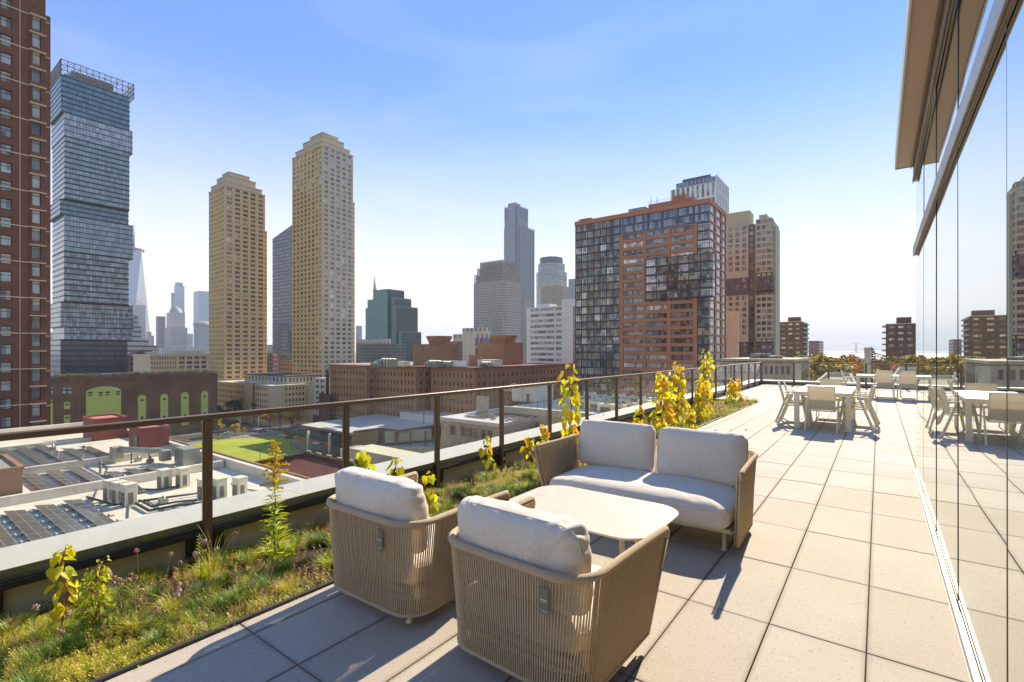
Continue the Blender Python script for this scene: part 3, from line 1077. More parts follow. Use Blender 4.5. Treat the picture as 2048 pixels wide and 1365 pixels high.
def rope_seat(name, w, d, zr, label, cat, cushions, group=None, tagside=None, back_dip=0.0, tip_up=0.0, zb=0.075):
    root = empty(name, (0, 0, 0), 0, label, cat, group)
    top = [(x, y, zr + (tip_up * max(0, (y / d)) ** 1.2)) for x, y in u_path(w, d, 0.17, 0.02)]
    bot = [(x, y, zb) for x, y in u_path(w - 0.06, d - 0.17, 0.15)]
    bot = [(x, y + 0.035, z) for x, y, z in bot]
    N = int(round((w + 2 * d) / 0.0158))
    T, L = resample(top, N)
    Bt, _ = resample(bot, N)
    # rim: thick, rope-wrapped, with rounded front ends
    mb = MB()
    rim, _ = resample(top, 90)
    tipL = [(rim[0][0], rim[0][1] + .012, rim[0][2] - 0.045), (rim[0][0], rim[0][1] + .011, rim[0][2] - 0.022), (rim[0][0], rim[0][1] + .004, rim[0][2] - 0.006)]
    tipR = [(rim[-1][0], rim[-1][1] + .004, rim[-1][2] - 0.006), (rim[-1][0], rim[-1][1] + .011, rim[-1][2] - 0.022), (rim[-1][0], rim[-1][1] + .012, rim[-1][2] - 0.045)]
    rr = [0.017] * 3 + [0.019] * 90 + [0.017] * 3
    mb.tube(tipL + rim + tipR, rr, 12)
    mb.build('top_rim', 'rope_rim', root)
    mb = MB()
    bb, _ = resample(bot, 60)
    mb.tube(bb, 0.011, 8)
    mb.build('bottom_rim', 'rope_rim', root)
    # front edges of the two arms
    for s_ in (0, -1):
        mb = MB()
        a, b = Vector(top[s_]), Vector(bot[s_])
        mb.tube([a + Vector((0, .012, -.04)), b + Vector((0, .004, 0))], 0.0135, 8)
        mb.build('arm_post', 'rope_rim', root)
    # ropes
    mb = MB()
    for k in range(1, N - 1):
        a, b = Vector(T[k]), Vector(Bt[k])
        a.z -= 0.008
        arm = a.y > 0.22
        j = prnd.uniform(-0.0012, 0.0012)
        a.x += j; a.y += j
        strand(mb, a, b, 0.0044 if not arm else 0.0056)
        if arm:      # the arms are wrapped on both sides
            sx = -1 if a.x < 0 else 1
            strand(mb, a + Vector((-sx * 0.026, 0.007, 0)), b + Vector((-sx * 0.022, 0.007, 0)), 0.0056)
    mb.build('rope_weave', 'rope', root)
    # seat deck with white frame
    mb = MB()
    mb.bbox(-w / 2 + 0.08, w / 2 - 0.08, 0.11, d - 0.14, 0.15, 0.185, 0.01)
    mb.tube([(-w / 2 + .07, .16, .16), (-w / 2 + .10, .10, .16), (-w / 2 + .17, .07, .16), (w / 2 - .17, .07, .16), (w / 2 - .10, .10, .16), (w / 2 - .07, .16, .16), (w / 2 - .07, d - .16, .16), (-w / 2 + .07, d - .16, .16)], 0.013, 8, closed=True)
    mb.build('seat_frame', 'white_metal', root)
    for lx in (-w / 2 + 0.14, w / 2 - 0.14):
        for ly in (0.13, d - 0.2):
            mb = MB()
            mb.tube([(lx, ly, 0.0), (lx, ly, 0.006), (lx, ly, 0.012), (lx, ly, 0.16)], [0.026, 0.026, 0.0145, 0.0145], 12)
            mb.build('leg', 'white_metal', root)
    return root


def hang_tag(root, x, z, y=-0.014, printed=True):
    mb = MB()
    mb.box(x - 0.024, x + 0.024, y - 0.0012, y, z - 0.112, z)
    mb.tube([(x - .01, y, z - .002), (x - .014, y + .004, z + .03), (x + .014, y + .004, z + .03), (x + .01, y, z - .002)], 0.0006, 5)
    o = mb.build('hang_tag', 'tag_grey', root)
    if printed:
        mb = MB()
        yy = y - 0.0016
        # small white print: bold word, thin rule, two tiny lines
        xx = x - 0.018
        for wd, hh, dy in ((.0035, .007, 0), (.004, .005, 0), (.0035, .0075, 0), (.003, .005, 0), (.0045, .007, 0.0), (.003, .007, 0), (.003, .004, .001)):
            mb.box(xx, xx + wd, yy - .0004, yy, z - 0.055 + dy, z - 0.055 + dy + hh)
            xx += wd + 0.0017
        mb.box(x - .018, x + .018, yy - .0004, yy, z - 0.062, z - 0.0610)
        for q in range(9):
            mb.box(x - .017 + q * .004, x - .0145 + q * .004, yy - .0004, yy, z - 0.097, z - 0.0948)
            mb.box(x - .015 + q * .0034, x - .0128 + q * .0034, yy - .0004, yy, z - 0.103, z - 0.1012)
        mb.build('print', 'tag_print', o)


def rope_armchair(label, seed, tagx, rz):
    r_ = rope_seat('rope_armchair', 0.86, 0.86, 0.605, label, 'armchair', None, 'rope armchairs by the coffee table')
    cushion('seat_cushion', 0.74, 0.70, 0.19, r_, (0, 0.42, 0.285), (0, 0, 0), seed=seed, p=6, pz=3.4, bulge=0.1)
    cushion('back_cushion', 0.76, 0.43, 0.22, r_, (-0.005, 0.15, 0.60), (R(97), 0, R(0)), seed=seed + 3, p=7, pz=2.9, bulge=0.14, wr=1.8, n=30)
    hang_tag(r_, tagx, 0.555, -0.018)
    return r_


a1 = rope_armchair('rope armchair nearest the railing and planting, linen cushions, dark side tag', 1, 0.2, 0)
a1.location = (-2.475, 1.80, 0)
a1.rotation_euler = (0, 0, R(1))
a2 = rope_armchair('largest rope armchair in the foreground with grey paper tag hanging on its back', 2, 0.25, 0)
a2.location = (-1.405, 1.80, 0)
a2.rotation_euler = (0, 0, R(-1.5))

# sofa, turned to face the camera (its front is -Y in the world)
sofa = rope_seat('rope_sofa', 1.76, 0.93, 0.665, 'two-seat woven rope sofa with linen cushions facing the coffee table', 'sofa', None)
cushion('seat_cushion', 1.62, 0.80, 0.27, sofa, (0, 0.52, 0.285), (0, 0, 0), seed=9, p=9, pz=3.6, bulge=0.08, wr=0.7, n=40)
cushion('back_cushion', 0.80, 0.47, 0.2, sofa, (0.41, 0.19, 0.62), (R(100), 0, R(1)), seed=12, p=8, pz=2.7, bulge=0.22, wr=1.0)
cushion('back_cushion', 0.80, 0.47, 0.2, sofa, (-0.42, 0.19, 0.615), (R(101), 0, R(-1.5)), seed=15, p=8, pz=2.7, bulge=0.22, wr=1.0)
sofa.location = (-1.74, 4.83, 0)
sofa.rotation_euler = (0, 0, R(181.5))

# coffee table
ct = empty('coffee_table', (-1.66, 3.12, 0), 0, 'low cream coffee table with rounded corners between sofa and armchairs', 'table')
def rrect(w, d, r, n=10):
    P = []
    for cx, cy, a0 in ((w / 2 - r, d / 2 - r, 0), (-w / 2 + r, d / 2 - r, 90), (-w / 2 + r, -d / 2 + r, 180), (w / 2 - r, -d / 2 + r, 270)):
        for k in range(n + 1):
            a = R(a0 + 90 * k / n)
            P.append((cx + r * math.cos(a), cy + r * math.sin(a)))
    return P
mb = MB()
lay = [(-0.05, .438), (-0.012, .446), (-0.001, .452), (0, .457), (-0.0015, .4605), (-.004, .462)]
vs, fs = [], []
for ins, z in lay:
    # a superellipse-like outline, slightly bowed sides
    for x, y in rrect(1.14 + 2 * ins, 0.80 + 2 * ins, 0.2 + ins):
        vs.append((x, y, z))
n = 44
for l in range(len(lay) - 1):
    for k in range(n):
        fs.append((l * n + k, l * n + (k + 1) % n, (l + 1) * n + (k + 1) % n, (l + 1) * n + k))
fs.append(tuple((len(lay) - 1) * n + k for k in range(n)))
fs.append(tuple(range(n))[::-1])
mb.add(vs, fs)
mb.build('table_top', 'table_slab', ct)
mb = MB(); mb.box(-.3, .3, -.06, .06, .415, .437); mb.build('cross_beam', 'white_metal', ct)
for sx in (-1, 1):
    for sy in (-1, 1):
        mb = MB()
        mb.bar((sx * .27, sy * .04, .43), (sx * .40, sy * .27, .0), 0.055, 0.018, up=(sx, 0, 0))
        mb.build('leg', 'white_metal', ct)

# ------------------------------------------------------------------ dining sets
def dining_chair_proto():
    root = empty('dining_armchair', (0, 0, 0), 0, 'x', 'chair', 'white sling dining armchairs')
    # seat opens to +Y (front); back at y = 0
    mb = MB()
    n = 8
    vs = []
    for i in range(n + 1):
        t_ = i / n
        y = 0.02 - 0.10 * t_; z = 0.42 + 0.46 * t_
        y += 0.02 * math.sin(math.pi * t_)
        vs += [(-0.215, y, z), (0.215, y, z)]
    mb.add(vs, [(2 * i, 2 * i + 1, 2 * i + 3, 2 * i + 2) for i in range(n)], 0, True)
    mb.add([(x, y - .004, z) for x, y, z in vs], [(2 * i + 2, 2 * i + 3, 2 * i + 1, 2 * i) for i in range(n)], 0, True)
    mb.build('backrest', 'sling', root)
    mb = MB()
    for sx in (-1, 1):
        mb.tube([(sx * .222, .03, .40), (sx * .222, -.01, .60), (sx * .222, -.085, .885)], 0.0125, 6)
    mb.tube([(-.222, -.085, .882), (.222, -.085, .882)], 0.0095, 6)
    mb.build('back_frame', 'white_metal', root)
    mb = MB()
    vs = []
    for i in range(n + 1):
        t_ = i / n
        y = 0.04 + 0.42 * t_; z = 0.425 - 0.012 * math.sin(math.pi * t_) + 0.015 * t_
        vs += [(-0.215, y, z), (0.215, y, z)]
    mb.add(vs, [(2 * i, 2 * i + 1, 2 * i + 3, 2 * i + 2) for i in range(n)], 0, True)
    mb.add([(x, y, z - .004) for x, y, z in vs], [(2 * i + 2, 2 * i + 3, 2 * i + 1, 2 * i) for i in range(n)], 0, True)
    mb.build('seat', 'sling', root)
    mb = MB()
    for sx in (-1, 1):
        mb.bar((sx * .226, .02, .425), (sx * .226, .47, .438), .022, .03)
    mb.bar((-.226, .465, .432), (.226, .465, .432), .022, .025)
    mb.bar((-.226, .03, .40), (.226, .03, .40), .022, .025)
    mb.build('seat_frame', 'white_metal', root)
    for sx in (-1, 1):
        mb = MB(); mb.bar((sx * .262, .12, .655), (sx * .262, -.13, 0), .022, .045); mb.build('leg', 'white_metal', root)
        mb = MB(); mb.bar((sx * .262, .36, .655), (sx * .262, .47, 0), .022, .045); mb.build('leg', 'white_metal', root)
        mb = MB(); mb.bbox(sx * .262 - .024, sx * .262 + .024, -.03, .44, .655, .672, .005)
        mb.bar((sx * .262, -.028, .664), (sx * .228, -.03, .66), .02, .014)
        mb.build('armrest', 'white_metal', root)
    return root


def dining_table(loc, w, d, label, rz=0):
    root = empty('dining_table', loc, rz, label, 'table', 'white outdoor dining tables')
    mb = MB(); mb.bbox(-w / 2, w / 2, -d / 2, d / 2, .735, .757, .003)
    mb.build('table_top', 'table_white', root)
    mb = MB()
    for s_ in (-1, 1):
        mb.box(s_ * (w / 2 - .04) - .02, s_ * (w / 2 - .04) + .02, -d / 2 + .055, d / 2 - .055, .675, .7343)
        mb.box(-w / 2 + .055, w / 2 - .055, s_ * (d / 2 - .04) - .02, s_ * (d / 2 - .04) + .02, .677, .7338)
    mb.build('apron', 'white_metal', root)
    for sx in (-1, 1):
        for sy in (-1, 1):
            mb = MB(); mb.bbox(sx * (w / 2 - .055) - .045, sx * (w / 2 - .055) + .045, sy * (d / 2 - .055) - .045, sy * (d / 2 - .055) + .045, 0, .7345, .003)
            mb.build('leg', 'white_metal', root)
    return root


dining_table((-0.91, 12.6, 0), 0.98, 2.29, 'nearer white dining table, long side pointing down the terrace')
dining_table((0.52, 20.75, 0), 2.29, 0.98, 'farther white dining table set crosswise before the end railing')
proto = dining_chair_proto()
kids = children(proto)
chairs = [
    (-0.90, 11.28, 0, 'armchair with its back to the camera at the near end of the nearer dining table'),
    (-1.66, 12.05, -78, 'front one of two armchairs on the left side of the nearer dining table'),
    (-1.68, 12.85, -84, 'rear one of two armchairs on the left side of the nearer dining table'),
    (-0.16, 12.02, 82, 'front one of two armchairs on the right side of the nearer dining table'),
    (-0.14, 12.95, 86, 'rear one of two armchairs on the right side of the nearer dining table'),
    (-0.92, 14.05, 180, 'armchair facing the camera at the far end of the nearer dining table'),
    (0.12, 19.98, 0, 'left one of two armchairs with backs to the camera at the farther dining table'),
    (0.74, 19.95, 0, 'right one of two armchairs with backs to the camera at the farther dining table'),
    (-0.98, 20.75, -90, 'armchair at the left end of the farther dining table facing right'),
    (0.15, 21.5, 180, 'left one of the armchairs behind the farther dining table'),
    (0.85, 21.5, 180, 'right one of the armchairs behind the farther dining table'),
]
for i, (x, y, rz, lb) in enumerate(chairs):
    if i == 0:
        proto.location = (x, y, 0); proto.rotation_euler = (0, 0, R(rz)); proto['label'] = lb
    else:
        copy_tree(proto, (x, y, 0), R(rz), lb, None, kids)
# ------------------------------------------------------------------ planting bed
def leaf_poly(L, W, curl=0.15, heart=False):
    """one leaf lying along +Y, a few faces, gently cupped"""
    if heart:
        out = [(0, -.06), (.3, -.16), (.5, .08), (.42, .42), (.18, .78), (0, 1.0), (-.18, .78), (-.42, .42), (-.5, .08), (-.3, -.16)]
    else:
        out = [(0, 0), (.28, .22), (.5, .5), (.3, .8), (0, 1.0), (-.3, .8), (-.5, .5), (-.28, .22)]
    vs = [(0, .35 * L, -curl * W * .5)]
    for x, y in out:
        vs.append((x * W, y * L, curl * abs(x) * W * 1.2 - curl * y * y * L * .5))
    n = len(out)
    fs = [(0, 1 + k, 1 + (k + 1) % n) for k in range(n)]
    return vs, fs


def put(mb, T, M, mi):
    mb.add([tuple(M @ Vector(v)) for v in T[0]], T[1], mi, False)


def mat_from(loc, yaw, pitch, roll=0.0, sc=1.0):
    return Matrix.Translation(loc) @ Matrix.Rotation(yaw, 4, 'Z') @ Matrix.Rotation(pitch, 4, 'X') @ Matrix.Rotation(roll, 4, 'Y') @ Matrix.Scale(sc, 4)


def ground_z(x, y):
    return -0.16 + 0.05 * noise.noise(Vector((x * 2.5, y * 2.5, 0))) + 0.11 * ((x + 4.46) / 1.49)


class Soup:
    """numpy soup of many copies of small templates"""
    def __init__(s):
        s.V, s.F, s.Mi = [], [], []
        s.nv = 0

    def scatter(s, T, mats, P, yaw, sc, tilt=None, mi=None):
        V = np.array(T[0]); F = T[1]
        n = len(P)
        if n == 0: return
        P = np.array(P); yaw = np.array(yaw); sc = np.array(sc)
        c_, s_ = np.cos(yaw), np.sin(yaw)
        X = V[None, :, 0] * sc[:, None]; Y = V[None, :, 1] * sc[:, None]; Z = V[None, :, 2] * sc[:, None]
        if tilt is not None:
            tl = np.array(tilt)
            Y, Z = Y * np.cos(tl)[:, None] - Z * np.sin(tl)[:, None], Y * np.sin(tl)[:, None] + Z * np.cos(tl)[:, None]
        XX = X * c_[:, None] - Y * s_[:, None] + P[:, 0:1]
        YY = X * s_[:, None] + Y * c_[:, None] + P[:, 1:2]
        ZZ = Z + P[:, 2:3]
        A = np.stack([XX, YY, ZZ], -1).reshape(-1, 3)
        s.V.append(A)
        nvt = len(V)
        Fa = np.array(F)
        off = (np.arange(n) * nvt + s.nv)[:, None, None]
        s.F.append((Fa[None] + off).reshape(-1, Fa.shape[1]))
        if mi is None:
            m = np.repeat(np.array(mats)[None], n, 0).reshape(-1)
        else:
            m = np.repeat(np.array(mi), len(F))
        s.Mi.append(m)
        s.nv += n * nvt

    def build(s, name, mats, parent=None):
        V = np.concatenate(s.V)
        cnt = sum(f.shape[0] for f in s.F)
        loops = np.concatenate([f.reshape(-1) for f in s.F])
        sizes = np.concatenate([np.full(f.shape[0], f.shape[1]) for f in s.F])
        me = bpy.data.meshes.new(name)
        me.vertices.add(len(V)); me.vertices.foreach_set('co', V.reshape(-1).astype(np.float32))
        me.loops.add(len(loops)); me.loops.foreach_set('vertex_index', loops.astype(np.int32))
        me.polygons.add(cnt)
        st = np.concatenate([[0], np.cumsum(sizes)[:-1]])
        me.polygons.foreach_set('loop_start', st.astype(np.int32))
        for m in mats: me.materials.append(MATS[m])
        me.polygons.foreach_set('material_index', np.concatenate(s.Mi).astype(np.int32))
        me.update(calc_edges=True)
        me.validate()
        o = bpy.data.objects.new(name, me)
        COL.objects.link(o)
        if parent: o.parent = parent
        return o


def tuft(nb, h, spread, w, seed, droop=0.5):
    """tuft of grass blades as one template of quads"""
    q = random.Random(seed)
    vs, fs = [], []
    for k in range(nb):
        a = q.uniform(0, 2 * math.pi)
        hh = h * q.uniform(.6, 1.1)
        out = spread * q.uniform(.2, 1.0)
        bx, by = q.uniform(-.02, .02), q.uniform(-.02, .02)
        dx, dy = math.cos(a), math.sin(a)
        px, py = -dy, dx
        seg = 3
        base = len(vs)
        for i in range(seg + 1):
            t_ = i / seg
            rr = out * t_ ** 1.6
            z = hh * (t_ - droop * 0.45 * t_ ** 3)
            ww = w * (1 - t_ * .85) / 2
            vs += [(bx + dx * rr + px * ww, by + dy * rr + py * ww, z), (bx + dx * rr - px * ww, by + dy * rr - py * ww, z)]
        for i in range(seg):
            fs.append((base + 2 * i, base + 2 * i + 1, base + 2 * i + 3, base + 2 * i + 2))
    return vs, fs


def sprig(nl, h, L, seed, up=0.5):
    """little stem crowded with small leaves (sedum)"""
    q = random.Random(seed)
    vs, fs = [], []
    for k in range(nl):
        t_ = k / nl
        a = k * 2.4 + q.uniform(-.3, .3)
        z = h * t_
        l = L * (1 - .4 * t_) * q.uniform(.7, 1.2)
        dx, dy = math.cos(a), math.sin(a)
        e = up + q.uniform(-.2, .4)
        px, py = -dy * l * .22, dx * l * .22
        b = len(vs)
        vs += [(0, 0, z), (dx * l * .5 + px, dy * l * .5 + py, z + l * .5 * e), (dx * l, dy * l, z + l * e), (dx * l * .5 - px, dy * l * .5 - py, z + l * .5 * e)]
        fs.append((b, b + 1, b + 2, b + 3))
    return vs, fs


gr = random.Random(11)
soup = Soup()
GM = ['grass_bright', 'grass_deep', 'sedum_olive', 'sedum_straw', 'sedum_rust', 'leaf_lime']
def fld(x, y, k, s=1.3):
    return noise.noise(Vector((x * s + k * 17.3, y * s * .8 - k * 5.1, k * 3.7)))
spr = [sprig(12, .045, .017, i) for i in range(4)] + [sprig(14, .03, .02, 20 + i, .3) for i in range(2)] + [sprig(18, .085, .02, 27)]
tft = [tuft(44, .135, .12, .0042, i) for i in range(4)]
tfd = [tuft(34, .16, .12, .004, 40 + i, .7) for i in range(3)]
tfs = [tuft(14, .15, .07, .003, 60 + i, .2) for i in range(3)]
pool = {}
def add_to(key, p, yaw, sc, mi):
    pool.setdefault(key, []).append((p, yaw, sc, mi))
Y0, Y1 = -0.6, BED_Y
cnt = 0
y = Y0
def zone(x, y):
    r = fld(x, y, 7, 1.9)
    if x > -3.35 and y < 1.9: r += .12
    return 1 if r > .14 else (2 if r < -.2 else 0)
while cnt < 30000:
    # denser near the camera
    u_ = gr.random()
    Y = Y0 + (Y1 - Y0) * (u_ ** 1.7)
    X = gr.uniform(-4.43, EDGE_X - 0.005)
    cnt += 1
    far = 1.0 + 0.09 * max(0, Y - 2)
    z = ground_z(X, Y) - 0.005
    a, b, c_, d_ = fld(X, Y, 1), fld(X, Y, 2), fld(X, Y, 3, 2.2), fld(X, Y, 4, .9)
    zn = zone(X, Y)
    if c_ > 0.25 and gr.random() > 0.2: continue       # bare soil
    if zn == 2 and gr.random() < .45: continue
    yaw = gr.uniform(0, 6.28)
    if zn == 1:
        for _ in range(3):
            add_to(('p', gr.randrange(6)), (X + gr.uniform(-.02, .02), Y + gr.uniform(-.02, .02), z + .01), gr.uniform(0, 6.28), gr.uniform(.6, 1.2) * far, gr.choices((2, 5, 3), (6, 2, 1))[0])
        continue
    if zn == 2:
        add_to(('p', gr.randrange(7)), (X, Y, z), yaw, gr.uniform(.6, 1.3) * far, gr.choices((4, 3, 2), (5, 3, 2))[0])
        if gr.random() < .06: add_to(('s', gr.randrange(3)), (X, Y, z), yaw, gr.uniform(.6, 1.2), 3)
        continue
    if b > 0.1 and gr.random() < 0.12:
        add_to(('t', gr.randrange(4)), (X, Y, z), yaw, gr.uniform(.6, 1.15) * min(far, 1.3), 0 if gr.random() < .55 else 1)
    elif b < -0.15 and gr.random() < 0.1:
        add_to(('d', gr.randrange(3)), (X, Y, z), yaw, gr.uniform(.6, 1.1), 1 if gr.random() < .6 else 0)
    elif gr.random() < 0.07:
        add_to(('s', gr.randrange(3)), (X, Y, z), yaw, gr.uniform(.6, 1.3), 3 if gr.random() < .7 else 4)
    else:
        r1 = gr.random()
        if a > 0.05: mi = 2 if r1 < .62 else (5 if r1 < .76 else (3 if r1 < .84 else 0))
        elif a < -0.2: mi = 4 if r1 < .3 else (3 if r1 < .5 else 2)
        else: mi = 1 if r1 < .35 else (0 if r1 < .55 else (2 if r1 < .85 else 3))
        add_to(('p', gr.randrange(7)), (X, Y, z), yaw, gr.uniform(.7, 1.5) * far, mi)
big = [tuft(260, .13, .145, .0044, 200 + i, .5) for i in range(4)]
bigd = [tuft(190, .2, .17, .004, 220 + i, .7) for i in range(3)]
for k in range(760):
    Y = Y0 + (Y1 - Y0) * gr.random() ** 1.5
    X = gr.uniform(-4.38, EDGE_X - 0.1)
    if zone(X, Y) and gr.random() < .9: continue
    add_to(('B', gr.randrange(4)) if gr.random() < .86 else ('D', gr.randrange(3)), (X, Y, ground_z(X, Y) - .01), gr.uniform(0, 6.28), gr.uniform(.6, 1.25), gr.choices((0, 1, 2, 5), (5, 4, 1.2, 1.6))[0])
src = {'p': spr, 't': tft, 'd': tfd, 's': tfs, 'B': big, 'D': bigd}
for (k, i), lst in pool.items():
    T = src[k][i]
    soup.scatter(T, None, [l[0] for l in lst], [l[1] for l in lst], [l[2] for l in lst], None, [l[3] for l in lst])
gc = soup.build('ground_cover', GM)
tag(gc, 'mixed sedum, grass tufts and dry stems filling the planting bed', 'ground cover', kind='stuff')

# dry seed-head stalks standing above the bed
def seed_stalk(i, X, Y, h, lean, az, mat, label, heads=1):
    z = ground_z(X, Y)
    root = empty('seed_stalk', (X, Y, z), az, label, 'dried flower', 'dried flower stalks in the planting bed')
    mb = MB()
    pts = [(0, lean * h * (t_ / 5) ** 1.7, h * t_ / 5) for t_ in range(6)]
    mb.tube(pts, [.0022, .002, .0018, .0016, .0015, .0013], 5)
    tops = [Vector(pts[-1])]
    for k in range(heads - 1):
        b = Vector(pts[3 + k % 2]); e = b + Vector((.03 * (-1) ** k, .015, .05 + .01 * k))
        mb.tube([b, (b + e) / 2 + Vector((0, 0, .01)), e], .0012, 4)
        tops.append(e)
    mb.build('stem', 'dry_stem' if i % 3 else 'red_stem', root)
    mb = MB()
    q = random.Random(i)
    for c_ in tops:
        for k in range(46):
            d = Vector((q.gauss(0, 1), q.gauss(0, 1), q.gauss(0, 1))).normalized()
            rr = .0155 * q.uniform(.75, 1.1)
            P = c_ + d * rr * Vector((1, 1, .8)).length / 1.62
            s1 = d.orthogonal().normalized() * .0058
            s2 = d.cross(s1).normalized() * .0058
            mb.add([tuple(P + s1), tuple(P + s2 + d * .003), tuple(P - s1), tuple(P - s2 + d * .003)], [(0, 1, 2, 3)])
    mb.build('flower_head', mat, root)

stalks = [(12, 1148 + 37, .36, 0), (33, 1230, .22, 1), (90, 1237, .30, 1), (118, 1262, .18, 1), (210, 1131, .26, 0), (262, 1200, .24, 1), (278, 1080, .30, 1), (283, 1175, .24, 1),
          (238, 1140, .2, 1), (247, 1130, .18, 1), (330, 1100, .3, 1), (350, 1120, .18, 1), (402, 1075, .34, 0), (416, 1082, .32, 1), (428, 1095, .3, 0), (455, 1062, .34, 1), (272, 1150, .3, 1),
          (180, 1160, .24, 1), (68, 1195, .2, 0), (290, 1230, .2, 1), (340, 1180, .16, 0), (500, 1120, .2, 1)]
STK = []
for i, (px, py, h, pk) in enumerate(stalks):
    # head seen at (px, py): the stalk stands where that sight line is h above the bed
    v = py - 702
    d = FL * (EYE - (h - .07)) / v
    X, Y = at(px, d)
    if not (-4.42 < X < -2.98): X = min(max(X, -4.38), -3.05)
    STK.append((px_of(X, Y), i, X, Y, h, pk, 1 + (i % 4 == 0) * 2))
for i in range(30):
    X, Y = gr.uniform(-4.38, -3.1), gr.uniform(.9, 8.5)
    STK.append((px_of(X, Y), 40 + i, X, Y, gr.uniform(.18, .3), 1, 1))
STK.sort()
for k, (_, i, X, Y, h, pk, hd) in enumerate(STK):
    seed_stalk(i, X, Y, h, gr.uniform(.02, .3), gr.uniform(0, 6.28), 'flower_tan' if pk else 'flower_pink',
               '%s from the left of the dried stalks in the bed, %s seed head' % (ordn(k), 'brown' if pk else 'pale pink'), hd)


def sapling(X, Y, ztop, nleaf, L, label, mats, lean=(0, 0), r0=.009, wid=.16, low=0.0, seed=0, leafz=0.0):
    q = random.Random(seed + 100)
    z0 = ground_z(X, Y)
    h = ztop - z0
    root = empty('poplar_sapling', (X, Y, z0), 0, label, 'sapling', 'yellow poplar saplings in the planting bed')
    mb = MB()
    pts = []
    for k in range(9):
        t_ = k / 8
        pts.append((lean[0] * h * t_ + .012 * math.sin(k * 1.7 + seed), lean[1] * h * t_ + .012 * math.cos(k * 1.3 + seed), h * t_ * .97))
    mb.tube(pts, [r0 * (1 - .75 * k / 8) for k in range(9)], 6)
    lf = MB()
    hl = leaf_poly(1, 1.0, .22, True)
    nleaf = int(nleaf * 1.3)
    for k in range(nleaf):
        t_ = low + (1 - low) * (k + q.random() * .8) / nleaf
        i = min(7, int(t_ * 8)); f = t_ * 8 - i
        B_ = Vector(pts[i]).lerp(Vector(pts[i + 1]), min(1, f))
        a = k * 2.4 + q.uniform(-.5, .5)
        stalk = wid * (1.0 - .55 * t_) * q.uniform(.35, 1.0)
        e = B_ + Vector((math.cos(a) * stalk, math.sin(a) * stalk, q.uniform(-.02, .05)))
        mb.tube([B_, (B_ + e) / 2 + Vector((0, 0, .012)), e], .0013, 4)
        l = L * 1.3 * q.uniform(.7, 1.15) * (1.0 if t_ < .9 else .6)
        # leaves hang and turn every way
        M = mat_from(e, a - math.pi / 2 + q.uniform(-1.1, 1.1), q.uniform(-1.5, -.2), q.uniform(-.9, .9), l)
        mi = q.choices(range(len(mats)), [3, 2, 1.2 * (1.3 - t_), .25][:len(mats)])[0]
        put(lf, hl, M, mi)
    mb.build('stem', 'red_stem', root)
    lf.build('foliage', mats, root)
    return root


YM = ['leaf_yellow', 'leaf_lime', 'leaf_amber', 'leaf_green']
YO = ['leaf_yellow', 'leaf_amber', 'leaf_lime']
sap = [
    (-3.25, 5.62, 1.44, 46, .105, 'tall yellow-leaved sapling rising behind the left arm of the sofa', YM, (.0, 0), .17, .05),
    (-3.30, 9.2, 1.19, 60, .105, 'bushy yellow sapling rising above the gap between the sofa back cushions', YO, (.0, .02), .24, 0),
    (-3.55, 10.9, 1.33, 60, .10, 'yellow sapling second from the right in the tall cluster behind the sofa', YO, (-.01, 0), .22, 0),
    (-3.5, 12.75, 1.66, 66, .11, 'tallest yellow sapling, its tip reaching over the railing behind the sofa', YM, (.02, 0), .22, .0),
    (-3.35, 11.6, 0.95, 50, .10, 'leaning amber sapling low between the taller ones in the cluster', YO, (.12, .1), .24, 0),
    (-3.5, 8.5, 0.55, 26, .085, 'low yellow sapling to the left of the bushy one behind the sofa', YO, (.05, .1), .2, 0),
    (-3.05, 10.0, 0.45, 22, .07, 'small lime sapling at the edge of the bed behind the sofa', YM, (.05, 0), .18, 0),
    (-3.55, 16.0, 0.74, 40, .12, 'compact yellow sapling near the far end of the planting bed', YO, (.02, 0), .28, .15),
    (-3.9, 4.7, 0.53, 11, .085, 'short yellow-green sapling between armchair and sofa beside the railing', YM, (.0, 0), .11, .45),
    (-4.1, 5.9, 0.33, 10, .075, 'smallest yellow sapling left of the sofa arm', YO, (.0, 0), .1, .35),
    (-4.1, 6.3, 0.42, 14, .08, 'small yellow sapling against the sofa arm by the railing post', YO, (.0, 0), .12, .3),
    (-3.62, 2.68, 0.72, 11, .09, 'lime-green sapling with large leaves behind the cushion of the left armchair', ['leaf_lime', 'leaf_green', 'leaf_yellow'], (.0, 0), .11, .6),
    (-3.7, 3.1, 0.56, 11, .085, 'lime sapling between the two left armchair corners and railing', ['leaf_lime', 'leaf_yellow', 'leaf_green'], (.02, 0), .11, .5),
    (-3.6, 3.45, 0.38, 8, .075, 'small drooping yellow-leaved sapling right of the left armchair', ['leaf_lime', 'leaf_yellow'], (.02, 0), .07, .3),
    (-3.85, 0.742, 0.44, 24, .052, 'yellow-leaved sapling at the lower left in front of the coping', ['leaf_yellow', 'leaf_lime'], (-.05, 0), .08, .25),
    (-3.76, 0.86, 0.30, 120, .027, 'leafy lime shoot beside the lower-left sapling', ['leaf_lime', 'grass_bright'], (.06, 0), .12, .1),
    (-3.2, 6.2, 0.5, 26, .085, 'low amber sapling behind the left cushion of the sofa', YO, (.04, .1), .18, 0),
]
for i, (X, Y, zt, nl, L, lb, mats, ln, wd, low) in enumerate(sap):
    sapling(X, Y, zt, nl, L, lb, mats, ln, .006 + zt * .004, wd, low, i)

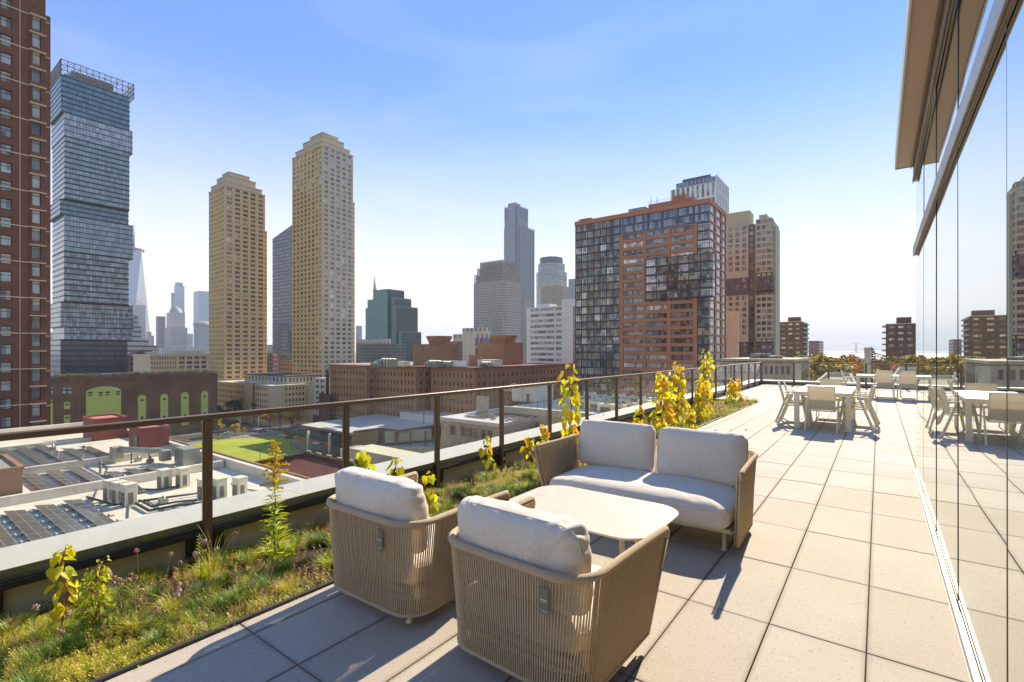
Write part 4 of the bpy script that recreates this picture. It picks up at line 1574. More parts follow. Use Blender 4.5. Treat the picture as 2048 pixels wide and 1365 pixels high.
# goldenrod
X, Y = -3.75, 1.946
z0 = ground_z(X, Y)
gd = empty('goldenrod', (X, Y, z0), 0, 'tall goldenrod with yellow plume and narrow green leaves beside the left armchair', 'flower')
h = .90 - z0
q = random.Random(5)
mb = MB()
pts = [(.012 * math.sin(k), .012 * math.cos(k * 1.3) + .0, h * k / 10) for k in range(11)]
mb.tube(pts, [.006 - .0004 * k for k in range(11)], 6)
mb.build('stem', 'leaf_green', gd)
mb = MB()
nl = leaf_poly(1, .17, .5)
for k in range(150):
    t_ = (k / 150)
    z = h * (.05 + .72 * t_)
    a = k * 2.4
    l = (.15 - .11 * t_) * q.uniform(.8, 1.2)
    put(mb, nl, mat_from((0.01 * math.sin(z * 9), 0, z), a, q.uniform(.1, .75), q.uniform(-.4, .4), l), 0 if q.random() < .6 else 1)
mb.build('foliage', ['leaf_lime', 'grass_bright'], gd)
mb = MB()
for k in range(26):
    t_ = k / 26
    z = h * (.60 + .38 * t_)
    a = k * 2.4
    l = (.125 * (1 - t_) ** .7 + .02) * q.uniform(.7, 1.1)
    for i in range(int(8 + l * 480)):
        s_ = i / (8 + l * 480)
        P = Vector((math.cos(a) * l * s_, math.sin(a) * l * s_, z + l * (.75 * s_ - .55 * s_ * s_)))
        P += Vector((q.gauss(0, .005), q.gauss(0, .005), q.gauss(0, .006)))
        M = mat_from(P, q.uniform(0, 6.3), q.uniform(0, 6.3), 0, q.uniform(.006, .013))
        put(mb, ([(-.5, -.5, 0), (.5, -.5, 0), (.5, .5, 0), (-.5, .5, 0)], [(0, 1, 2, 3)]), M, 0 if q.random() < .8 else 1)
mb.build('flower_plume', ['goldenrod', 'leaf_amber'], gd)

# a grassy reed left of the goldenrod and a rosemary-like shoot by the post
X, Y = -3.95, 1.6
rg = Soup()
q = random.Random(9)
for k in range(3):
    rg.scatter(tuft(9, .52, .2, .006, 90 + k, .5), [0] * 27, [(X + q.uniform(-.03, .03), Y + q.uniform(-.03, .03), ground_z(X, Y))], [q.uniform(0, 6)], [1.0 - .15 * k])
o = rg.build('grass_clump', ['sedum_olive'])
tag(o, 'tall thin olive grass clump just left of the goldenrod', 'grass')
mb = MB()
X, Y = -4.1, 1.55
for k in range(90):
    t_ = k / 90
    put(mb, leaf_poly(1, .13, .3), mat_from((X + .02 * t_, Y, ground_z(X, Y) + .02 + .3 * t_), k * 2.4, .5 + .3 * t_, 0, .06 * (1 - .5 * t_)), 0)
tag(mb.build('upright_shoot', ['grass_bright']), 'upright narrow-leaved green shoot in front of the first railing post', 'plant')

# a few fallen leaves on the pavers
fl = [(-2.35, 10.35), (-2.55, 10.1), (-2.1, 10.6), (-1.9, 13.2), (-1.55, 7.4)]
for i, (X, Y) in enumerate(fl):
    mb = MB()
    put(mb, leaf_poly(.05, .04, .5), mat_from((0, 0, .008), i * 1.3, .25, .2, 1), 0)
    o = mb.build('fallen_leaf', 'bark'); o.location = (X, Y, 0)
    tag(o, ['dry leaf on the pavers, nearer the bed edge behind the sofa', 'dry leaf touching the bed edge behind the sofa', 'farthest right dry leaf of the three by the bed', 'lone dry leaf left of the nearer dining table', 'lone dry leaf on the pavers right of the sofa'][i], 'leaf', 'dry leaves on the pavers')
# ------------------------------------------------------------------ ground, water, far shore
mb = MB()
mb.prism([(-1450, -900), (300, -900), (300, 700), (260, 1150), (-150, 1300), (-700, 1150), (-1450, 600)], GROUND - 3, GROUND)
struct(mb.build('ground', 'city_ground'))
mb = MB(); mb.box(-26000, 26000, -26000, 26000, -52, GROUND - 2)
struct(mb.build('water', 'harbour_water'))


def hill(name, x0, x1, y0, y1, h, mat, seed, n=60, base=-44.5):
    vs, fs = [], []
    m = 6
    for j in range(m + 1):
        for i in range(n + 1):
            u_, v_ = i / n, j / m
            e = math.sin(math.pi * u_) ** .35 * math.sin(math.pi * v_) ** .6 if 0 < v_ < 1 and 0 < u_ < 1 else 0
            hh = h * e * (.75 + .5 * noise.noise(Vector((u_ * n * .13 + seed, v_, seed)))) + (h * .12 * noise.noise(Vector((u_ * n * .9, v_ * 3, seed))) * e)
            vs.append((x0 + (x1 - x0) * u_, y0 + (y1 - y0) * v_, base + hh))
    for j in range(m):
        for i in range(n):
            a = j * (n + 1) + i
            fs.append((a, a + 1, a + n + 2, a + n + 1))
    mb = MB(); mb.add(vs, fs, 0, True)
    return struct(mb.build(name, mat))


mottled('island_trees', (0.09, 0.07, 0.035), 0.95, 0.4, 0.03, bump=0, space='W')
hill('island', -520, 560, 2250, 2900, 17, 'island_trees', 3, 160)
hill('hills', -3500, 1500, 12500, 15500, 110, 'bridge_grey', 8, 60)
hill('hills', 1200, 6000, 11000, 14500, 60, 'bridge_grey', 5, 60)

# ------------------------------------------------------------------ windows
WIN = {}


def win_template(w, h, nx=2, tr=0.0, fr=0.06, dep=0.0):
    """window in local coords: outward is -Y, centre at the origin; slot 0 frame, slot 1 glass"""
    mb = MB()
    mb.add([(-w / 2, .05, -h / 2), (w / 2, .05, -h / 2), (w / 2, .05, h / 2), (-w / 2, .05, h / 2)], [(0, 1, 2, 3)], 1)

    def fb(x0, x1, z0, z1):
        mb.add([(x0, 0, z0), (x1, 0, z0), (x1, 0, z1), (x0, 0, z1)], [(0, 1, 2, 3)], 0)
    fb(-w / 2, w / 2, -h / 2, -h / 2 + fr); fb(-w / 2, w / 2, h / 2 - fr, h / 2)
    fb(-w / 2, -w / 2 + fr, -h / 2 + fr, h / 2 - fr); fb(w / 2 - fr, w / 2, -h / 2 + fr, h / 2 - fr)
    zt = h / 2 - fr - (h - 2 * fr) * tr
    for k in range(1, nx):
        x = -w / 2 + w * k / nx
        fb(x - fr * .4, x + fr * .4, -h / 2 + fr, h / 2 - fr)
    if tr:
        for k in range(nx):
            x0 = -w / 2 + w * k / nx + fr * .41; x1 = -w / 2 + w * (k + 1) / nx - fr * .41
            fb(x0, x1, zt - fr * .4, zt + fr * .4)
    return mb


wr = random.Random(21)


class Facade:
    """collects wall pieces and window openings of one building"""
    def __init__(s, root, frame='dark_frame', glasses=(('glass_dark', 5), ('glass_mid', 3), ('glass_pale', 1))):
        s.root = root; s.frame = frame
        s.gl = glasses
        s.walls = {}
        s.wins = []

    def wall(s, mat):
        return s.walls.setdefault(mat, MB())

    def face(s, ax, a0, a1, c, z0, z1, fh, cols, zs, zh, mat='tan_wall', rec=.28, nx=2, tr=0.0, fr=.07, skip=None, band=None, pier=0.03, top_first=True, glass=None, core=None):
        """ax 'Y': plane y=c seen from -Y; 'X': plane x=c seen from +X.  cols = openings (start, end) in metres from a0"""
        W = s.wall(mat)
        nf = int((z1 - z0) / fh + 1e-6)
        zb = z1 - nf * fh

        def slab(mbx, u0, u1, v0, v1, out):
            if ax == 'Y': mbx.box(u0, u1, c - out, c + rec + .05, v0, v1)
            else: mbx.box(c - rec - .05, c + out, u0, u1, v0, v1)
        if core: slab(s.wall(core), a0 + .1, a1 - .1, z0, z1, -rec)
        edges = [0] + [e for ab in cols for e in ab] + [a1 - a0]
        for k in range(0, len(edges), 2):
            if edges[k + 1] - edges[k] > .02:
                slab(W, a0 + edges[k], a0 + edges[k + 1], z0, z1, pier)
        B = s.wall(band) if band else W
        lo, hi = a0 + .02, a1 - .02
        prev = z0
        for f in range(nf):
            zz = zb + f * fh
            if zz + zs > prev: slab(B, lo, hi, prev, zz + zs, 0)
            prev = zz + zh
        if z1 > prev: slab(B, lo, hi, prev, z1 - .01, 0)
        for f in range(nf):
            zz = zb + f * fh
            for k, (u0, u1) in enumerate(cols):
                if skip and skip(k, f, nf): continue
                um = a0 + (u0 + u1) / 2
                P = (um, c + rec - .06, zz + (zs + zh) / 2) if ax == 'Y' else (c - rec + .06, um, zz + (zs + zh) / 2)
                g = glass or wr.choices([x for x, _ in s.gl], [w for _, w in s.gl])[0]
                s.wins.append((P, ax, round(u1 - u0, 2), round(zh - zs, 2), nx, tr, fr, g))

    def done(s, names=None, limit=100, wname='window'):
        for mat, mbx in s.walls.items():
            mbx.build((names or {}).get(mat, 'wall'), mat, s.root)
        s.wins.sort(key=lambda w: (w[0][0] ** 2 + w[0][1] ** 2 + (w[0][2]) ** 2) / (w[2] * w[3]))
        for P, ax, w, h, nx, tr, fr, g in s.wins[:limit]:
            k = (w, h, nx, tr, fr, s.frame, g)
            if k not in WIN:
                o = win_template(w, h, nx, tr, fr).build(wname, [s.frame, g], s.root)
                WIN[k] = o.data
            else:
                o = bpy.data.objects.new(wname, WIN[k]); COL.objects.link(o); o.parent = s.root
            o.location = P
            if ax == 'X': o.rotation_euler = (0, 0, R(90))
        rest = s.wins[limit:]
        if rest:
            gs = sorted({w[7] for w in rest})
            mb = MB()
            for P, ax, w, h, nx, tr, fr, g in rest:
                T = win_template(w, h, nx, tr, fr)
                M = Matrix.Translation(P) @ (Matrix.Rotation(R(90), 4, 'Z') if ax == 'X' else Matrix.Identity(4))
                gi = gs.index(g) + 1
                mb.add([tuple(M @ Vector(v)) for v in T.v], T.f, [0 if m == 0 else gi for m in T.m])
            o = mb.build(wname, [s.frame] + gs, s.root)
            o['kind'] = 'stuff'


def bays(L, n, frac, m=0.0):
    """n equal openings over length L with margins m, opening fraction frac"""
    p = (L - 2 * m) / n
    return [(m + p * k + p * (1 - frac) / 2, m + p * k + p * (1 + frac) / 2) for k in range(n)]


def bld(label, cat='building', name='building', group=None):
    return empty(name, (0, 0, 0), 0, label, cat, group)


def corner(xc, d, xl, xr):
    X, Y = at(xc, d)
    return x_on(xl, Y), X, Y, y_on(xr, X)


def rooftop(mb, x0, x1, y0, y1, z, seed, n=8, h=2.2, mi=0):
    q = random.Random(seed)
    for k in range(n):
        w, d, hh = q.uniform(.08, .2) * (x1 - x0), q.uniform(.08, .2) * (y1 - y0), h * q.uniform(.4, 1.1)
        a, b = q.uniform(x0 + w, x1 - w), q.uniform(y0 + d, y1 - d)
        mb.box(a - w / 2, a + w / 2, b - d / 2, b + d / 2, z + .002 * k, z + hh)


# --- red brick tower at the left edge ---------------------------------
X = -113.3
b_ = bld('red brick apartment tower with pale string courses at the left edge', name='brick_tower')
F = Facade(b_, 'dark_frame', (('glass_mid', 3), ('glass_pale', 5), ('glass_warm', 2), ('glass_dark', 1)))
F.face('X', -24, 17.45, X, GROUND, 68, 2.95, [(1.2, 5), (9, 13), (17, 21), (26.5, 30.4), (34.2, 39.35)], .75, 2.5, 'brick_red', nx=4, tr=.3, fr=.13)
F.face('X', 17.451, 19.0, X + .35, GROUND, 58.0, 2.95, [(.12, 1.28)], .25, 2.75, 'brick_red', nx=1, tr=.3, fr=.13, band='brick_red')
mb = F.wall('brick_red')
mb.box(-140, X - .33, -24, 19.4, GROUND, 70)
mb.box(-139, X + .02, 17.46, 19.35, 58.3, 70)
mb.box(-139, X + .4, 19.01, 19.9, GROUND, 58.35)
mb.box(X - .3, X + .42, 17.46, 19.0, 58.0, 58.4)
F.done()
mb = MB()
z = 57.6
k = 0
while z > GROUND + 2:
    mb.box(X, X + .75, 17.3, 19.35, z - .1, z + .08)
    if k % 2 == 0:
        mb.box(X, X + .12, -24, 17.3, z - .1, z + .06)
    if k % 2 == 0: mb.box(X + .3, X + .46, 19.3, 19.95, z - .5, z - .36)
    z -= 2.95; k += 1
mb.box(X, X + .1, 16.2, 16.28, GROUND, 68)
mb.build('string_course', 'band_stone', b_)

# --- stacked glass tower -------------------------------------------------
D0 = 290
def lvl(xc, xl, xr):
    return corner(xc, D0, xl, xr)
m_, t = newmat('stack_glass')
def stack_mat(name, c1, c2, fh=3.15, cw=1.5):
    return facademat(name, tuple(v * .45 for v in c1), c1, fh, cw, zf=1.1, cf=.88, var=.9, grough=.12, glass2=c2, gspec=.7, roof=(.2, .2, .2), wrough=.35)
stack_mat('stack_blue', (.08, .19, .25), (.16, .31, .37))
stack_mat('stack_light', (.24, .31, .34), (.5, .57, .58))
stack_mat('stack_mid', (.17, .27, .29), (.33, .44, .45))
stack_mat('stack_dark', (.02, .035, .045), (.06, .09, .1))
stack_mat('stack_grey', (.12, .16, .16), (.42, .48, .46))
b_ = bld('tall stacked glass tower of shifted boxes with open metal lattice crown', name='glass_tower')
segs = [('stack_blue', 122, 100, 259, 164.6, 143.3, 0), ('stack_light', 128, 103, 265, 142.6, 128.6, 1), ('stack_mid', 129, 105, 258.5, 128.6, 91.9, 0),
        ('stack_blue', 120, 97, 257, 91.2, 82.6, 0), ('stack_mid', 128, 105, 266, 82.0, 60.7, 1), ('stack_grey', 128, 105, 257, 60.5, 31.0, 0),
        ('stack_grey', 121, 97, 266, 30.3, 15.9, 1), ('stack_grey', 128, 105, 264, 15.6, 8.3, 1), ('stack_dark', 121, 98, 255, 8.0, GROUND, 0)]
for mt, xc, xl, xr, z1, z0, pale in segs:
    x0, x1, y0, y1 = lvl(xc, xl, xr)
    mb = MB(); mb.box(x0, x1, y0, y1, z0, z1)
    mb.build('glazed_block', mt, b_)
    mb = MB()
    n = max(1, round((z1 - z0) / 3.15))
    for k in range(n + 1):
        z = z0 + (z1 - z0) * k / n
        mb.box(x0 - .14, x1 + .14, y0 - .14, y1 + .14, z - (.3 if pale else .5), z + (.22 if pale else .42))
    mb.build('slab_bands', 'slab_edge', b_)
# underside steps and recess
mb = MB(); mb.box(-412, -391, 80, 102, GROUND, 163); mb.build('core', 'slab_edge', b_)
# crown
x0, x1, y0, y1 = lvl(122, 100, 267.6)
mb = MB()
zc0, zc1 = 164.9, 174.2
for yy in (y0, y1):
    for zz in (zc0 + .1, zc0 + 3.1, zc0 + 6.2, zc1 - .15):
        mb.bar((x0, yy, zz), (x1, yy, zz), .35)
for xx in (x0, x1):
    for zz in (zc0 + .1, zc0 + 3.1, zc0 + 6.2, zc1 - .15):
        mb.bar((xx, y0, zz), (xx, y1, zz), .35)
n = 12
for k in range(n + 1):
    yy = y0 + (y1 - y0) * k / n
    for xx in (x0, x1):
        mb.bar((xx, yy, zc0), (xx, yy, zc1), .38)
        if k < n:
            y2 = y0 + (y1 - y0) * (k + 1) / n
            for q in range(3):
                za, zb_ = zc0 + 3.1 * q, zc0 + 3.1 * (q + 1)
                mb.bar((xx, yy, za), (xx, y2, zb_) if (k + q) % 2 else (xx, y2, za + .01), .2)
                mb.bar((xx, y2, za), (xx, yy, zb_), .16)
for k in range(9):
    xx = x0 + (x1 - x0) * k / 8
    mb.bar((xx, y0, zc0), (xx, y0, zc1), .38)
    mb.bar((xx, y1, zc0), (xx, y1, zc1), .38)
    for q in range(3):
        if k < 8: mb.bar((xx, y0, zc0 + 3.1 * q), (xx + (x1 - x0) / 8, y0, zc0 + 3.1 * (q + 1)), .18)
mb.build('lattice_crown', 'lattice_metal', b_)
mb = MB(); mb.box(x0 + 5, x1 - 6, y0 + 6, y1 - 9, zc0 - .5, zc0 + 7.2); mb.box(x0 + 8, x1 - 9, y0 + 3, y0 + 16, zc0, zc0 + 5); mb.build('plant_room', 'lattice_metal', b_)

# --- two tan apartment towers ---------------------------------------------
def tan_tower(label, xc, d, xl, xr, xl2, xr2, zmain, zlow, mat_l, mat_r, lw, rw, seed):
    b_ = bld(label, name='apartment_tower', group='twin tan apartment towers')
    x0, x1, y0, y1 = corner(xc, d, xl, xr)
    xa, _, _, yb = corner(xc, d, xl2, xr2)
    F = Facade(b_, 'light_frame', (('glass_dark', 7), ('glass_brown', 3), ('glass_mid', 2), ('glass_bright', 2)))
    fh = 3.2
    # left face: narrow pairs and bays; right face: wide windows on piers
    L = x1 - x0
    F.face('Y', x0, x1 - L * .24, y0 + .6, GROUND, zmain, fh, bays(L * .76, 6, .58, .4), .7, 2.6, mat_l, nx=2, tr=0, fr=.09, rec=.22, pier=.05)
    F.face('Y', x1 - L * .24 + .01, x1, y0, GROUND, zmain - 3.2, fh, bays(L * .24 - .01, 2, .7, .5), .7, 2.6, mat_l, nx=2, tr=.3, fr=.1, rec=.2)
    Ld = y1 - y0
    F.face('X', y0, y1, x1, GROUND, zmain, fh, bays(Ld, 5, .62, .5), .75, 2.6, mat_r, nx=2, tr=.35, fr=.1, rec=.22, pier=.12)
    # lower shoulders
    F.face('Y', xa, x0 + .02, y0 + 3, GROUND, zlow, fh, bays(x0 - xa, 1, .5), .8, 2.5, mat_l, nx=2, fr=.1, rec=.4)
    F.face('X', y1 + .02, yb, x1 - 2.2, GROUND, zlow, fh, bays(yb - y1, 1, .72), .8, 2.5, mat_l, nx=2, fr=.1, rec=.4)
    mb = F.wall(mat_l)
    mb.box(x0 + .02, x1 - .5, y0 + 1.12, y1, GROUND, zmain - .05)
    mb.box(xa + .02, x0 + .5, y0 + 3.43, y1 + 1, GROUND, zlow)
    mb.box(x0 + 3, x1 - 2.68, y1 - .5, yb, GROUND, zlow)
    F.done({mat_l: 'wall', mat_r: 'wall'})
    # stepped crown
    mb = MB()
    mb.box(x0 - .2, x1 + .35, y0 - .1 + .3, y1 + .2, zmain + .01, zmain + .5)
    cx, cy = (x0 + x1) / 2, (y0 + y1) / 2
    for sx, sy, za, zb_ in ((.86, .9, .5, 3.4), (.62, .7, 3.4, 8.4), (.40, .5, 8.4, 11.6)):
        hx, hy = (x1 - x0) / 2 * sx, (y1 - y0) / 2 * sy
        ox, oy = (x1 - x0) * .5 * (1 - sx) * .45, -(y1 - y0) * .5 * (1 - sy) * .3
        mb.box(cx - hx + ox, cx + hx + ox, cy - hy + oy, cy + hy + oy, zmain + za, zmain + zb_)
        mb.box(cx - hx + ox - .35, cx + hx + ox + .35, cy - hy + oy - .35, cy + hy + oy + .35, zmain + zb_ + .002, zmain + zb_ + .55)
    mb.build('stepped_crown', 'tan_band', b_)
    mb = MB()
    q = random.Random(seed)
    for k in range(4):
        a = cx + q.uniform(-3, 5)
        mb.box(a, a + .8, cy + k * .7, cy + k * .7 + .5, zmain + 12.15, zmain + 13.2 + q.uniform(0, 1))
    mb.build('roof_vent', 'grey_frame', b_)
    return b_

D1 = 340
tan_tower('shorter of the two tan stepped apartment towers, nearer the glass tower', 449, D1, 416, 530, 413, 537, z_at(363, D1) - 3, z_at(445, D1), 'goldlit_wall', 'tan_wall', 6, 5, 1)
D2 = 330
tan_tower('taller of the two tan stepped apartment towers, left of the open sky', 645, D2, 583, 706, 581, 713, z_at(291, D2), z_at(385, D2), 'goldlit_wall', 'beige_wall', 6, 5, 2)

# --- podium block in front of them ------------------------------------------
b_ = bld('low tan office block with rows of small square windows below the two tan towers', name='office_block')
F = Facade(b_, 'dark_frame', (('glass_dark', 6), ('glass_mid', 2)))
D = 290
x0, x1, y0, y1 = corner(545, D, 433, 613)
zt = z_at(774, D)
wA = x_on(493, y0)
F.face('Y', x0 - 2, wA, y0, GROUND, zt, 3.55, bays(wA - x0 + 2, 14, .55, 1.5), .9, 2.5, 'goldlit_wall', nx=1, fr=.12)
wB, wC = x_on(509, y0), x_on(537, y0)
F.face('Y', wA + .01, wB, y0 - 1.4, GROUND, zt + 1.2, 3.55, [], .9, 2.5, 'goldlit_wall')
F.face('Y', wB + .01, wC, y0, GROUND, zt, 3.55, bays(wC - wB, 6, .55, .5), .9, 2.6, 'tan_wall', nx=2, fr=.12)
F.face('Y', wC + .01, x1, y0 - .3, GROUND, zt, 3.55, [], .9, 2.5, 'band_stone')
yA = y_on(566, x1)
F.face('X', y0 - .3, yA, x1 + .3, GROUND, zt, 3.55, [], .9, 2.5, 'band_stone')
F.face('X', yA + .01, y1, x1, GROUND, zt, 3.55, bays(y1 - yA, 6, .6, 1), .9, 2.6, 'tan_wall', nx=2, fr=.12)
yD = y_on(632, x1)
F.face('X', y1 + .01, yD, x1 + 2, GROUND, zt + 2.5, 3.55, [], .9, 2.5, 'pale_stone')
mb = F.wall('tan_band')
mb.box(x0 - 2, x1 - .35, y0 + .35, yD, GROUND, zt - .02)
F.done()
mb = MB(); mb.box(x0 - 2.2, x1 + .5, y0 - .5, y1, zt + .003, zt + .6); mb.box(wA, wB, y0 - 1.6, y0 + 4, zt + 1.25, zt + 1.8); mb.build('cornice', 'pale_stone', b_)
Fp = Facade(b_, 'dark_frame', (('glass_dark', 6), ('glass_mid', 1)))
Fp.face('Y', x0 + 14, x1 - 5, y0 + 12, zt + .6, zt + 5.2, 4.5, bays(x1 - x0 - 19, 12, .5, .5), 1.2, 3.6, 'pale_stone', nx=1, fr=.12)
Fp.face('X', y0 + 12, y0 + 34, x1 - 5, zt + .6, zt + 5.2, 4.5, bays(22, 9, .5, .5), 1.2, 3.6, 'pale_stone', nx=1, fr=.12)
Fp.wall('pale_stone').box(x0 + 14, x1 - 5.4, y0 + 12.4, y0 + 34, zt + .6, zt + 5.2)
Fp.done({'pale_stone': 'pavilion'})
mb = MB(); mb.box(x0 + 13, x1 - 4, y0 + 11, y0 + 35, zt + 5.21, zt + 5.9); mb.build('pavilion_roof', 'roof_dark', b_)
# pale wall wing on the right with windows, chimney-like dark stair
b_ = bld('pale stone wing with dark windows beside the foot of the taller tan tower', name='stone_wing')
F = Facade(b_, 'dark_frame', (('glass_dark', 6), ('glass_mid', 1)))
X_, Y_ = at(628, 300)
F.face('Y', X_, x_on(662, Y_), Y_, GROUND, z_at(756, 300), 3.4, bays(x_on(662, Y_) - X_, 3, .6, .8), .8, 2.4, 'pale_stone', nx=2, fr=.12)
F.wall('pale_stone').box(X_, x_on(662, Y_), Y_ + .35, Y_ + 20, GROUND, z_at(756, 300) - .05)
F.done()

# --- old brown armoury with green panels ---------------------------------------
XA = -299.0
b_ = bld('old brown brick powerhouse with lime green blocked arches and weeds on its roof', name='brick_powerhouse')
ya, yb = 44.0, 122.4
zt = -11.2
mb = MB()
mb.box(XA - 48, XA, ya, yb, GROUND, zt)
mb.box(XA, XA + .35, ya, yb, zt - 1.8, zt - 1.2)
mb.box(XA, XA + .55, ya, yb + .3, zt - .8, zt + .05)
for yy in (62.5, 80.5, 92.5, 121.2):
    mb.box(XA, XA + .3, yy - .6, yy + .6, GROUND, zt - 2)
mb.build('wall', 'brick_old', b_)
def arch(y0, y1, z0, z1, rise, name, mat, n=12):
    pts = [(y0, z0), (y1, z0), (y1, z1)]
    for k in range(1, n):
        a = math.pi * k / n
        pts.append(((y0 + y1) / 2 + (y1 - y0) / 2 * math.cos(a), z1 + rise * math.sin(a)))
    pts.append((y0, z1))
    mb = MB()
    N = len(pts)
    vs = [(XA + .02, y, z) for y, z in pts] + [(XA + .12, y, z) for y, z in pts]
    mb.add(vs, [tuple(range(N, 2 * N)), ] + [(k, (k + 1) % N, N + (k + 1) % N, N + k) for k in range(N)])
    return mb.build(name, mat, b_)
def yz(x, y):
    Y = y_on(x, XA); d = -XA * SN + Y * CS
    return Y, z_at(y, d)
def vents(pan, lst):
    for x, y, w, h in lst:
        Y, z = yz(x, y)
        mb = MB(); mb.box(XA + .13, XA + .2, Y - w / 2, Y + w / 2, z - h / 2, z + h / 2); mb.build('vent', 'dark_frame', pan)
Ya, za = yz(172, 783); Yb, zb_ = yz(242, 783)
p_ = arch(Ya, Yb, za - 20, zb_ + .2, 2.6, 'arched_panel', 'green_panel')
vents(p_, [(180, 786, 1.6, .9), (201, 786, 1.6, .9), (215, 785, 1.6, .9), (236, 784, 1.6, .9), (180, 791, 1.6, .6), (201, 791, 1.6, .6), (215, 790, 1.6, .6), (236, 789, 1.6, .6)])
for xa_, xb_, yt in ((276, 292, 797), (320.5, 336, 795), (362, 377.5, 792), (402, 416, 789)):
    Ya, za = yz(xa_, yt); Yb, zb_ = yz(xb_, yt)
    p_ = arch(Ya, Yb, za - 16, za, (Yb - Ya) / 2, 'arched_panel', 'green_panel')
    vents(p_, [((xa_ + xb_) / 2, yt + 4, 1.3, 1.0), ((xa_ + xb_) / 2, yt + 39, 1.3, 1.2)])
for xa_, xb_, y0_, y1_, mt in ((128, 140, 805, 819, 'green_panel'), (128, 140, 831, 860, 'green_panel'), (125.5, 132, 776, 787, 'pale_blue'), (136, 142.5, 776, 787, 'pale_blue'), (101, 105.5, 800, 858, 'green_panel'), (103, 106, 775, 788, 'pale_blue')):
    Ya, za = yz(xa_, y0_); Yb, _ = yz(xb_, y0_); _, z2 = yz(xa_, y1_)
    mb = MB(); mb.box(XA + .02, XA + .12, Ya, Yb, z2, za); p_ = mb.build('blocked_window', mt, b_)
    Yc, zc = yz((xa_ + xb_) / 2, y0_ + 4)
    mb = MB(); mb.box(XA + .13, XA + .2, Yc - .6, Yc + .6, zc - .5, zc + .3); mb.build('vent', 'dark_frame', p_)
mb = MB(); mb.box(XA - 47, XA - 1, ya + 1, yb - 1, zt + .01, zt + .3); mb.build('roof', 'roof_dark', b_)
wd = Soup()
q = random.Random(4)
P = []
for k in range(420):
    yy = q.uniform(ya, yb)
    if noise.noise(Vector((yy * .09, 0, 0))) < -.05 and q.random() < .8: continue
    P.append((XA - q.uniform(.5, 14), yy, zt + .2))
wd.scatter(tuft(14, 1.2, .9, .2, 3, .5), None, P, [q.uniform(0, 6) for _ in P], [q.uniform(.8, 2.2) for _ in P], None, [q.choice((0, 0, 1, 2)) for _ in P])
o = wd.build('roof_weeds', ['sedum_straw', 'tree_orange', 'sedum_olive'], b_); o['kind'] = 'stuff'

# --- long low arched-window block, dark red block and stepped office behind ----
def simple(label, xc, d, xl, xr, yt, mat, zb=GROUND, name='building', group=None, parts=()):
    b_ = bld(label, name=name, group=group)
    x0, x1, y0, y1 = corner(xc, d, xl, xr)
    mb = MB(); mb.box(x0, x1, y0, y1, zb, z_at(yt, d)); mb.build('wall', mat, b_)
    return b_, x0, x1, y0, y1, z_at(yt, d)

b_ = bld('long low sandstone block with dark arched windows behind the powerhouse', name='warehouse')
F = Facade(b_, 'grey_frame', (('glass_dark', 5), ('glass_mid', 2)))
Xw = -470.0
yA, yB, yC = y_on(300, Xw), y_on(355, Xw), y_on(430, Xw)
dd = -Xw * SN + yB * CS
zt = z_at(709, dd)
F.face('X', yA, yB, Xw, GROUND, zt - 1.2, 3.9, bays(yB - yA, 10, .5, .5), .7, 3.1, 'band_stone', nx=2, fr=.2, rec=.6)
F.face('X', yB + .01, yC, Xw, GROUND, zt - 1.2, 3.9, bays(yC - yB, 5, .72, .5), .7, 3.2, 'band_stone', nx=3, tr=.3, fr=.2, rec=.6)
F.wall('band_stone').box(Xw - 40, Xw - .65, yA, yC, GROUND, zt - 1.25)
F.done()
mb = MB(); mb.box(Xw - 40, Xw + .8, yA - .5, yC, zt - 1.19, zt); mb.build('cornice', 'band_stone', b_)
mb = MB(); rooftop(mb, Xw - 38, Xw - 5, yA, yC, zt + .01, 5, 10, 3); mb.build('roof_plant', 'pale_concrete', b_)
b_ = bld('dark red brick gabled hall between the glass tower and the sandstone block', name='brick_hall')
x0, x1, y0, y1 = corner(262, 420, 250, 301)
zt = z_at(712, 420)
mb = MB(); mb.box(x0, x1, y0, y1, GROUND, zt)
mb.add([(x1 - .3, y0, zt), (x1 - .3, y1, zt), (x1 - .3, (y0 + y1) / 2, zt + 4.4), (x0, y0, zt), (x0, y1, zt), (x0, (y0 + y1) / 2, zt + 4.4)],
       [(0, 1, 2), (3, 5, 4), (0, 2, 5, 3), (2, 1, 4, 5)])
mb.build('wall', 'brick_dark', b_)
mb = MB()
for k in range(3): mb.box(x1, x1 + .3, y0, y1, zt - 1.2 - 4.2 * k, zt - .7 - 4.2 * k)
mb.build('string_course', 'band_stone', b_)
mb = MB(); mb.box(x1, x1 + .2, (y0 + y1) / 2 - 2, (y0 + y1) / 2 + 2, zt - 7, zt - 2.5); mb.build('window', 'glass_dark', b_)

facademat('stepped_office', (.42, .41, .42), (.05, .06, .07), 5.2, 400, zf=.34, cf=1.1, var=.2)
b_ = bld('pale stepped office block with dark ribbon windows right of the glass tower base', name='stepped_office')
for xa_, xb_, yt in ((250, 314, 692), (250, 300, 680), (250, 289, 655), (250, 284, 634)):
    x0, x1, y0, y1 = corner(252, 520, 244, xb_)
    mb = MB(); mb.box(x0 - 20, x1 + (314 - xb_) * -.4, y0, y1, GROUND, z_at(yt, 560)); mb.build('storey_block', 'stepped_office', b_)

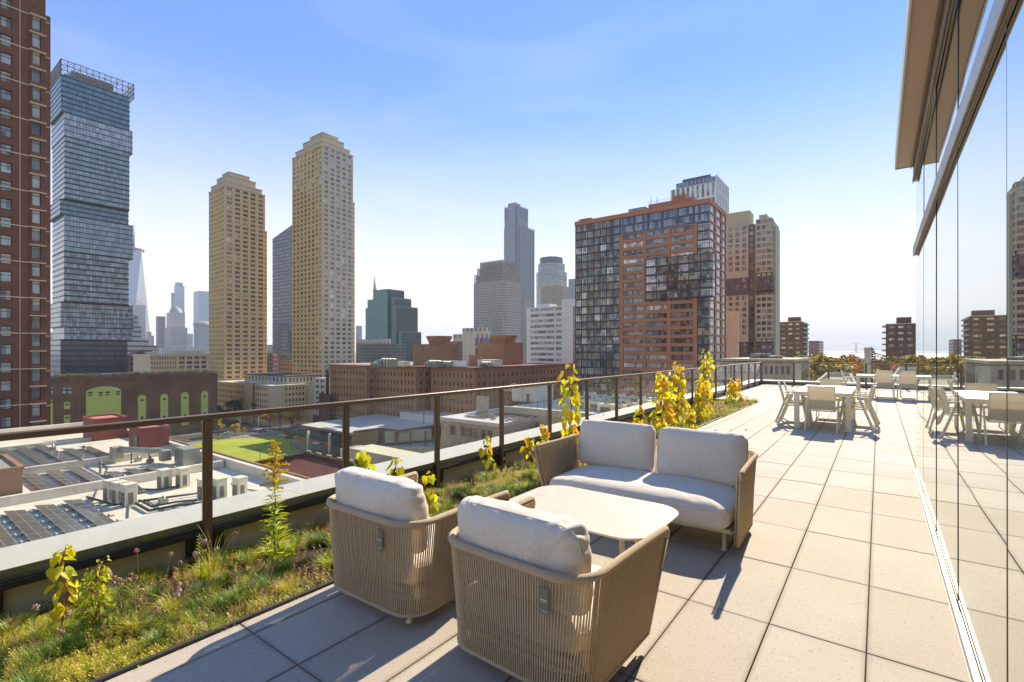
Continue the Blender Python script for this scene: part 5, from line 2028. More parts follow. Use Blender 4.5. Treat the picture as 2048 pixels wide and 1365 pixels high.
# --- Manhattan group --------------------------------------------------------------
facademat('far_glass', (.46, .5, .54), (.4, .46, .52), 7.5, 6, zf=.7, cf=.85, var=.5, glass2=(.52, .57, .62), gspec=.5, grough=.3)  # far stone, glass and grey lightened: distance haze put into the colours
facademat('far_stone', (.52, .48, .44), (.16, .18, .2), 7.5, 6, zf=.5, cf=.5, var=.5, glass2=(.2, .22, .24), gspec=.3, grough=.3)
facademat('far_dark', (.12, .13, .15), (.08, .09, .11), 7.5, 4, zf=.6, cf=.7, var=.4, gspec=.4, grough=.3)
facademat('far_grey', (.38, .39, .4), (.18, .2, .23), 7.5, 6, zf=.5, cf=.6, var=.5, gspec=.3, grough=.3)
DM = 2300
def zc(y, d=DM): return z_at(y, d)
# tapered tower with triangular facets and mast
b_ = bld('tapering mirrored skyscraper with a mast, just right of the stacked glass tower', name='skyscraper')
cx, cy = at(268, DM)
hw = 24 / FL * DM * .95
zt, zb0 = zc(503), GROUND
ang = [R(a) + YAW * 0 for a in (45, 135, 225, 315)]
base = [(cx + hw * 1.25 * math.cos(a + .35), cy + hw * 1.25 * math.sin(a + .35), zb0 + 60) for a in ang]
topp = [(cx + hw * .9 * math.cos(a + .35 + R(45)), cy + hw * .9 * math.sin(a + .35 + R(45)), zt) for a in ang]
vs = base + topp
fs = [(4, 5, 6, 7)]
for k in range(4):
    j = (k + 1) % 4
    fs += [(k, j, 4 + k), (4 + k, j, 4 + j)]
mb = MB(); mb.add(vs, fs); mb.add([(x, y, zb0) for x, y, z in base] + base, [(k, (k + 1) % 4, 4 + (k + 1) % 4, 4 + k) for k in range(4)])
mb.build('glazed_shaft', 'far_glass', b_)
mb = MB()
mb.cyl(cx, cy, zt, zt + 12, hw * .75, None, 20)
mb.build('roof_ring', 'far_dark', b_)
mb = MB()
mb.tube([(cx, cy, zt + 10), (cx, cy, zc(478)), (cx, cy, zc(443))], [4, 2.6, .6], 8)
for k in range(6): mb.cyl(cx, cy, zt + 20 + k * 16, zt + 23 + k * 16, 5 - k * .5, None, 8)
mb.build('mast', 'far_dark', b_)

def farb(label, x0, x1, yt, mat, d=DM, top=None, depth=None, name='skyscraper', parent=None, tp=None):
    lo, hi = x0 + .5, x1
    for _ in range(30):
        xm = (lo + hi) / 2
        X1, Y1 = at(xm, d)
        X0 = x_on(x0, Y1)
        if px_of(X1, Y1 + (depth or (X1 - X0))) > x1: hi = xm
        else: lo = xm
    b_ = parent or bld(label, name=name)
    dp = depth or (X1 - X0)
    z = z_at(yt, d)
    mb = MB(); mb.box(X0, X1, Y1, Y1 + dp, GROUND, z); mb.build('shaft', mat, b_)
    return b_, X0, X1, Y1, Y1 + dp, z
def dome(b_, x0, x1, y0, y1, z, r, h, mat, base=0):
    mb = MB()
    cx, cy = (x0 + x1) / 2, (y0 + y1) / 2
    vs, fs = [], []
    n, m = 20, 6
    for j in range(m + 1):
        a = math.pi / 2 * j / m
        for k in range(n):
            t_ = 2 * math.pi * k / n
            vs.append((cx + r * math.cos(a) * math.cos(t_), cy + r * math.cos(a) * math.sin(t_), z + h * math.sin(a)))
    for j in range(m):
        for k in range(n):
            fs.append((j * n + k, j * n + (k + 1) % n, (j + 1) * n + (k + 1) % n, (j + 1) * n + k))
    mb.add(vs, fs, 0, True)
    mb.build('dome', mat, b_)
def pyramid(b_, x0, x1, y0, y1, z, h, mat):
    mb = MB(); cx, cy = (x0 + x1) / 2, (y0 + y1) / 2
    mb.add([(x0, y0, z), (x1, y0, z), (x1, y1, z), (x0, y1, z), (cx, cy, z + h)], [(0, 1, 4), (1, 2, 4), (2, 3, 4), (3, 0, 4)])
    mb.build('pyramid_roof', mat, b_)
D = 1900
b_, *q_ = farb('office tower with a low pyramid roof in front of the masted skyscraper', 262, 291, 610, 'far_stone', D)
pyramid(b_, q_[0], q_[1], q_[2], q_[3], q_[4], 22, 'far_grey')
farb('x', 258, 287, 640, 'far_stone', D - 60, parent=b_)
farb('small pale pointed tower low right of the pyramid-roofed tower', 292, 303, 664, 'far_stone', 2000)
farb('small brownish tower behind the pale pointed one', 300, 308, 672, 'far_grey', 2100)
farb('plain dark slab tower left of the domed tower', 312, 331, 633, 'far_dark', 2100)
b_, *q_ = farb('pale gridded tower with a copper dome', 333, 370, 625, 'far_stone', 1950)
dome(b_, *q_[:4], q_[4], 22, 26, 'far_grey')
farb('x', 329, 375, 655, 'far_stone', 1900, parent=b_)
b_, *q_ = farb('slim blue glass tower behind the domed tower', 348, 369, 571, 'far_glass', 2500)
farb('x', 342, 350, 586, 'far_grey', 2480, parent=b_)
mb = MB(); mb.box(q_[0] + 4, q_[1] - 4, q_[2] + 3, q_[3] - 6, q_[4], q_[4] + 16); mb.build('mechanical_floor', 'far_grey', b_)
farb('low grey block between the domed tower and the white glass tower', 374, 386, 668, 'far_grey', 2050)
b_, *q_ = farb('very pale flat-topped glass tower partly behind the shorter tan tower', 387, 425, 582, 'far_glass', 2400)
b_, *q_ = farb('grey tower with a rounded shoulder roof left of the shorter tan tower', 388, 425, 650, 'far_grey', 1900)
dome(b_, *q_[:4], q_[4], 36, 16, 'far_grey')
for k, (xa_, xb_, yt, dd) in enumerate(((318, 345, 696, 1500), (345, 372, 693, 1450), (372, 395, 695, 1500), (395, 420, 692, 1450), (100, 112, 665, 1500))):
    farb(['low pale waterfront block under the dark slab tower', 'low pale waterfront block under the domed tower', 'low pale waterfront block right of the domed tower', 'low pale waterfront block beside the shorter tan tower', 'distant pinkish building between brick tower and glass tower'][k], xa_, xb_, yt, 'far_stone', dd, name='waterfront_block')

# --- between and right of the tan towers ----------------------------------------------
facademat('purple_glass', (.13, .13, .16), (.05, .06, .085), 3.6, 2.4, zf=.72, cf=.84, var=.8, glass2=(.2, .21, .26), grough=.15)
b_ = bld('purple-grey glass tower with sloped top between the two tan towers', name='glass_tower')
X0, Y0_ = at(545, 520); X1_ = x_on(592, Y0_)
zl, zr = z_at(478, 520), z_at(466, 520)
mb = MB()
mb.add([(X0, Y0_, GROUND), (X1_, Y0_, GROUND), (X1_, Y0_ + 30, GROUND), (X0, Y0_ + 30, GROUND), (X0, Y0_, zl), (X1_, Y0_, zr + 4), (X1_, Y0_ + 30, zr + 4), (X0, Y0_ + 30, zl)],
       [(4, 5, 6, 7), (0, 1, 5, 4), (1, 2, 6, 5), (2, 3, 7, 6), (3, 0, 4, 7)])
mb.build('glazed_shaft', 'purple_glass', b_)
mb = MB()
z = zl - 3
while z > -20:
    mb.box(X0 - .3, X0 + 14, Y0_ - .25, Y0_ - .01, z, z + .5); z -= 7.2
mb.build('slab_bands', 'grey_frame', b_)
facademat('mixed_brick', (.2, .1, .07), (.05, .055, .06), 3.4, 3.2, var=.5)
facademat('mixed_grey', (.14, .14, .14), (.04, .05, .055), 3.4, 3.2, zf=.6, cf=.8, var=.7)
facademat('mixed_red', (.4, .12, .1), (.4, .42, .42), 4, 3.4, zf=.5, cf=.6, var=.5)
simple('narrow dark office slab directly right of the shorter tan tower', 545, 430, 534, 547, 706, 'mixed_grey')
simple('narrow red and white striped block between the tan towers', 556, 425, 545, 557, 707, 'mixed_red')
simple('low dark glass block with brick base between the tan towers', 580, 400, 557, 590, 708, 'mixed_grey')
simple('stepped dark scaffolded building behind, left of the taller tan tower', 575, 470, 563, 595, 662, 'mixed_grey')
simple('brick-red low block between the tan towers', 583, 390, 556, 592, 722, 'mixed_brick')
simple('pale low building in the gap between the tan towers', 545, 600, 520, 575, 690, 'far_stone')

facademat('teal_glass', (.07, .2, .2), (.05, .17, .175), 3.8, 2.0, zf=.8, cf=.9, var=.5, glass2=(.11, .27, .27), grough=.15)
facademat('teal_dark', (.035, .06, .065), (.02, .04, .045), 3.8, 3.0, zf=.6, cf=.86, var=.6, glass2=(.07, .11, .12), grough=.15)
b_ = bld('stepped teal glass office building with a white fin mast', name='teal_office')
DT = 620
def tb(xc, xl, xr, yt, k):
    x0, x1, y0, y1 = corner(xc, DT + k, xl, xr)
    z = z_at(yt, DT + k)
    mb = MB(); mb.box(x0, x1, y0, y1, GROUND, z); mb.build('glazed_block', 'teal_glass', b_)
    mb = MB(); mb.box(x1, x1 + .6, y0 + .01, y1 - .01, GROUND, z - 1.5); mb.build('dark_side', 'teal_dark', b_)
    return x0, x1, y0, y1, z
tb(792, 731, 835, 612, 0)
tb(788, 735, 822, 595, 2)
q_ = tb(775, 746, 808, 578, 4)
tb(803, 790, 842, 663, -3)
mb = MB(); mb.tube([(*at(750, 640), q_[4]), (*at(749, 640), z_at(555, 640))], [3.2, .5], 4); mb.build('mast', 'white_panel', b_)
simple('low dark green glass block left of the teal office, with pale roof house', 790, 520, 712, 812, 688, 'mixed_grey')
simple('flat pale penthouse on the low block right of the taller tan tower', 780, 535, 712, 782, 678, 'far_stone')
farb('hazy pinkish towers just right of the taller tan tower', 712, 724, 652, 'far_stone', 1700, name='distant_towers')

# --- crowned tower group ---------------------------------------------------------------
facademat('crown_stone', (.38, .33, .3), (.09, .09, .095), 3.9, 3.6, zf=.5, cf=.55, var=.8, glass2=(.28, .28, .28), grough=.15)
b_ = bld('bulky brown-grey tower with a spiky stepped crown', name='crowned_tower')
D = 700
x0, x1, y0, y1 = corner(1010, D, 943, 1041)
z1_ = z_at(560, D)
cx, cy = (x0 + x1) / 2, (y0 + y1) / 2
for ins, za, zb_ in ((0, GROUND, z_at(560, D)), (3, z_at(560, D), z_at(545, D)), (6, z_at(545, D), z_at(532, D)), (9, z_at(532, D), z_at(519, D))):
    mb = MB()
    c_ = 5
    mb.prism([(x0 + ins + c_, y0 + ins), (x1 - ins - c_, y0 + ins), (x1 - ins, y0 + ins + c_), (x1 - ins, y1), (x0 + ins, y1), (x0 + ins, y0 + ins + c_)], za, zb_)
    mb.build('storey_block', 'crown_stone', b_)
    if ins:
        mb = MB()
        for k in range(22):
            xx = x0 + ins + (x1 - x0 - 2 * ins) * (k + .5) / 22
            mb.box(xx - .5, xx + .5, y0 + ins - .8, y0 + ins + .2, za - 3, zb_ + 2.2)
        for k in range(8):
            yy = y0 + ins + (y1 - y0 - ins) * (k + .5) / 8
            mb.box(x1 - ins - .2, x1 - ins + .8, yy - .5, yy + .5, za - 3, zb_ + 2.2)
        mb.build('fin', 'crown_stone', b_)
facademat('tall_glass', (.3, .335, .37), (.22, .25, .285), 4, 3, zf=.75, cf=.55, var=.6, glass2=(.27, .3, .33), grough=.2, gspec=.5)
b_ = bld('tallest slender blue-grey glass tower with notched lantern top', name='skyscraper')
D = 1000
for xc, xl, xr, yt in ((1040, 1008, 1068, 452), (1038, 1009, 1056, 436), (1036, 1010, 1055, 412), (1030, 1016, 1041, 405)):
    x0, x1, y0, y1 = corner(xc, D, xl, xr)
    mb = MB(); mb.box(x0, x1, y0, y1, GROUND, z_at(yt, D)); mb.build('glazed_shaft', 'tall_glass', b_)
x0, x1, y0, y1 = corner(1036, D, 1010, 1055)
mb = MB()
for k in range(9):
    xx = x0 + (x1 - x0) * k / 8
    mb.box(xx - .8, xx + .8, y0 - 1, y0, z_at(440, D), z_at(409, D))
for k in range(6):
    yy = y0 + (y1 - y0) * k / 5
    mb.box(x1, x1 + 1, yy - .8, yy + .8, z_at(450, D), z_at(410, D))
x0, x1, y0, y1 = corner(1040, D, 1008, 1068)
for k in range(10):
    yy = y0 + (y1 - y0) * k / 9
    mb.box(x1, x1 + .9, yy - .6, yy + .6, GROUND, z_at(449, D))
mb.build('fin', 'tall_glass', b_)
facademat('round_glass', (.34, .35, .35), (.2, .21, .22), 5.5, 900, zf=.5, cf=1.1, var=.5, grough=.2)
b_ = bld('glass tower with chamfered dark top right of the tallest tower', name='glass_tower')
D = 1150
def octb(x0, x1, y0, y1, c_, z0, z1, nm, mt):
    mb = MB(); mb.prism([(x0 + c_, y0), (x1 - c_, y0), (x1, y0 + c_), (x1, y1), (x0, y1), (x0, y0 + c_)], z0, z1); mb.build(nm, mt, b_)
X1_, Y1_ = at(1112, D); X0_ = x_on(1066, Y1_)
octb(X0_, X1_, Y1_, Y1_ + 50, 14, GROUND, z_at(540, D), 'glazed_shaft', 'round_glass')
octb(X0_ + 3, X1_ - 4, Y1_ + 3, Y1_ + 47, 14, z_at(540, D), z_at(523, D), 'glazed_shaft', 'round_glass')
octb(X0_ + 6, X1_ - 8, Y1_ + 6, Y1_ + 44, 14, z_at(523, D), z_at(510, D), 'top_storeys', 'far_dark')
facademat('tan_glass', (.36, .31, .24), (.1, .13, .14), 3.6, 3.4, zf=.6, cf=.6, var=.6, glass2=(.3, .34, .34))
b_ = bld('tan and blue glass tower with flat cap in front of the chamfered tower', name='apartment_tower')
D = 800
X1_, Y1_ = at(1119, D); X0_ = x_on(1073, Y1_)
octb(X0_, X1_, Y1_, Y1_ + 36, 8, GROUND, z_at(571, D), 'wall', 'tan_glass')
octb(X0_ + 3, X1_ - 5, Y1_ + 4, Y1_ + 30, 8, z_at(571, D), z_at(563, D), 'roof_cap', 'tan_band')
farb('sliver of a blue-green glass tower left of the orange building', 1137, 1165, 557, 'tall_glass', 900, name='glass_tower')
farb('slim ribbed brown tower behind the white office', 1049, 1062, 596, 'crown_stone', 760, name='glass_tower')

# white office
b_ = bld('white panelled office with green ribbon windows left of the orange building', name='white_office')
F = Facade(b_, 'light_frame', (('glass_dark', 4), ('glass_mid', 3), ('glass_pale', 3)))
D = 330
X1_, Y1_ = at(1125, D); X0_ = x_on(1053, Y1_)
zt = z_at(612, D)
L = X1_ - X0_
xe = x_on(1162, Y1_)
F.face('Y', X0_, X1_, Y1_, GROUND, zt, 3.85, [(L * .12, L * .33), (L * .335, L * .55), (L * .555, L * .78), (L * .82, L * .98)], 1.0, 2.9, 'white_panel', nx=4, fr=.08)
F.face('Y', X1_ + .01, xe, Y1_ - .8, GROUND, z_at(600, D), 3.85, [], 1, 2, 'white_panel')
F.wall('white_panel').box(X0_, xe, Y1_ + .35, Y1_ + 25, GROUND, zt - .03)
F.done()
mb = MB(); mb.box(X0_ + 8, X0_ + 18, Y1_ + 2, Y1_ + 12, zt, zt + 2.3); mb.build('roof_plant', 'white_panel', b_)
mb = MB()
for k in range(14):
    mb.box(X0_, xe + .02, Y1_ - .84, Y1_ - .81, zt - 3.85 * k - .8, zt - 3.85 * k - .72)
mb.build('panel_joint', 'grey_frame', b_)
simple('yellowish tan tower strip between white office and orange building', 1162, 300, 1146, 1164, 612, 'tan_glass')

# --- orange building --------------------------------------------------------------
b_ = bld('orange panelled apartment block with dark glazing and a projecting glass box', name='apartment_block')
D = 190
x0, x1, y0, y1 = corner(1420, D, 1150, 1452)
ztop = z_at(396, D)
fh = 3.42
F = Facade(b_, 'dark_frame', (('glass_dark', 4), ('glass_mid', 3), ('glass_brown', 4), ('glass_bright', 2), ('glass_warm', 1)))
A, Bx, Cx = x_on(1239, y0), x_on(1394, y0), x1
zpar = ztop - 1.9
ntop = 2
zmid = zpar - ntop * fh * 1.05
# glazed left part, full height (thin dark floors), small panes
F.face('Y', x0, A, y0 + .2, GROUND, zpar, fh, bays(A - x0, 7, .97, .1), .42, 3.38, 'dark_frame', nx=3, tr=.3, fr=.13, rec=.2, pier=.02)
F.face('Y', A + .01, Cx, y0 + .2, zmid, zpar, fh * 1.05, bays(Cx - A, 6, .93, .1), .42, 3.5, 'blue_panel', nx=3, tr=.3, fr=.13, rec=.2, pier=.02, glass='glass_blue')
oc = []
for a_, b2 in ((1246, 1286), (1292, 1334), (1341, 1386)):
    oc.append((x_on(a_, y0) - A, x_on(b2, y0) - A))
F.face('Y', A, Bx, y0, GROUND, zmid - .01, fh, oc, .85, 2.95, 'orange_panel', nx=6, tr=0, fr=.13, rec=.35)
F.face('Y', Bx + .01, Cx, y0 + .1, GROUND, zmid - .01, fh, bays(Cx - Bx, 1, .98), .3, 3.3, 'dark_frame', nx=5, tr=.3, fr=.13, rec=.2, pier=.02)
Ld = y1 - y0
F.face('X', y0 + .01, y1, x1, GROUND, zpar, fh, [(0.2, Ld * .3), (Ld * .40, Ld * .68), (Ld * .76, Ld - .2)], .4, 3.2, 'orange_panel', nx=3, tr=.3, fr=.13, rec=.3, glass='glass_mirror')
F.wall('orange_panel').box(x0, x1 - .35, y0 + .45, y1, GROUND, zpar - .02)
F.done({'dark_frame': 'window_wall', 'blue_panel': 'blue_spandrel'})
mb = MB(); mb.box(x0 - .15, x1 + .15, y0 - .15, y1, zpar + .001, ztop)
mb.build('parapet', 'orange_panel', b_)
# projecting glass box
F = Facade(b_, 'dark_frame', (('glass_dark', 3), ('glass_mid', 3), ('glass_bright', 3), ('glass_warm', 1), ('glass_brown', 2)))
gx0, gx1 = x_on(1291, y0 - 1.2), x1 + 1.2
gz1, gz0 = z_at(506, D), z_at(594, D)
F.face('Y', gx0, gx1, y0 - 1.2, gz0, gz1, (gz1 - gz0) / 5, bays(gx1 - gx0, 6, .97, .1), .35, 3.2, 'dark_frame', nx=4, tr=.3, fr=.13, rec=.2, pier=.02)
F.face('X', y0 - 1.2 + .01, y0 + 4, gx1, gz0, gz1, (gz1 - gz0) / 5, bays(5.2, 1, .94), .35, 3.2, 'dark_frame', nx=4, tr=.3, fr=.13, rec=.2, pier=.02)
F.wall('dark_frame').box(gx0 + .05, gx1 - .25, y0 - .95, y0 + 3.9, gz0 + .01, gz1 - .01)
F.done({'dark_frame': 'projecting_bay'})
# roof structures
mb = MB()
px0, px1 = x_on(1302, y0 + 6), x1 - 1
mb.box(px0, px1 - 6, y0 + 3, y1 - 2, ztop - .5, ztop + 2.6)
mb.box(px0 + 9, px1 - 10, y0 + 6, y1 - 4, ztop + 2.61, ztop + 5.2)
mb.build('penthouse', 'orange_panel', b_)
mb = MB()
rooftop(mb, x0 + 4, px0 - 4, y0 + 3, y1 - 3, ztop - .3, 14, 9, 2.2)
mb.build('roof_plant', 'ac_paint', b_)
mb = MB()
for k in range(6):
    xx = px0 - 9 + k * 1.3
    mb.box(xx, xx + 1.1, y0 + 3, y0 + 7, ztop - .2, ztop + 2.2)
mb.box(x0 + .5, x0 + 7, y0 + 2, y0 + 6, ztop + 1.2, ztop + 1.35)
for xx in (x0 + .8, x0 + 6.7): mb.box(xx, xx + .15, y0 + 2, y0 + 2.15, ztop, ztop + 1.2)
mb.build('cooling_unit', 'concrete', b_)
mb = MB()
for k in range(24):
    xx = px0 + k * (px1 - px0 - 6) / 24
    mb.box(xx, xx + .06, y0 + 3, y0 + 3.06, ztop + 2.6, ztop + 3.7)
mb.box(px0, px1 - 6, y0 + 3, y0 + 3.06, ztop + 3.65, ztop + 3.72)
for xx in (px0 + .4, px0 + 3, px0 + 13, px0 + 14.5): mb.tube([(xx, y0 + 5, ztop + 2.6), (xx, y0 + 5, ztop + 6)], .12, 5)
mb.build('roof_railing', 'grey_frame', b_)

# --- white-blue tower behind the orange block ------------------------------------------
b_ = bld('white and blue glass tower rising behind the orange block', name='apartment_tower')
D = 420
F = Facade(b_, 'dark_frame', (('glass_mirror', 4), ('glass_mid', 2), ('glass_dark', 2)))
x0, x1, y0, y1 = corner(1433, D, 1341, 1458)
zt = z_at(363, D)
F.face('Y', x0, x1, y0, 20, zt, 12.5, bays(x1 - x0, 9, .5, .5), 1.2, 12.2, 'white_panel', nx=2, fr=.15, rec=.8)
F.face('X', y0, y1, x1, 20, zt + 6, 12.5, bays(y1 - y0, 8, .45, .5), 1.2, 12.2, 'white_panel', nx=2, fr=.15, rec=.8)
F.wall('white_panel').box(x0, x1 - .85, y0 + .85, y1, GROUND, zt - .05)
F.done()
facademat('blue_top', (.3, .34, .4), (.08, .11, .16), 6.5, 3.4, zf=.8, cf=.7, var=.5)
mb = MB(); xa_ = x_on(1353, y0 + 2)
mb.box(xa_, x1 - .2, y0 + 1, y1 - 1, zt, z_at(351, D))
mb.build('upper_storeys', 'blue_top', b_)
mb = MB(); mb.box(x_on(1365, y0 + 4), x_on(1420, y0 + 4), y0 + 4, y0 + 20, z_at(351, D), z_at(343, D)); mb.build('plant_room', 'blue_panel', b_)

# --- tan and dark tower on the right -----------------------------------------------------
b_ = bld('tan apartment tower with dark banded storeys right of the orange block', name='apartment_tower')
D = 250
F = Facade(b_, 'grey_frame', (('glass_dark', 4), ('glass_mid', 4), ('glass_pale', 1)))
X1_, Y1_ = at(1508, D); X0_ = x_on(1440, Y1_)
zt = z_at(448, D); fh = 3.0
xm = x_on(1497, Y1_)
def tanr(z0, z1, mt):
    F.face('Y', X0_, xm, Y1_, z0, z1, fh, bays(xm - X0_, 4, .6, .4), .6, 2.6, mt, nx=2, fr=.08)
    F.face('Y', xm + .01, X1_, Y1_ + .6, z0, z1, fh, bays(X1_ - xm, 1, .8), .5, 2.7, 'purple_panel', nx=2, fr=.08)
    xr_ = x_on(1544, Y1_ - 2)
    F.face('Y', X1_ + 1.2, xr_, Y1_ - 2, z0, z1 + 1.5, fh, bays(xr_ - X1_ - 1.2, 3, .8, .1), .7, 2.6, mt, nx=2, fr=.08, pier=.01)
    F.face('X', Y1_ - 2 + .01, Y1_ + 3, xr_, z0, z1 + 1.5, fh, bays(5, 1, .8), .7, 2.6, mt, nx=2, fr=.08)
    return xr_
zs_ = [(z_at(625, D) - 60, z_at(622, D), 'tower_tan'), (z_at(622, D), z_at(558, D), 'tower_tan'), (z_at(558, D), z_at(530, D), 'purple_panel'), (z_at(530, D), zt, 'tower_tan')]
xr_ = None
zq = zt
for nfl, mt in ((9, 'tower_tan'), (3, 'purple_panel'), (8, 'tower_tan'), (3, 'purple_panel'), (14, 'tower_tan')):
    xr_ = tanr(zq - nfl * fh, zq - .01, mt); zq -= nfl * fh
F.wall('tower_tan').box(X0_, X1_ + 1.1, Y1_ + 1, Y1_ + 28, GROUND, zt - .02)
F.wall('tower_tan').box(X1_ + 1.1, xr_ - .35, Y1_ - 1.6, Y1_ + 22, GROUND, zt + 1.4)
F.wall('tower_tan').box(xr_ - .3, xr_ + .9, Y1_ + 3.01, Y1_ + 16, GROUND, zt - 2)
F.done()
mb = MB(); mb.box(x_on(1452, Y1_ + 5), x_on(1500, Y1_ + 5), Y1_ + 4, Y1_ + 14, zt, z_at(421, D + 5)); mb.box(X1_ + 2, xr_ - 3, Y1_ + 2, Y1_ + 12, zt + 1.4, zt + 4.5); mb.build('plant_room', 'tower_tan', b_)
simple('plain pale windowless slab between the orange block and the tan tower', 1476, 225, 1449, 1478, 622, 'pale_concrete', name='blank_slab')

# --- brown towers on the right -------------------------------------------------------------
def brown_tower(label, xc, d, xl, xr, yt, cap, seed, balcony=False):
    b_ = bld(label, name='brick_tower')
    F = Facade(b_, 'grey_frame', (('glass_dark', 3), ('glass_mid', 3), ('glass_bright', 4)))
    X1_, Y1_ = at(xc, d); X0_ = x_on(xl, Y1_)
    zt = z_at(yt, d)
    n = max(3, int((X1_ - X0_) / 3.2))
    F.face('Y', X0_, X1_, Y1_, GROUND, zt, 2.9, bays(X1_ - X0_, n, .6, .4), .9, 2.2, 'brick_deep', nx=2, fr=.12)
    yr = y_on(xr, X1_) if xr else Y1_ + 14
    yr = min(yr, Y1_ + 30)
    F.face('X', Y1_ + .01, yr, X1_, GROUND, zt, 2.9, bays(yr - Y1_, 4, .7, .3), .9, 2.2, 'brick_deep', nx=2, fr=.12)
    F.wall('brick_deep').box(X0_, X1_ - .35, Y1_ + .35, yr, GROUND, zt - .03)
    F.done(limit=60)
    mb = MB()
    cx0, cx1 = x_on(cap[0], Y1_ + 3), x_on(cap[1], Y1_ + 3)
    mb.box(cx0, cx1, Y1_ + 3, Y1_ + 9, zt, z_at(cap[2], d + 2)); mb.build('plant_room', 'brick_deep', b_)
    mb = MB()
    for k in range(int((zt - GROUND) / 2.9)):
        z = zt - 2.9 * k - .35
        mb.box(X1_ + .01, X1_ + 1.1, Y1_ + 2, yr - 2, z - .9, z)
        if balcony: mb.box(X0_ - 1.5, X0_ - .01, Y1_ + 1, Y1_ + 6, z - .9, z - .1)
    mb.build('balcony', 'concrete', b_)
    mb = MB(); mb.box(X0_ - .1, X1_ + .1, Y1_ - .1, yr, zt + .001, zt + .35); mb.build('roof_edge', 'pale_concrete', b_)
    return b_
brown_tower('brown brick apartment tower right of the tan tower', 1604, 300, 1558, 1621, 644, (1576, 1600, 634), 1)
brown_tower('brown brick apartment tower with side balconies, seen beside the glass wall', 1832, 230, 1772, None, 648, (1793, 1823, 634), 2, True)
facademat('far_brown', (.2, .12, .1), (.1, .1, .1), 3, 3.2, zf=.5, cf=.5, var=.8, glass2=(.4, .38, .35))
simple('farther purplish brown tower right of the brown brick tower', 1638, 520, 1617, 1647, 682, 'far_brown', name='brick_tower')
simple('sliver of distant brown tower between tan tower and brown tower', 1556, 480, 1540, 1559, 656, 'far_brown', name='brick_tower')

def fit(xl, xr, d, depth=None, Yf=None):
    """front left and right X and front Y of a block whose two visible faces span the bearings xl..xr"""
    lo, hi = xl + .5, xr
    Y = Yf if Yf is not None else at((xl + xr) / 2, d)[1]
    for _ in range(30):
        m = (lo + hi) / 2
        X1 = x_on(m, Y); X0 = x_on(xl, Y)
        if px_of(X1, Y + (depth or (X1 - X0))) > xr: hi = m
        else: lo = m
    return X0, X1, Y


# --- brick warehouses --------------------------------------------------------------------
b_ = bld('long red-brown brick warehouse with three projecting wings and small windows', name='brick_warehouse')
F = Facade(b_, 'dark_frame', (('glass_dark', 6), ('glass_mid', 2)))
for xc, d, xl, xr in ((733, 250, 660, 775), (832, 236, 750, 875), (950, 222, 862, 1153)):
    x0, x1, y0, y1 = corner(xc, d, xl, xr)
    y1 = min(y1, y0 + 95)
    zt = -6.0
    n = int((x1 - x0) / 2.7)
    F.face('Y', x0, x1, y0, GROUND, zt - 2.1, 4.0, bays(x1 - x0, n, .36, 1.2), 1.2, 3.1, 'brick_brown', nx=1, tr=.5, fr=.1, rec=.4)
    n = int((y1 - y0) / 3.6)
    F.face('X', y0 + .01, y1, x1, GROUND, zt - 2.1, 4.0, bays(y1 - y0, n, .34, 1.2), 1.2, 3.1, 'brick_brown', nx=1, tr=.5, fr=.1, rec=.4)
    F.wall('brick_brown').box(x0, x1 - .45, y0 + .45, y1, GROUND, zt - 2.15)
    mb = F.wall('brick_brown')
    mb.box(x0 - .1, x1 + .12, y0 - .12, y1, zt - 2.09, zt - .5)
    k = x0
    while k < x1: mb.box(k, k + .35, y0 - .3, y0 - .12, zt - 1.9, zt - .8); k += .8
    k = y0
    while k < y1: mb.box(x1 + .12, x1 + .3, k, k + .35, zt - 1.9, zt - .8); k += .8
    mb = F.wall('rust_roof')
    mb.box(x0 - .45, x1 + .45, y0 - .45, y1 + .1, zt - .499, zt)
    wh = (x0, x1, y0, y1)
F.wall('roof_gravel').box(x_on(662, 175), wh[1] - 3, 172, 250, GROUND, -6.3)
F.done({'rust_roof': 'cornice', 'roof_gravel': 'roof'}, limit=100)
rb = random.Random(33)
for lab, mat, xa_, ya_, w, dd, h in (
        ('long silver duct unit on the warehouse roof', 'duct_metal', 775, 700, 9, 5, 3.6),
        ('pale roof house on the warehouse roof behind the silver duct', 'ac_paint', 806, 705, 6, 4, 2.6),
        ('low silver air handler at the left of the warehouse roof', 'duct_metal', 757, 700, 6, 4, 2.0),
        ('silver cylinder unit in the middle of the warehouse roof', 'duct_metal', 868, 700, 7, 5, 2.6),
        ('white roof house with black door on the warehouse roof', 'ac_paint', 980, 700, 11, 6, 3.4),
        ('boxy silver unit in front of the white roof house', 'duct_metal', 972, 700, 5, 3, 2.0),
        ('long white wall screen on the warehouse roof', 'white_panel', 905, 690, 18, 1, 3.0),
        ('small silver box unit right of the cylinder unit', 'duct_metal', 894, 700, 5, 3, 2.2)):
    X_, Y_ = at(xa_, 232 + (8 if mat == 'ac_paint' else 0))
    mb = MB()
    mb.bbox(-w / 2, w / 2, -dd / 2, dd / 2, 0.3, h, .12)
    mb.box(-w / 2 - .2, w / 2 + .2, -dd / 2 - .2, dd / 2 + .2, h + .005, h + .16)
    for k in (-1, 1): mb.box(k * w * .3 - .3, k * w * .3 + .3, -dd / 2 + .2, dd / 2 - .2, 0, .299)
    if mat == 'duct_metal':
        for k in range(4): mb.tube([(-w * .4 + k * w * .27, -dd / 2 - .05, .6), (-w * .4 + k * w * .27, -dd / 2 - .7, h * .8), (-w * .4 + k * w * .27, 0, h + .5), (-w * .4 + k * w * .27, dd / 2, h)], .38, 8)
    o = mb.build('roof_unit', mat); o.location = (X_, Y_, -6.29)
    tag(o, lab, 'roof unit')
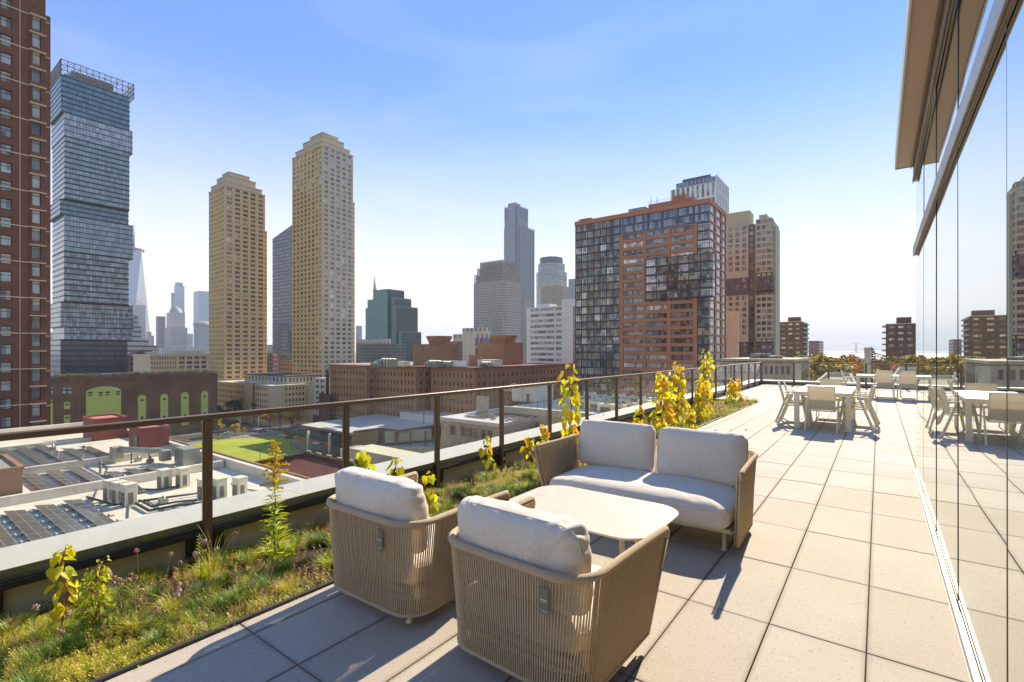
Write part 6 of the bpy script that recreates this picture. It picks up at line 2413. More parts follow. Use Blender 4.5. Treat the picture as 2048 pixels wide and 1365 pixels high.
# flared brick head-houses behind
for lab, xl_, xr_, yt, yb_, d, fl, mat in (('flared-top brown brick head-house on the left behind the warehouse roof', 858, 899, 672, 692, 265, 1, 'brick_brown'),
                                 ('flared-top darker brick head-house on the right behind the warehouse roof', 986, 1029, 671, 688, 262, 1, 'brick_brown')):
    b_ = bld(lab, name='brick_head_house')
    X0_, X1_, Y_ = fit(xl_, xr_, d)
    zt, zn = z_at(yt, d), z_at(yb_, d)
    mb = MB()
    w = X1_ - X0_
    def ring(z, e): return [(X0_ - e, Y_ - e, z), (X1_ + e, Y_ - e, z), (X1_ + e, Y_ + w + e, z), (X0_ - e, Y_ + w + e, z)]
    rs = [ring(-8, 0), ring(zn, 0), ring(zn + (zt - zn) * .45, .25), ring(zn + (zt - zn) * .7, .8), ring(zt - .5, 1.1), ring(zt, 1.1)]
    vs = [p for r in rs for p in r]
    fs = [(4 * j + k, 4 * j + (k + 1) % 4, 4 * j + 4 + (k + 1) % 4, 4 * j + 4 + k) for j in range(len(rs) - 1) for k in range(4)] + [(20, 21, 22, 23)]
    mb.add(vs, fs)
    xa_, xb_, _q = fit(826, 916, d, 17, Y_ - 3) if xl_ < 900 else fit(956, 1046, d, 17, Y_ - 3)
    zl_ = z_at(690 if xl_ < 900 else 687, d)
    mb.box(xa_, xb_, Y_ - 3, Y_ + 14, -8.5, zl_)
    mb.box(xa_ - .2, xb_ + .2, Y_ - 3.2, Y_ + 14.2, zl_ + .001, zl_ + .4)
    mb.build('wall', mat, b_)
    for k in range(4):
        xx = xa_ + (xb_ - xa_) * (.25 + .17 * k)
        mb = MB(); mb.box(xx - .45, xx + .45, Y_ - 3.05, Y_ - 2.9, zl_ - 3.2, zl_ - 1.6); mb.build('window', 'glass_dark', b_)
simple('tall plain beige stair tower on the warehouse roof', 949, 255, 926, 951, 667, 'pale_concrete', zb=-8, name='stair_tower')
simple('blue-grey slab behind the beige stair tower', 987, 275, 949, 990, 676, 'blue_top', zb=-8, name='blue_slab')
simple('small brick box on the warehouse roof beside the beige stair tower', 962, 240, 938, 964, 711, 'brick_brown', zb=-8, name='brick_box')
simple('low tan and pink office with ribbon windows behind the head-houses', 981, 480, 906, 985, 667, 'far_stone', name='office_block')
simple('upper storey of the pinkish office behind the head-houses', 980, 500, 925, 982, 655, 'far_stone', name='office_block')
simple('distant reddish low block behind the left head-house', 915, 430, 895, 925, 683, 'mixed_brick', name='low_block')
# ------------------------------------------------------------------ streets and field
def un(x, y, z):
    d = FL * (EYE - z) / (y - 702)
    return at(x, d)
ZG = GROUND
mb = MB()
mb.prism([(-262, 84), (-232, 84), (-205, 84), (-178, 84), (-176, 112), (-195, 133), (-252, 133), (-264, 110)], ZG, ZG + .012)
struct(mb.build('playing_field', 'grass_field'))
mb = MB(); mb.prism([(-178, 100), (-190, 134), (-232, 133.9), (-225, 124), (-206, 118)], ZG + .013, ZG + .02); struct(mb.build('clay_infield', 'clay'))
mb = MB()
mb.box(-292, -268, -50, 420, ZG, ZG + .008)
mb.box(-420, -292.01, 128, 144, ZG, ZG + .008)
mb.box(-267.99, 60, 141, 156, ZG, ZG + .008)
mb.box(-232, -150, 112, 140.9, ZG + .001, ZG + .0115)
struct(mb.build('road', 'asphalt'))
mb = MB()
mb.box(-268, -264, -50, 140.9, ZG, ZG + .13); mb.box(-263.9, -150, 134, 140.8, ZG, ZG + .125)
mb.box(-296, -292.01, -50, 127.9, ZG, ZG + .13); mb.box(-268, -150, 156.1, 161, ZG, ZG + .125)
struct(mb.build('pavement', 'pavement'))
mb = MB()
for k in range(8):
    mb.box(-290 + k * 2.6, -288.8 + k * 2.6, 136, 140, ZG + .012, ZG + .014)
    mb.box(-266.5, -263, 142 + k * 1.7, 142.8 + k * 1.7, ZG + .012, ZG + .014)
for k in range(30): mb.box(-280.1, -279.9, 0 + 6 * k, 3 + 6 * k, ZG + .012, ZG + .014) if abs(6 * k - 138) > 12 else None
struct(mb.build('road_markings', 'road_paint'))

# fence of the field
fn = empty('field_fence', (-200, 86, ZG), 0, 'thin black metal fence along the near side of the green field', 'fence')
mb = MB()
for k in range(36):
    mb.box(-60 + k * 2.4, -59.9 + k * 2.4, -2.05, -1.95, 0, 3.2)
mb.build('post', 'black_metal', fn)['kind'] = 'stuff'
mb = MB()
for z in (.2, 1.6, 3.1): mb.box(-60, 25, -2.02, -1.98, z, z + .08)
mb.build('rail', 'black_metal', fn)
for lab, x0_, y0_, x1_, y1_, h, mt, nm, cat in (
        ('orange construction netting behind the parked cars', -246, 133.2, -204, 133.5, 1.4, 'orange_net', 'safety_net', 'netting'),
        ('dark green hoarding above the orange netting', -250, 134.2, -200, 134.6, 4.2, 'green_net', 'hoarding', 'hoarding')):
    o = empty(nm, (x0_, y0_, ZG + .02), 0, lab, cat)
    mb = MB(); mb.box(0, x1_ - x0_, 0, .08, 0.1, h); mb.build('panel', mt, o)
    mb = MB()
    for k in range(12): mb.box((x1_ - x0_) * k / 11 - .06, (x1_ - x0_) * k / 11 + .06, .081, .2, 0, h + .2)
    mb.build('post', 'dark_frame', o)['kind'] = 'stuff'


# ------------------------------------------------------------------ cars
def car_proto(mat):
    r_ = empty('parked_car', (0, 0, 0), 0, 'x', 'car', 'cars on the streets around the field')
    mb = MB()
    prof = [(-2.2, .35), (-2.25, .75), (-2.05, .92), (-1.3, 1.0), (-.75, 1.42), (.75, 1.45), (1.45, 1.05), (2.15, .9), (2.28, .6), (2.2, .33)]
    vs = [(x, -.88 if 0 < z < 1.05 else -.68, z) for x, z in prof] + [(x, .88 if z < 1.05 else .68, z) for x, z in prof]
    n = len(prof)
    mb.add(vs, [tuple(range(n))[::-1], tuple(range(n, 2 * n))] + [(k, (k + 1) % n, n + (k + 1) % n, n + k) for k in range(n)])
    mb.build('body', mat, r_)
    mb = MB()
    for s_ in (-1, 1):
        mb.add([(-1.15, s_ * .83, 1.03), (1.25, s_ * .85, 1.06), (.72, s_ * .72, 1.38), (-.7, s_ * .72, 1.36)], [(0, 1, 2, 3)] if s_ < 0 else [(3, 2, 1, 0)])
    mb.add([(-1.33, -.66, 1.02), (-1.33, .66, 1.02), (-.8, .6, 1.4), (-.8, -.6, 1.4)], [(0, 3, 2, 1)])
    mb.add([(1.42, -.66, 1.1), (1.42, .66, 1.1), (.82, .6, 1.435), (.82, -.6, 1.435)], [(0, 1, 2, 3)])
    mb.build('window', 'glass_dark', r_)
    for sx in (-1.4, 1.4):
        for sy in (-1, 1):
            mb = MB(); mb.tube([(sx, sy * .7, .33), (sx, sy * .9, .33)], .33, 12); mb.build('wheel', 'tyre', r_)
    return r_
protos = [car_proto(m) for m in ('car_white', 'car_grey', 'car_dark')]
pk = [children(p) for p in protos]
cars = [(457, 867, 0, 88, 'white car driving on the avenue beyond the green field'), (489, 846, 1, 90, 'grey car farther up the street under the trees'), (512, 845, 1, 90, 'second grey car up the street beside the tree row'),
        (496, 853, 2, 90, 'dark car between the grey cars up the street'), (524, 862, 1, 88, 'grey car crossing by the traffic signal'), (567, 872, 0, 60, 'white car parked before the orange netting'),
        (580, 876, 2, 60, 'dark car parked beside the white car at the orange netting'), (597, 876, 0, 30, 'white car parked at the right end of the orange netting'), (634, 888, 0, 20, 'white car nearest the canopy columns'),
        (632, 876, 1, 20, 'grey car in the car park behind the nearest white one'), (648, 880, 0, 75, 'white car in the car park beside the grey one'), (662, 886, 2, 20, 'dark car by the white canopy column'),
        (520, 838, 1, 90, 'grey car highest up the street'), (668, 878, 1, 20, 'grey car under the canopy edge')]
used = set()
for px, py, k, rz, lb in cars:
    X_, Y_ = un(px, py, ZG + .5)
    if k not in used:
        used.add(k); o = protos[k]; o.location = (X_, Y_, ZG + .13); o.rotation_euler = (0, 0, R(rz)); o['label'] = lb
    else:
        copy_tree(protos[k], (X_, Y_, ZG + .13), R(rz), lb, None, pk[k])

# traffic signals and street lamps
def signal(px, py, arm, lb, h=9):
    X_, Y_ = un(px, py, ZG)
    r_ = empty('traffic_signal', (X_, Y_, ZG + .13), 0, lb, 'traffic light', 'signal poles at the crossing')
    mb = MB(); mb.tube([(0, 0, 0), (0, 0, h)], [.16, .1], 8); mb.build('pole', 'pale_concrete', r_)
    mb = MB(); mb.tube([(0, 0, h * .72), (arm * .5, 0, h * .82), (arm, 0, h * .85)], [.09, .07, .05], 6); mb.build('arm', 'pale_concrete', r_)
    mb = MB(); mb.bbox(arm - .2, arm + .2, -.2, .2, h * .85 - 1.2, h * .85 - .1, .05); mb.build('signal_head', 'signal_yellow', r_)
signal(517, 868, 6, 'signal pole with long arm over the crossing, nearest the field')
signal(480, 866, -5, 'signal pole at the left of the crossing')
signal(540, 850, 5, 'signal pole at the far side of the crossing')
signal(600, 858, -4, 'pole right of the crossing by the hoarding')
def lamp(px, py, h, lb):
    X_, Y_ = un(px, py, ZG)
    r_ = empty('street_lamp', (X_, Y_, ZG + .1), 0, lb, 'street lamp', 'street lamps round the field')
    mb = MB(); mb.tube([(0, 0, 0), (0, 0, h), (.6, 0, h + .6), (1.8, 0, h + .7)], [.12, .08, .06, .05], 6); mb.build('pole', 'dark_frame', r_)
    mb = MB(); mb.bbox(1.5, 2.3, -.16, .16, h + .58, h + .76, .04); mb.build('lamp_head', 'grey_frame', r_)
lamp(520, 948, 9, 'lone lamp post standing at the near edge of the field')
lamp(556, 850, 9, 'lamp post beyond the crossing left of the hoarding')
lamp(583, 900, 8, 'lamp post at the right side of the field')


# ------------------------------------------------------------------ trees
TREES = {}
def tree_meshes(kind, mat, seed, h=12, r=5, leaf=.42, n=2600, mat2=None):
    q = random.Random(seed)
    mbT = MB()
    mbT.tube([(0, 0, 0), (.15, .1, h * .2), (0, .2, h * .42), (.2, 0, h * .75)], [.3 * h / 12, .22 * h / 12, .16 * h / 12, .05], 7)
    clumps = []
    for k in range(15):
        a = q.uniform(0, 6.28); e = q.uniform(-.1, 1)
        rr = r * q.uniform(.35, .9) * (1 - .45 * max(0, e))
        c_ = Vector((math.cos(a) * rr, math.sin(a) * rr, h * (.52 + .36 * e)))
        clumps.append((c_, r * q.uniform(.24, .48)))
        mbT.tube([(0, .1, h * (.25 + .2 * max(0, e))), tuple(Vector((0, .1, h * .35)).lerp(c_, .6) + Vector((0, 0, .2))), tuple(c_)], [.1 * h / 12, .07 * h / 12, .02], 5)
    sp = Soup()
    P, yw, sc, tl, mi = [], [], [], [], []
    for c_, cr in clumps:
        for k in range(n // 15):
            d = Vector((q.gauss(0, 1), q.gauss(0, 1), q.gauss(0, 1))).normalized() * cr * q.random() ** .45
            d.z *= .75
            p_ = c_ + d
            P.append(tuple(p_)); yw.append(q.uniform(0, 6.28)); sc.append(leaf * q.uniform(.6, 1.3)); tl.append(q.uniform(-1.4, 1.4))
            mi.append(1 if (mat2 and noise.noise(p_ * .35) > .05) else 0)
    sp.scatter(([(-.5, -.35, 0), (.5, -.35, .12), (.5, .35, 0), (-.5, .35, .1)], [(0, 1, 2, 3)]), None, P, yw, sc, tl, mi)
    return mbT, sp, [mat, mat2 or mat]
def tree(kind, X_, Y_, Z_, s_, lb, group, rz=None):
    if kind not in TREES:
        spec = TREE_KINDS[kind]
        mbT, sp, ms = tree_meshes(kind, *spec)
        r_ = empty('tree', (X_, Y_, Z_), 0, lb, 'tree', group)
        mbT.build('trunk', 'bark', r_); sp.build('crown', ms, r_)
        TREES[kind] = (r_, children(r_))
    else:
        p_, kd = TREES[kind]
        r_ = copy_tree(p_, (X_, Y_, Z_), 0, lb, None, kd)
        r_['group'] = group
    r_.scale = (s_, s_, s_)
    r_.rotation_euler = (0, 0, rz if rz is not None else (X_ * 1.7 + Y_) % 6.28)
    return r_
TREE_KINDS = {'green': ('tree_green', 1, 12, 4.6, .5, 2600, 'tree_olive'), 'olive': ('tree_olive', 2, 12, 4.8, .5, 2600, 'tree_gold'),
              'orange': ('tree_orange', 3, 9, 3.4, .45, 1800, 'tree_gold'), 'gold': ('tree_gold', 4, 12, 5.2, .45, 2800, 'tree_orange'),
              'park': ('tree_orange', 6, 22, 9.5, .75, 5200, 'tree_olive'), 'parkg': ('tree_olive', 7, 22, 9, .75, 5200, 'tree_gold')}
tl_ = [('olive', 436, 872, .85, 'bare-ish olive street tree left of the crossing, beside the railing post'), ('orange', 470, 874, .8, 'small orange-red tree at the field edge'),
       ('orange', 487, 870, .45, 'tiny red shrub-like tree next to the crossing'), ('green', 412, 850, 1.0, 'dark green tree at the foot of the tan office, leftmost of its row'),
       ('green', 432, 850, 1.0, 'second dark green tree at the foot of the tan office'), ('green', 471, 848, 1.35, 'taller dark green tree before the tan office, middle of its row'),
       ('green', 517, 845, 1.3, 'dark green tree before the pale corner of the tan office'), ('olive', 566, 843, 1.3, 'olive tree before the right wing of the tan office'),
       ('olive', 587, 842, 1.2, 'olive tree right of the previous one before the tan office'), ('olive', 612, 842, 1.3, 'loose olive tree at the right end of the tan office'),
       ('olive', 560, 856, 1.1, 'bare brown-gold tree by the far crossing'), ('gold', 585, 862, 1.1, 'golden thinning tree left of the flat-roofed shed'),
       ('olive', 636, 846, 1.1, 'yellow-green tree just above the railing near the brick warehouse'), ('gold', 540, 858, .9, 'thin golden tree in the middle of the far pavement'),
       ('olive', 455, 946, .42, 'low bare bush on the near side of the green field')]
for k, px, py, s_, lb in tl_:
    X_, Y_ = un(px, py, ZG); tree(k, X_, Y_, ZG, s_, lb, 'street trees round the playing field')
# courtyard trees at the foot of the orange block
for i, (px, d, k, s_) in enumerate(((1190, 165, 'gold', 1.0), (1215, 160, 'orange', 1.3), (1240, 163, 'green', 1.0), (1262, 158, 'olive', .9), (1290, 165, 'gold', .9), (1320, 160, 'green', .9), (1345, 163, 'orange', 1.1))):
    X_, Y_ = at(px, d)
    tree(k, X_, Y_, z_at(845, d) - 3, s_, ['leftmost golden tree in the courtyard below the orange block', 'orange tree in the courtyard below the orange block', 'green tree right of the orange courtyard tree', 'olive tree in the middle of the courtyard row',
         'golden tree right of the middle in the courtyard row', 'green tree seen left of the sapling cluster in the courtyard', 'rightmost orange tree in the courtyard, behind the saplings'][i], 'courtyard trees below the orange block')
mb = MB(); x0_, y0_ = at(1165, 152); mb.box(x0_ - 4, x0_ + 52, y0_ - 8, 197, ZG, z_at(845, 160) - 3)
tag(mb.build('courtyard_podium', 'concrete'), 'raised concrete courtyard podium carrying the small trees below the orange block', 'podium')
# big autumn park trees beyond the terrace end
for i, (px, d, k, s_, yt) in enumerate(((1615, 170, 'parkg', 1.0, 722), (1632, 182, 'park', 1.0, 718), (1652, 168, 'parkg', 1.0, 722), (1672, 185, 'park', 1.05, 720), (1690, 175, 'park', .9, 727), (1708, 190, 'park', .9, 728), (1722, 175, 'parkg', .85, 734), (1770, 185, 'parkg', 1.0, 724), (1790, 178, 'park', .9, 728), (1812, 186, 'park', 1.0, 724), (1830, 170, 'parkg', 1.0, 722), (1590, 176, 'parkg', .85, 740), (1850, 180, 'park', 1.0, 722))):
    X_, Y_ = at(px, d)
    zt = z_at(yt, d)
    tree(k, X_, Y_, zt - 19.2 * s_, s_, ['leftmost green-gold tree of the big autumn row beyond the railing', 'orange tree, second from the left in the big autumn row', 'green-gold tree, third in the big autumn row', 'bright orange tree in the middle of the big autumn row',
         'orange tree right of the middle in the big autumn row', 'orange tree behind the end of the white dining set', 'green-gold tree left of the concrete post', 'green-gold tree below the balcony tower', 'orange tree below the balcony tower',
         'orange tree behind the right chair of the farther table', 'green-gold tree at the edge of the glass wall', 'green tree under the left part of the end railing', 'rightmost orange tree hidden by the glass wall edge'][i], 'autumn park trees beyond the terrace end')
mb = MB(); mb.box(-75, 60, 128, 260, ZG - .1, -22)
tag(mb.build('park_podium', 'roof_gravel'), 'low roofs and raised park ground beyond the terrace end', 'podium')

# ------------------------------------------------------------------ buildings seen through the railing
# construction canopy
b_ = bld('unfinished school building with a huge flat pale metal canopy roof on white columns', name='construction_building')
zc_ = -31
mb = MB()
P0 = [un(602, 850, zc_), un(700, 866, zc_), un(708, 862, zc_), un(761, 855, zc_), un(801, 859, zc_), un(863, 850, zc_), un(930, 835, zc_), un(860, 818, zc_), un(800, 822, zc_), un(640, 844, zc_)]
mb.prism(P0, zc_ - .15, zc_)
mb.build('canopy_roof', 'coping_metal', b_)
mb = MB()
mb.prism([(x, y) for x, y in P0], zc_ - 1.1, zc_ - .16)
mb.build('canopy_beam', 'steel_beam', b_)
for px, py in ((616, 857), (659, 862)):
    X_, Y_ = un(px, py, zc_)
    mb = MB(); mb.cyl(X_, Y_, ZG, zc_ - 1.1, .55, None, 12); mb.build('column', 'pale_concrete', b_)
def wallrun(pa, pb, z, z0, mat, nm, th=.5, parent=None):
    A_, B_2 = Vector((*un(*pa, z), 0)), Vector((*un(*pb, z), 0))
    d_ = (B_2 - A_).normalized(); n_ = Vector((-d_.y, d_.x, 0)) * th
    mb = MB(); mb.prism([(A_.x, A_.y), (B_2.x, B_2.y), (B_2.x + n_.x, B_2.y + n_.y), (A_.x + n_.x, A_.y + n_.y)], z0, z)
    return mb.build(nm, mat, parent or b_)
zz = zc_ - 1.2
wallrun((706, 868), (757, 861), zz, ZG + 3, 'concrete', 'lattice_wall')
A_, B_2 = Vector((*un(706, 869, zz), 0)), Vector((*un(757, 862, zz), 0))
mb = MB()
for k in range(26):
    p_ = A_.lerp(B_2, k / 25)
    mb.box(p_.x - .12, p_.x + .12, p_.y - .6, p_.y - .3, ZG + 3.5, zz)
for k in range(5): mb.bar((A_.x, A_.y - .3, ZG + 5 + k * 1.5), (B_2.x, B_2.y - .3, ZG + 5 + k * 1.5), .12)
mb.build('stud_frame', 'dry_stem', b_)
wallrun((770, 864), (863, 858), zz, ZG + 6, 'concrete', 'back_wall', 1)
for px in (774, 799, 801, 828, 858):
    X_, Y_ = un(px, 862, zz)
    mb = MB(); mb.box(X_ - .3, X_ + .3, Y_ - .3 - 2, Y_ + .3 - 2, ZG, zz); mb.build('column', 'steel_beam', b_)
mb = MB()
P1 = [un(690, 905, -38), un(760, 893, -38), un(935, 897, -38), un(935, 870, -38), un(700, 880, -38)]
mb.prism(P1, ZG, -38); mb.build('floor_slab', 'concrete', b_)
mb = MB(); X_, Y_ = un(800, 838, zc_)
x2 = x_on(870, Y_)
mb.box(x_on(800, Y_), x2, Y_, Y_ + 14, zc_, zc_ + 3.2); mb.build('roof_upstand', 'insulation', b_)
for px, h in ((837, 11), (858, 8), (862, 10)):
    X_, Y_ = un(px, 850, zc_)
    mb = MB(); mb.box(X_ - .15, X_ + .15, Y_ + 3, Y_ + 3.3, zc_ - 1, zc_ + h); mb.build('steel_post', 'steel_beam', b_)
# white insulated block in front
b_ = bld('low building wrapped in white insulation board in front of the construction site', name='insulated_block')
X0_, Y0_ = un(690, 900, -35)
mb = MB(); x2 = x_on(880, Y0_)
mb.box(X0_ - 3, x_on(795, Y0_), Y0_, Y0_ + 9, ZG, -35); mb.box(x_on(795, Y0_) + .01, x2, Y0_ + 1, Y0_ + 8, ZG, -35.5); mb.build('wall', 'insulation', b_)
mb = MB()
for k in range(5):
    xx = X0_ + 4 + k * 4.5
    mb.box(xx, xx + 1.6, Y0_ - .05, Y0_ + .1, -39.5, -36.5)
mb.build('window', 'glass_dark', b_)
mb = MB(); mb.box(X0_ - 3, x2, Y0_ + 1.2, Y0_ + 7.8, -34.99, -34.8); mb.build('roof', 'roof_gravel', b_)
# flat shed left of canopy
b_, *_q = simple('flat-roofed brick shed between the trees and the white canopy', 690, 260, 626, 697, 838, 'brick_dark', name='shed')
mb = MB(); mb.box(_q[0] - .3, _q[1] + .3, _q[2] - .3, _q[3], _q[4] + .001, _q[4] + .4); mb.build('roof', 'canvas', b_)
simple('dark tall brick annex at the left end of the warehouse', 661, 262, 638, 663, 789, 'brick_dark', name='annex')
X_, Y_ = at(648, 262)
mb = MB(); mb.cyl(X_, Y_ + 2, z_at(789, 262), z_at(739, 262), .8, .7, 10); tag(mb.build('chimney', 'brick_dark'), 'thin dark chimney rising from the annex beside the warehouse', 'chimney')

# mottled grey-roofed building with big windows
b_ = bld('worn concrete building with a blue-grey roof and a row of wide dark windows', name='worn_building')
F = Facade(b_, 'light_frame', (('glass_dark', 4), ('glass_mid', 3)))
zr = -14.0
X0_, Y0_ = un(882, 834, zr)
x2 = x_on(1003, Y0_)
xa_ = X0_
cols = [(x_on(a, Y0_) - xa_, x_on(b, Y0_) - xa_) for a, b in ((900, 911), (921, 932.5), (933.5, 945), (946, 957.5), (959, 971), (972, 985))]
F.face('Y', xa_, x2, Y0_, ZG, zr - .8, 4.6, cols, 1.4, 3.7, 'old_stone', nx=1, fr=.15, rec=.4)
F.wall('old_stone').box(xa_, x2, Y0_ + .45, Y0_ + 34, ZG, zr - .82)
F.done()
mb = MB(); mb.box(xa_ - .3, x2, Y0_ - .3, Y0_ + 34, zr - .8, zr); mb.build('roof', 'coping_metal', b_)
mb = MB()
for k in range(13):
    for j in range(9):
        if prnd.random() < .8: mb.box(xa_ + 3.2 + k * 1.3, xa_ + 4.3 + k * 1.3, Y0_ + 3 + j * 1.9, Y0_ + 4.4 + j * 1.9, zr + .2 + .001 * k, zr + .3)
mb.build('solar_field', 'solar_cells', b_)['kind'] = 'stuff'
b2_ = empty('roof_screen', (0, 0, 0), 0, 'corrugated grey roof screen enclosing plant on the blue-grey roof', 'screen')
mb = MB()
xs0, xs1 = xa_ + .6, x_on(955, Y0_ + 20)
Ys = Y0_ + 12
mb.box(xs0, xs0 + 4, Ys, Ys + .3, zr, zr + 4.0)
k = 0
while xs0 + 4 + k * .6 < xs1: mb.box(xs0 + 4 + k * .6, xs0 + 4.5 + k * .6, Ys + (.1 if k % 2 else 0), Ys + 6, zr, zr + 4.1); k += 1
mb.build('panel', 'duct_metal', b2_)

# stone building with mechanical roof
b_ = bld('pale stone building with cornice and paned windows, roof crowded with machinery', name='stone_building')
F = Facade(b_, 'grey_frame', (('glass_mid', 3), ('glass_pale', 4)))
zr = -12.0
X0_, Y0_ = un(1003, 812, zr)
x2 = X0_ + 75
cols = []
for k in range(14):
    cols.append((3.4 + k * 6.6 - 1.2, 3.4 + k * 6.6 + 1.2) if 3.4 + k * 6.6 + 1.2 < 74 else None)
cols = [c for c in cols if c]
F.face('Y', X0_, x2, Y0_, ZG, zr - 1.4, 7.2, cols, 2.2, 5.6, 'pale_stone', nx=2, tr=.34, fr=.16, rec=.35)
F.wall('pale_stone').box(X0_, x2, Y0_ + .4, Y0_ + 46, ZG, zr - 1.42)
F.done()
mb = MB(); mb.box(X0_ - .5, x2, Y0_ - .6, Y0_ + 46, zr - 1.4, zr - .6); mb.box(X0_ - .2, x2, Y0_ - .3, Y0_ + .3, zr - .6, zr)
mb.box(X0_, x2, Y0_ - .02 - .35, Y0_ - .3, zr - 9.6, zr - 9.2)
mb.build('cornice', 'pale_stone', b_)
mb = MB(); mb.box(X0_, x2, Y0_ + .31, Y0_ + 46, zr - .599, zr - .5); mb.build('roof', 'roof_membrane', b_)
mb = MB()
k = X0_ + 1
while k < X0_ + 30: mb.box(k, k + .07, Y0_ + 3, Y0_ + 3.07, zr - .5, zr + 1.6); k += 1.9
mb.build('roof_post', 'dark_frame', b_)
ZR = zr - .5
def bxy(px, back): 
    Y_ = Y0_ + back
    return x_on(px, Y_), Y_
X_, Y_ = bxy(1066, 20)
mb = MB(); mb.bbox(-3.8, 3.8, -5, 5, 0, 4.2, .1); mb.box(-4, 4, -5.2, 5.2, 4.21, 4.4)
o = mb.build('lift_house', 'ac_paint'); o.location = (X_, Y_, ZR); tag(o, 'big pale lift house box on the stone building roof', 'roof house')
mb = MB(); mb.box(-.04, .04, -5.12, -5.05, .2, 3.9); mb.box(1.2, 2.2, -5.08, -5.02, .1, 2.3)
g_ = mb.build('door', 'grey_frame', o)
X_, Y_ = bxy(1028, 24)
o = empty('canvas_tent', (X_, Y_, ZR), 0, 'small tan tent with a peaked canopy on the stone building roof', 'tent')
mb = MB(); mb.add([(-3, -3, 2.4), (3, -3, 2.4), (3, 3, 2.4), (-3, 3, 2.4), (0, 0, 4.4), (-3, -3, 2.0), (3, -3, 2.0), (3, 3, 2.0), (-3, 3, 2.0)], [(0, 1, 4), (1, 2, 4), (2, 3, 4), (3, 0, 4), (5, 6, 1, 0), (6, 7, 2, 1), (7, 8, 3, 2), (8, 5, 0, 3)]); mb.build('canopy', 'canvas', o)
for sx in (-1, 1):
    for sy in (-1, 1):
        mb = MB(); mb.box(sx * 2.9 - .06, sx * 2.9 + .06, sy * 2.9 - .06, sy * 2.9 + .06, 0, 2.0); mb.build('pole', 'grey_frame', o)


def ac_unit(w, d, h, fans=1):
    mb = MB()
    mb.bbox(-w / 2, w / 2, -d / 2, d / 2, .12, h, .03)
    mb.box(-w / 2 - .03, w / 2 + .03, -d / 2 - .03, d / 2 + .03, h + .003, h + .05)
    for s_ in (-1, 1): mb.box(s_ * w * .35 - .08, s_ * w * .35 + .08, -d / 2, d / 2, 0, .119)
    return mb
acn = 0
def ac(x, y, z, w, d, h, lb, group='rooftop condensers', rz=0, fan=True):
    r_ = empty('condenser_unit', (x, y, z), rz, lb, 'condenser', group)
    ac_unit(w, d, h).build('casing', 'ac_paint', r_)
    mb = MB()
    for s_ in (-1, 1):
        mb.box(-w * .34, w * .3, s_ * (d / 2 + .004), s_ * (d / 2 + .02), h * .1, h * .66)
        mb.box(s_ * (w / 2 + .004), s_ * (w / 2 + .02), -d * .3, d * .12, h * .1, h * .66)
    mb.build('grille', 'ac_grille', r_)
    if fan:
        mb = MB(); mb.cyl(0, 0, h + .05, h + .13, min(w, d) * .38, None, 16); mb.build('fan_cowl', 'ac_grille', r_)
    return r_
q = random.Random(77)
ri = 0
adj = ['boxy', 'square', 'long', 'low', 'tall', 'wide']
ac_spots = [(1192, 10), (1200, 22), (1215, 7), (1228, 16), (1242, 9), (1250, 25), (1264, 14), (1275, 30), (1290, 18), (1180, 30), (1165, 12), (1122, 15), (1150, 20), (1205, 34), (1238, 30), (1310, 25), (1330, 14), (1350, 22), (1375, 16)]
for nn_, (px, bk) in enumerate(sorted(ac_spots)):
    X_, Y_ = bxy(px, bk)
    w, d_, h = q.choice([(2.2, 2, 1.8), (3, 2.2, 2.2), (1.6, 1.6, 1.5), (4, 2.2, 2.0)])
    ac(X_, Y_, ZR, w, d_, h, '%s from the left of the pale condensers on the stone building roof' % ordn(nn_), 'condensers on the stone building roof')
mb = MB()
for k in range(9):
    X_, Y_ = bxy(1185 + k * 14, 12 + (k * 7) % 15)
    mb.tube([(X_, Y_, ZR), (X_, Y_, ZR + q.uniform(1.5, 5))], .09, 5)
for k in range(5):
    X_, Y_ = bxy(1180 + k * 22, 8 + k * 3)
    mb.tube([(X_, Y_, ZR + .5), (X_ + 6, Y_, ZR + .5), (X_ + 6, Y_ + 5, ZR + .5)], .2, 6)
mb.build('roof_pipe', 'duct_metal', b_)

# old stone block at the end right
b_ = bld('old pale stone building with paired dark windows seen through the far left corner railing', name='stone_building')
F = Facade(b_, 'dark_frame', (('glass_dark', 5), ('glass_mid', 1)))
D = 85
X1_, Y1_ = at(1587, D)
X0_ = x_on(1440, Y1_)
zr = z_at(719, D)
L = X1_ - X0_
F.face('Y', X0_, X1_, Y1_, ZG, zr - .6, 2.75, bays(L, 13, .56, .4), .7, 2.1, 'old_stone', nx=2, fr=.06, tr=.5)
F.wall('old_stone').box(X0_, X1_, Y1_ + .35, Y1_ + 25, ZG, zr - .62)
F.done()
mb = MB(); mb.box(X0_, X1_ + .2, Y1_ - .15, Y1_ + 25, zr - .45, zr); mb.build('cornice', 'old_stone', b_)
mb = MB(); rooftop(mb, X0_ + 2, X1_ - 2, Y1_ + 4, Y1_ + 20, zr + .01, 8, 16, .9); mb.build('roof_plant', 'grey_frame', b_)
b_ = bld('dark glass building between the stone block and the autumn trees', name='dark_building')
X0_, Y0_ = at(1575, 95); mb = MB(); mb.box(X0_, x_on(1603, Y0_), Y0_, Y0_ + 12, ZG, z_at(722, 95)); mb.build('wall', 'mixed_grey', b_)

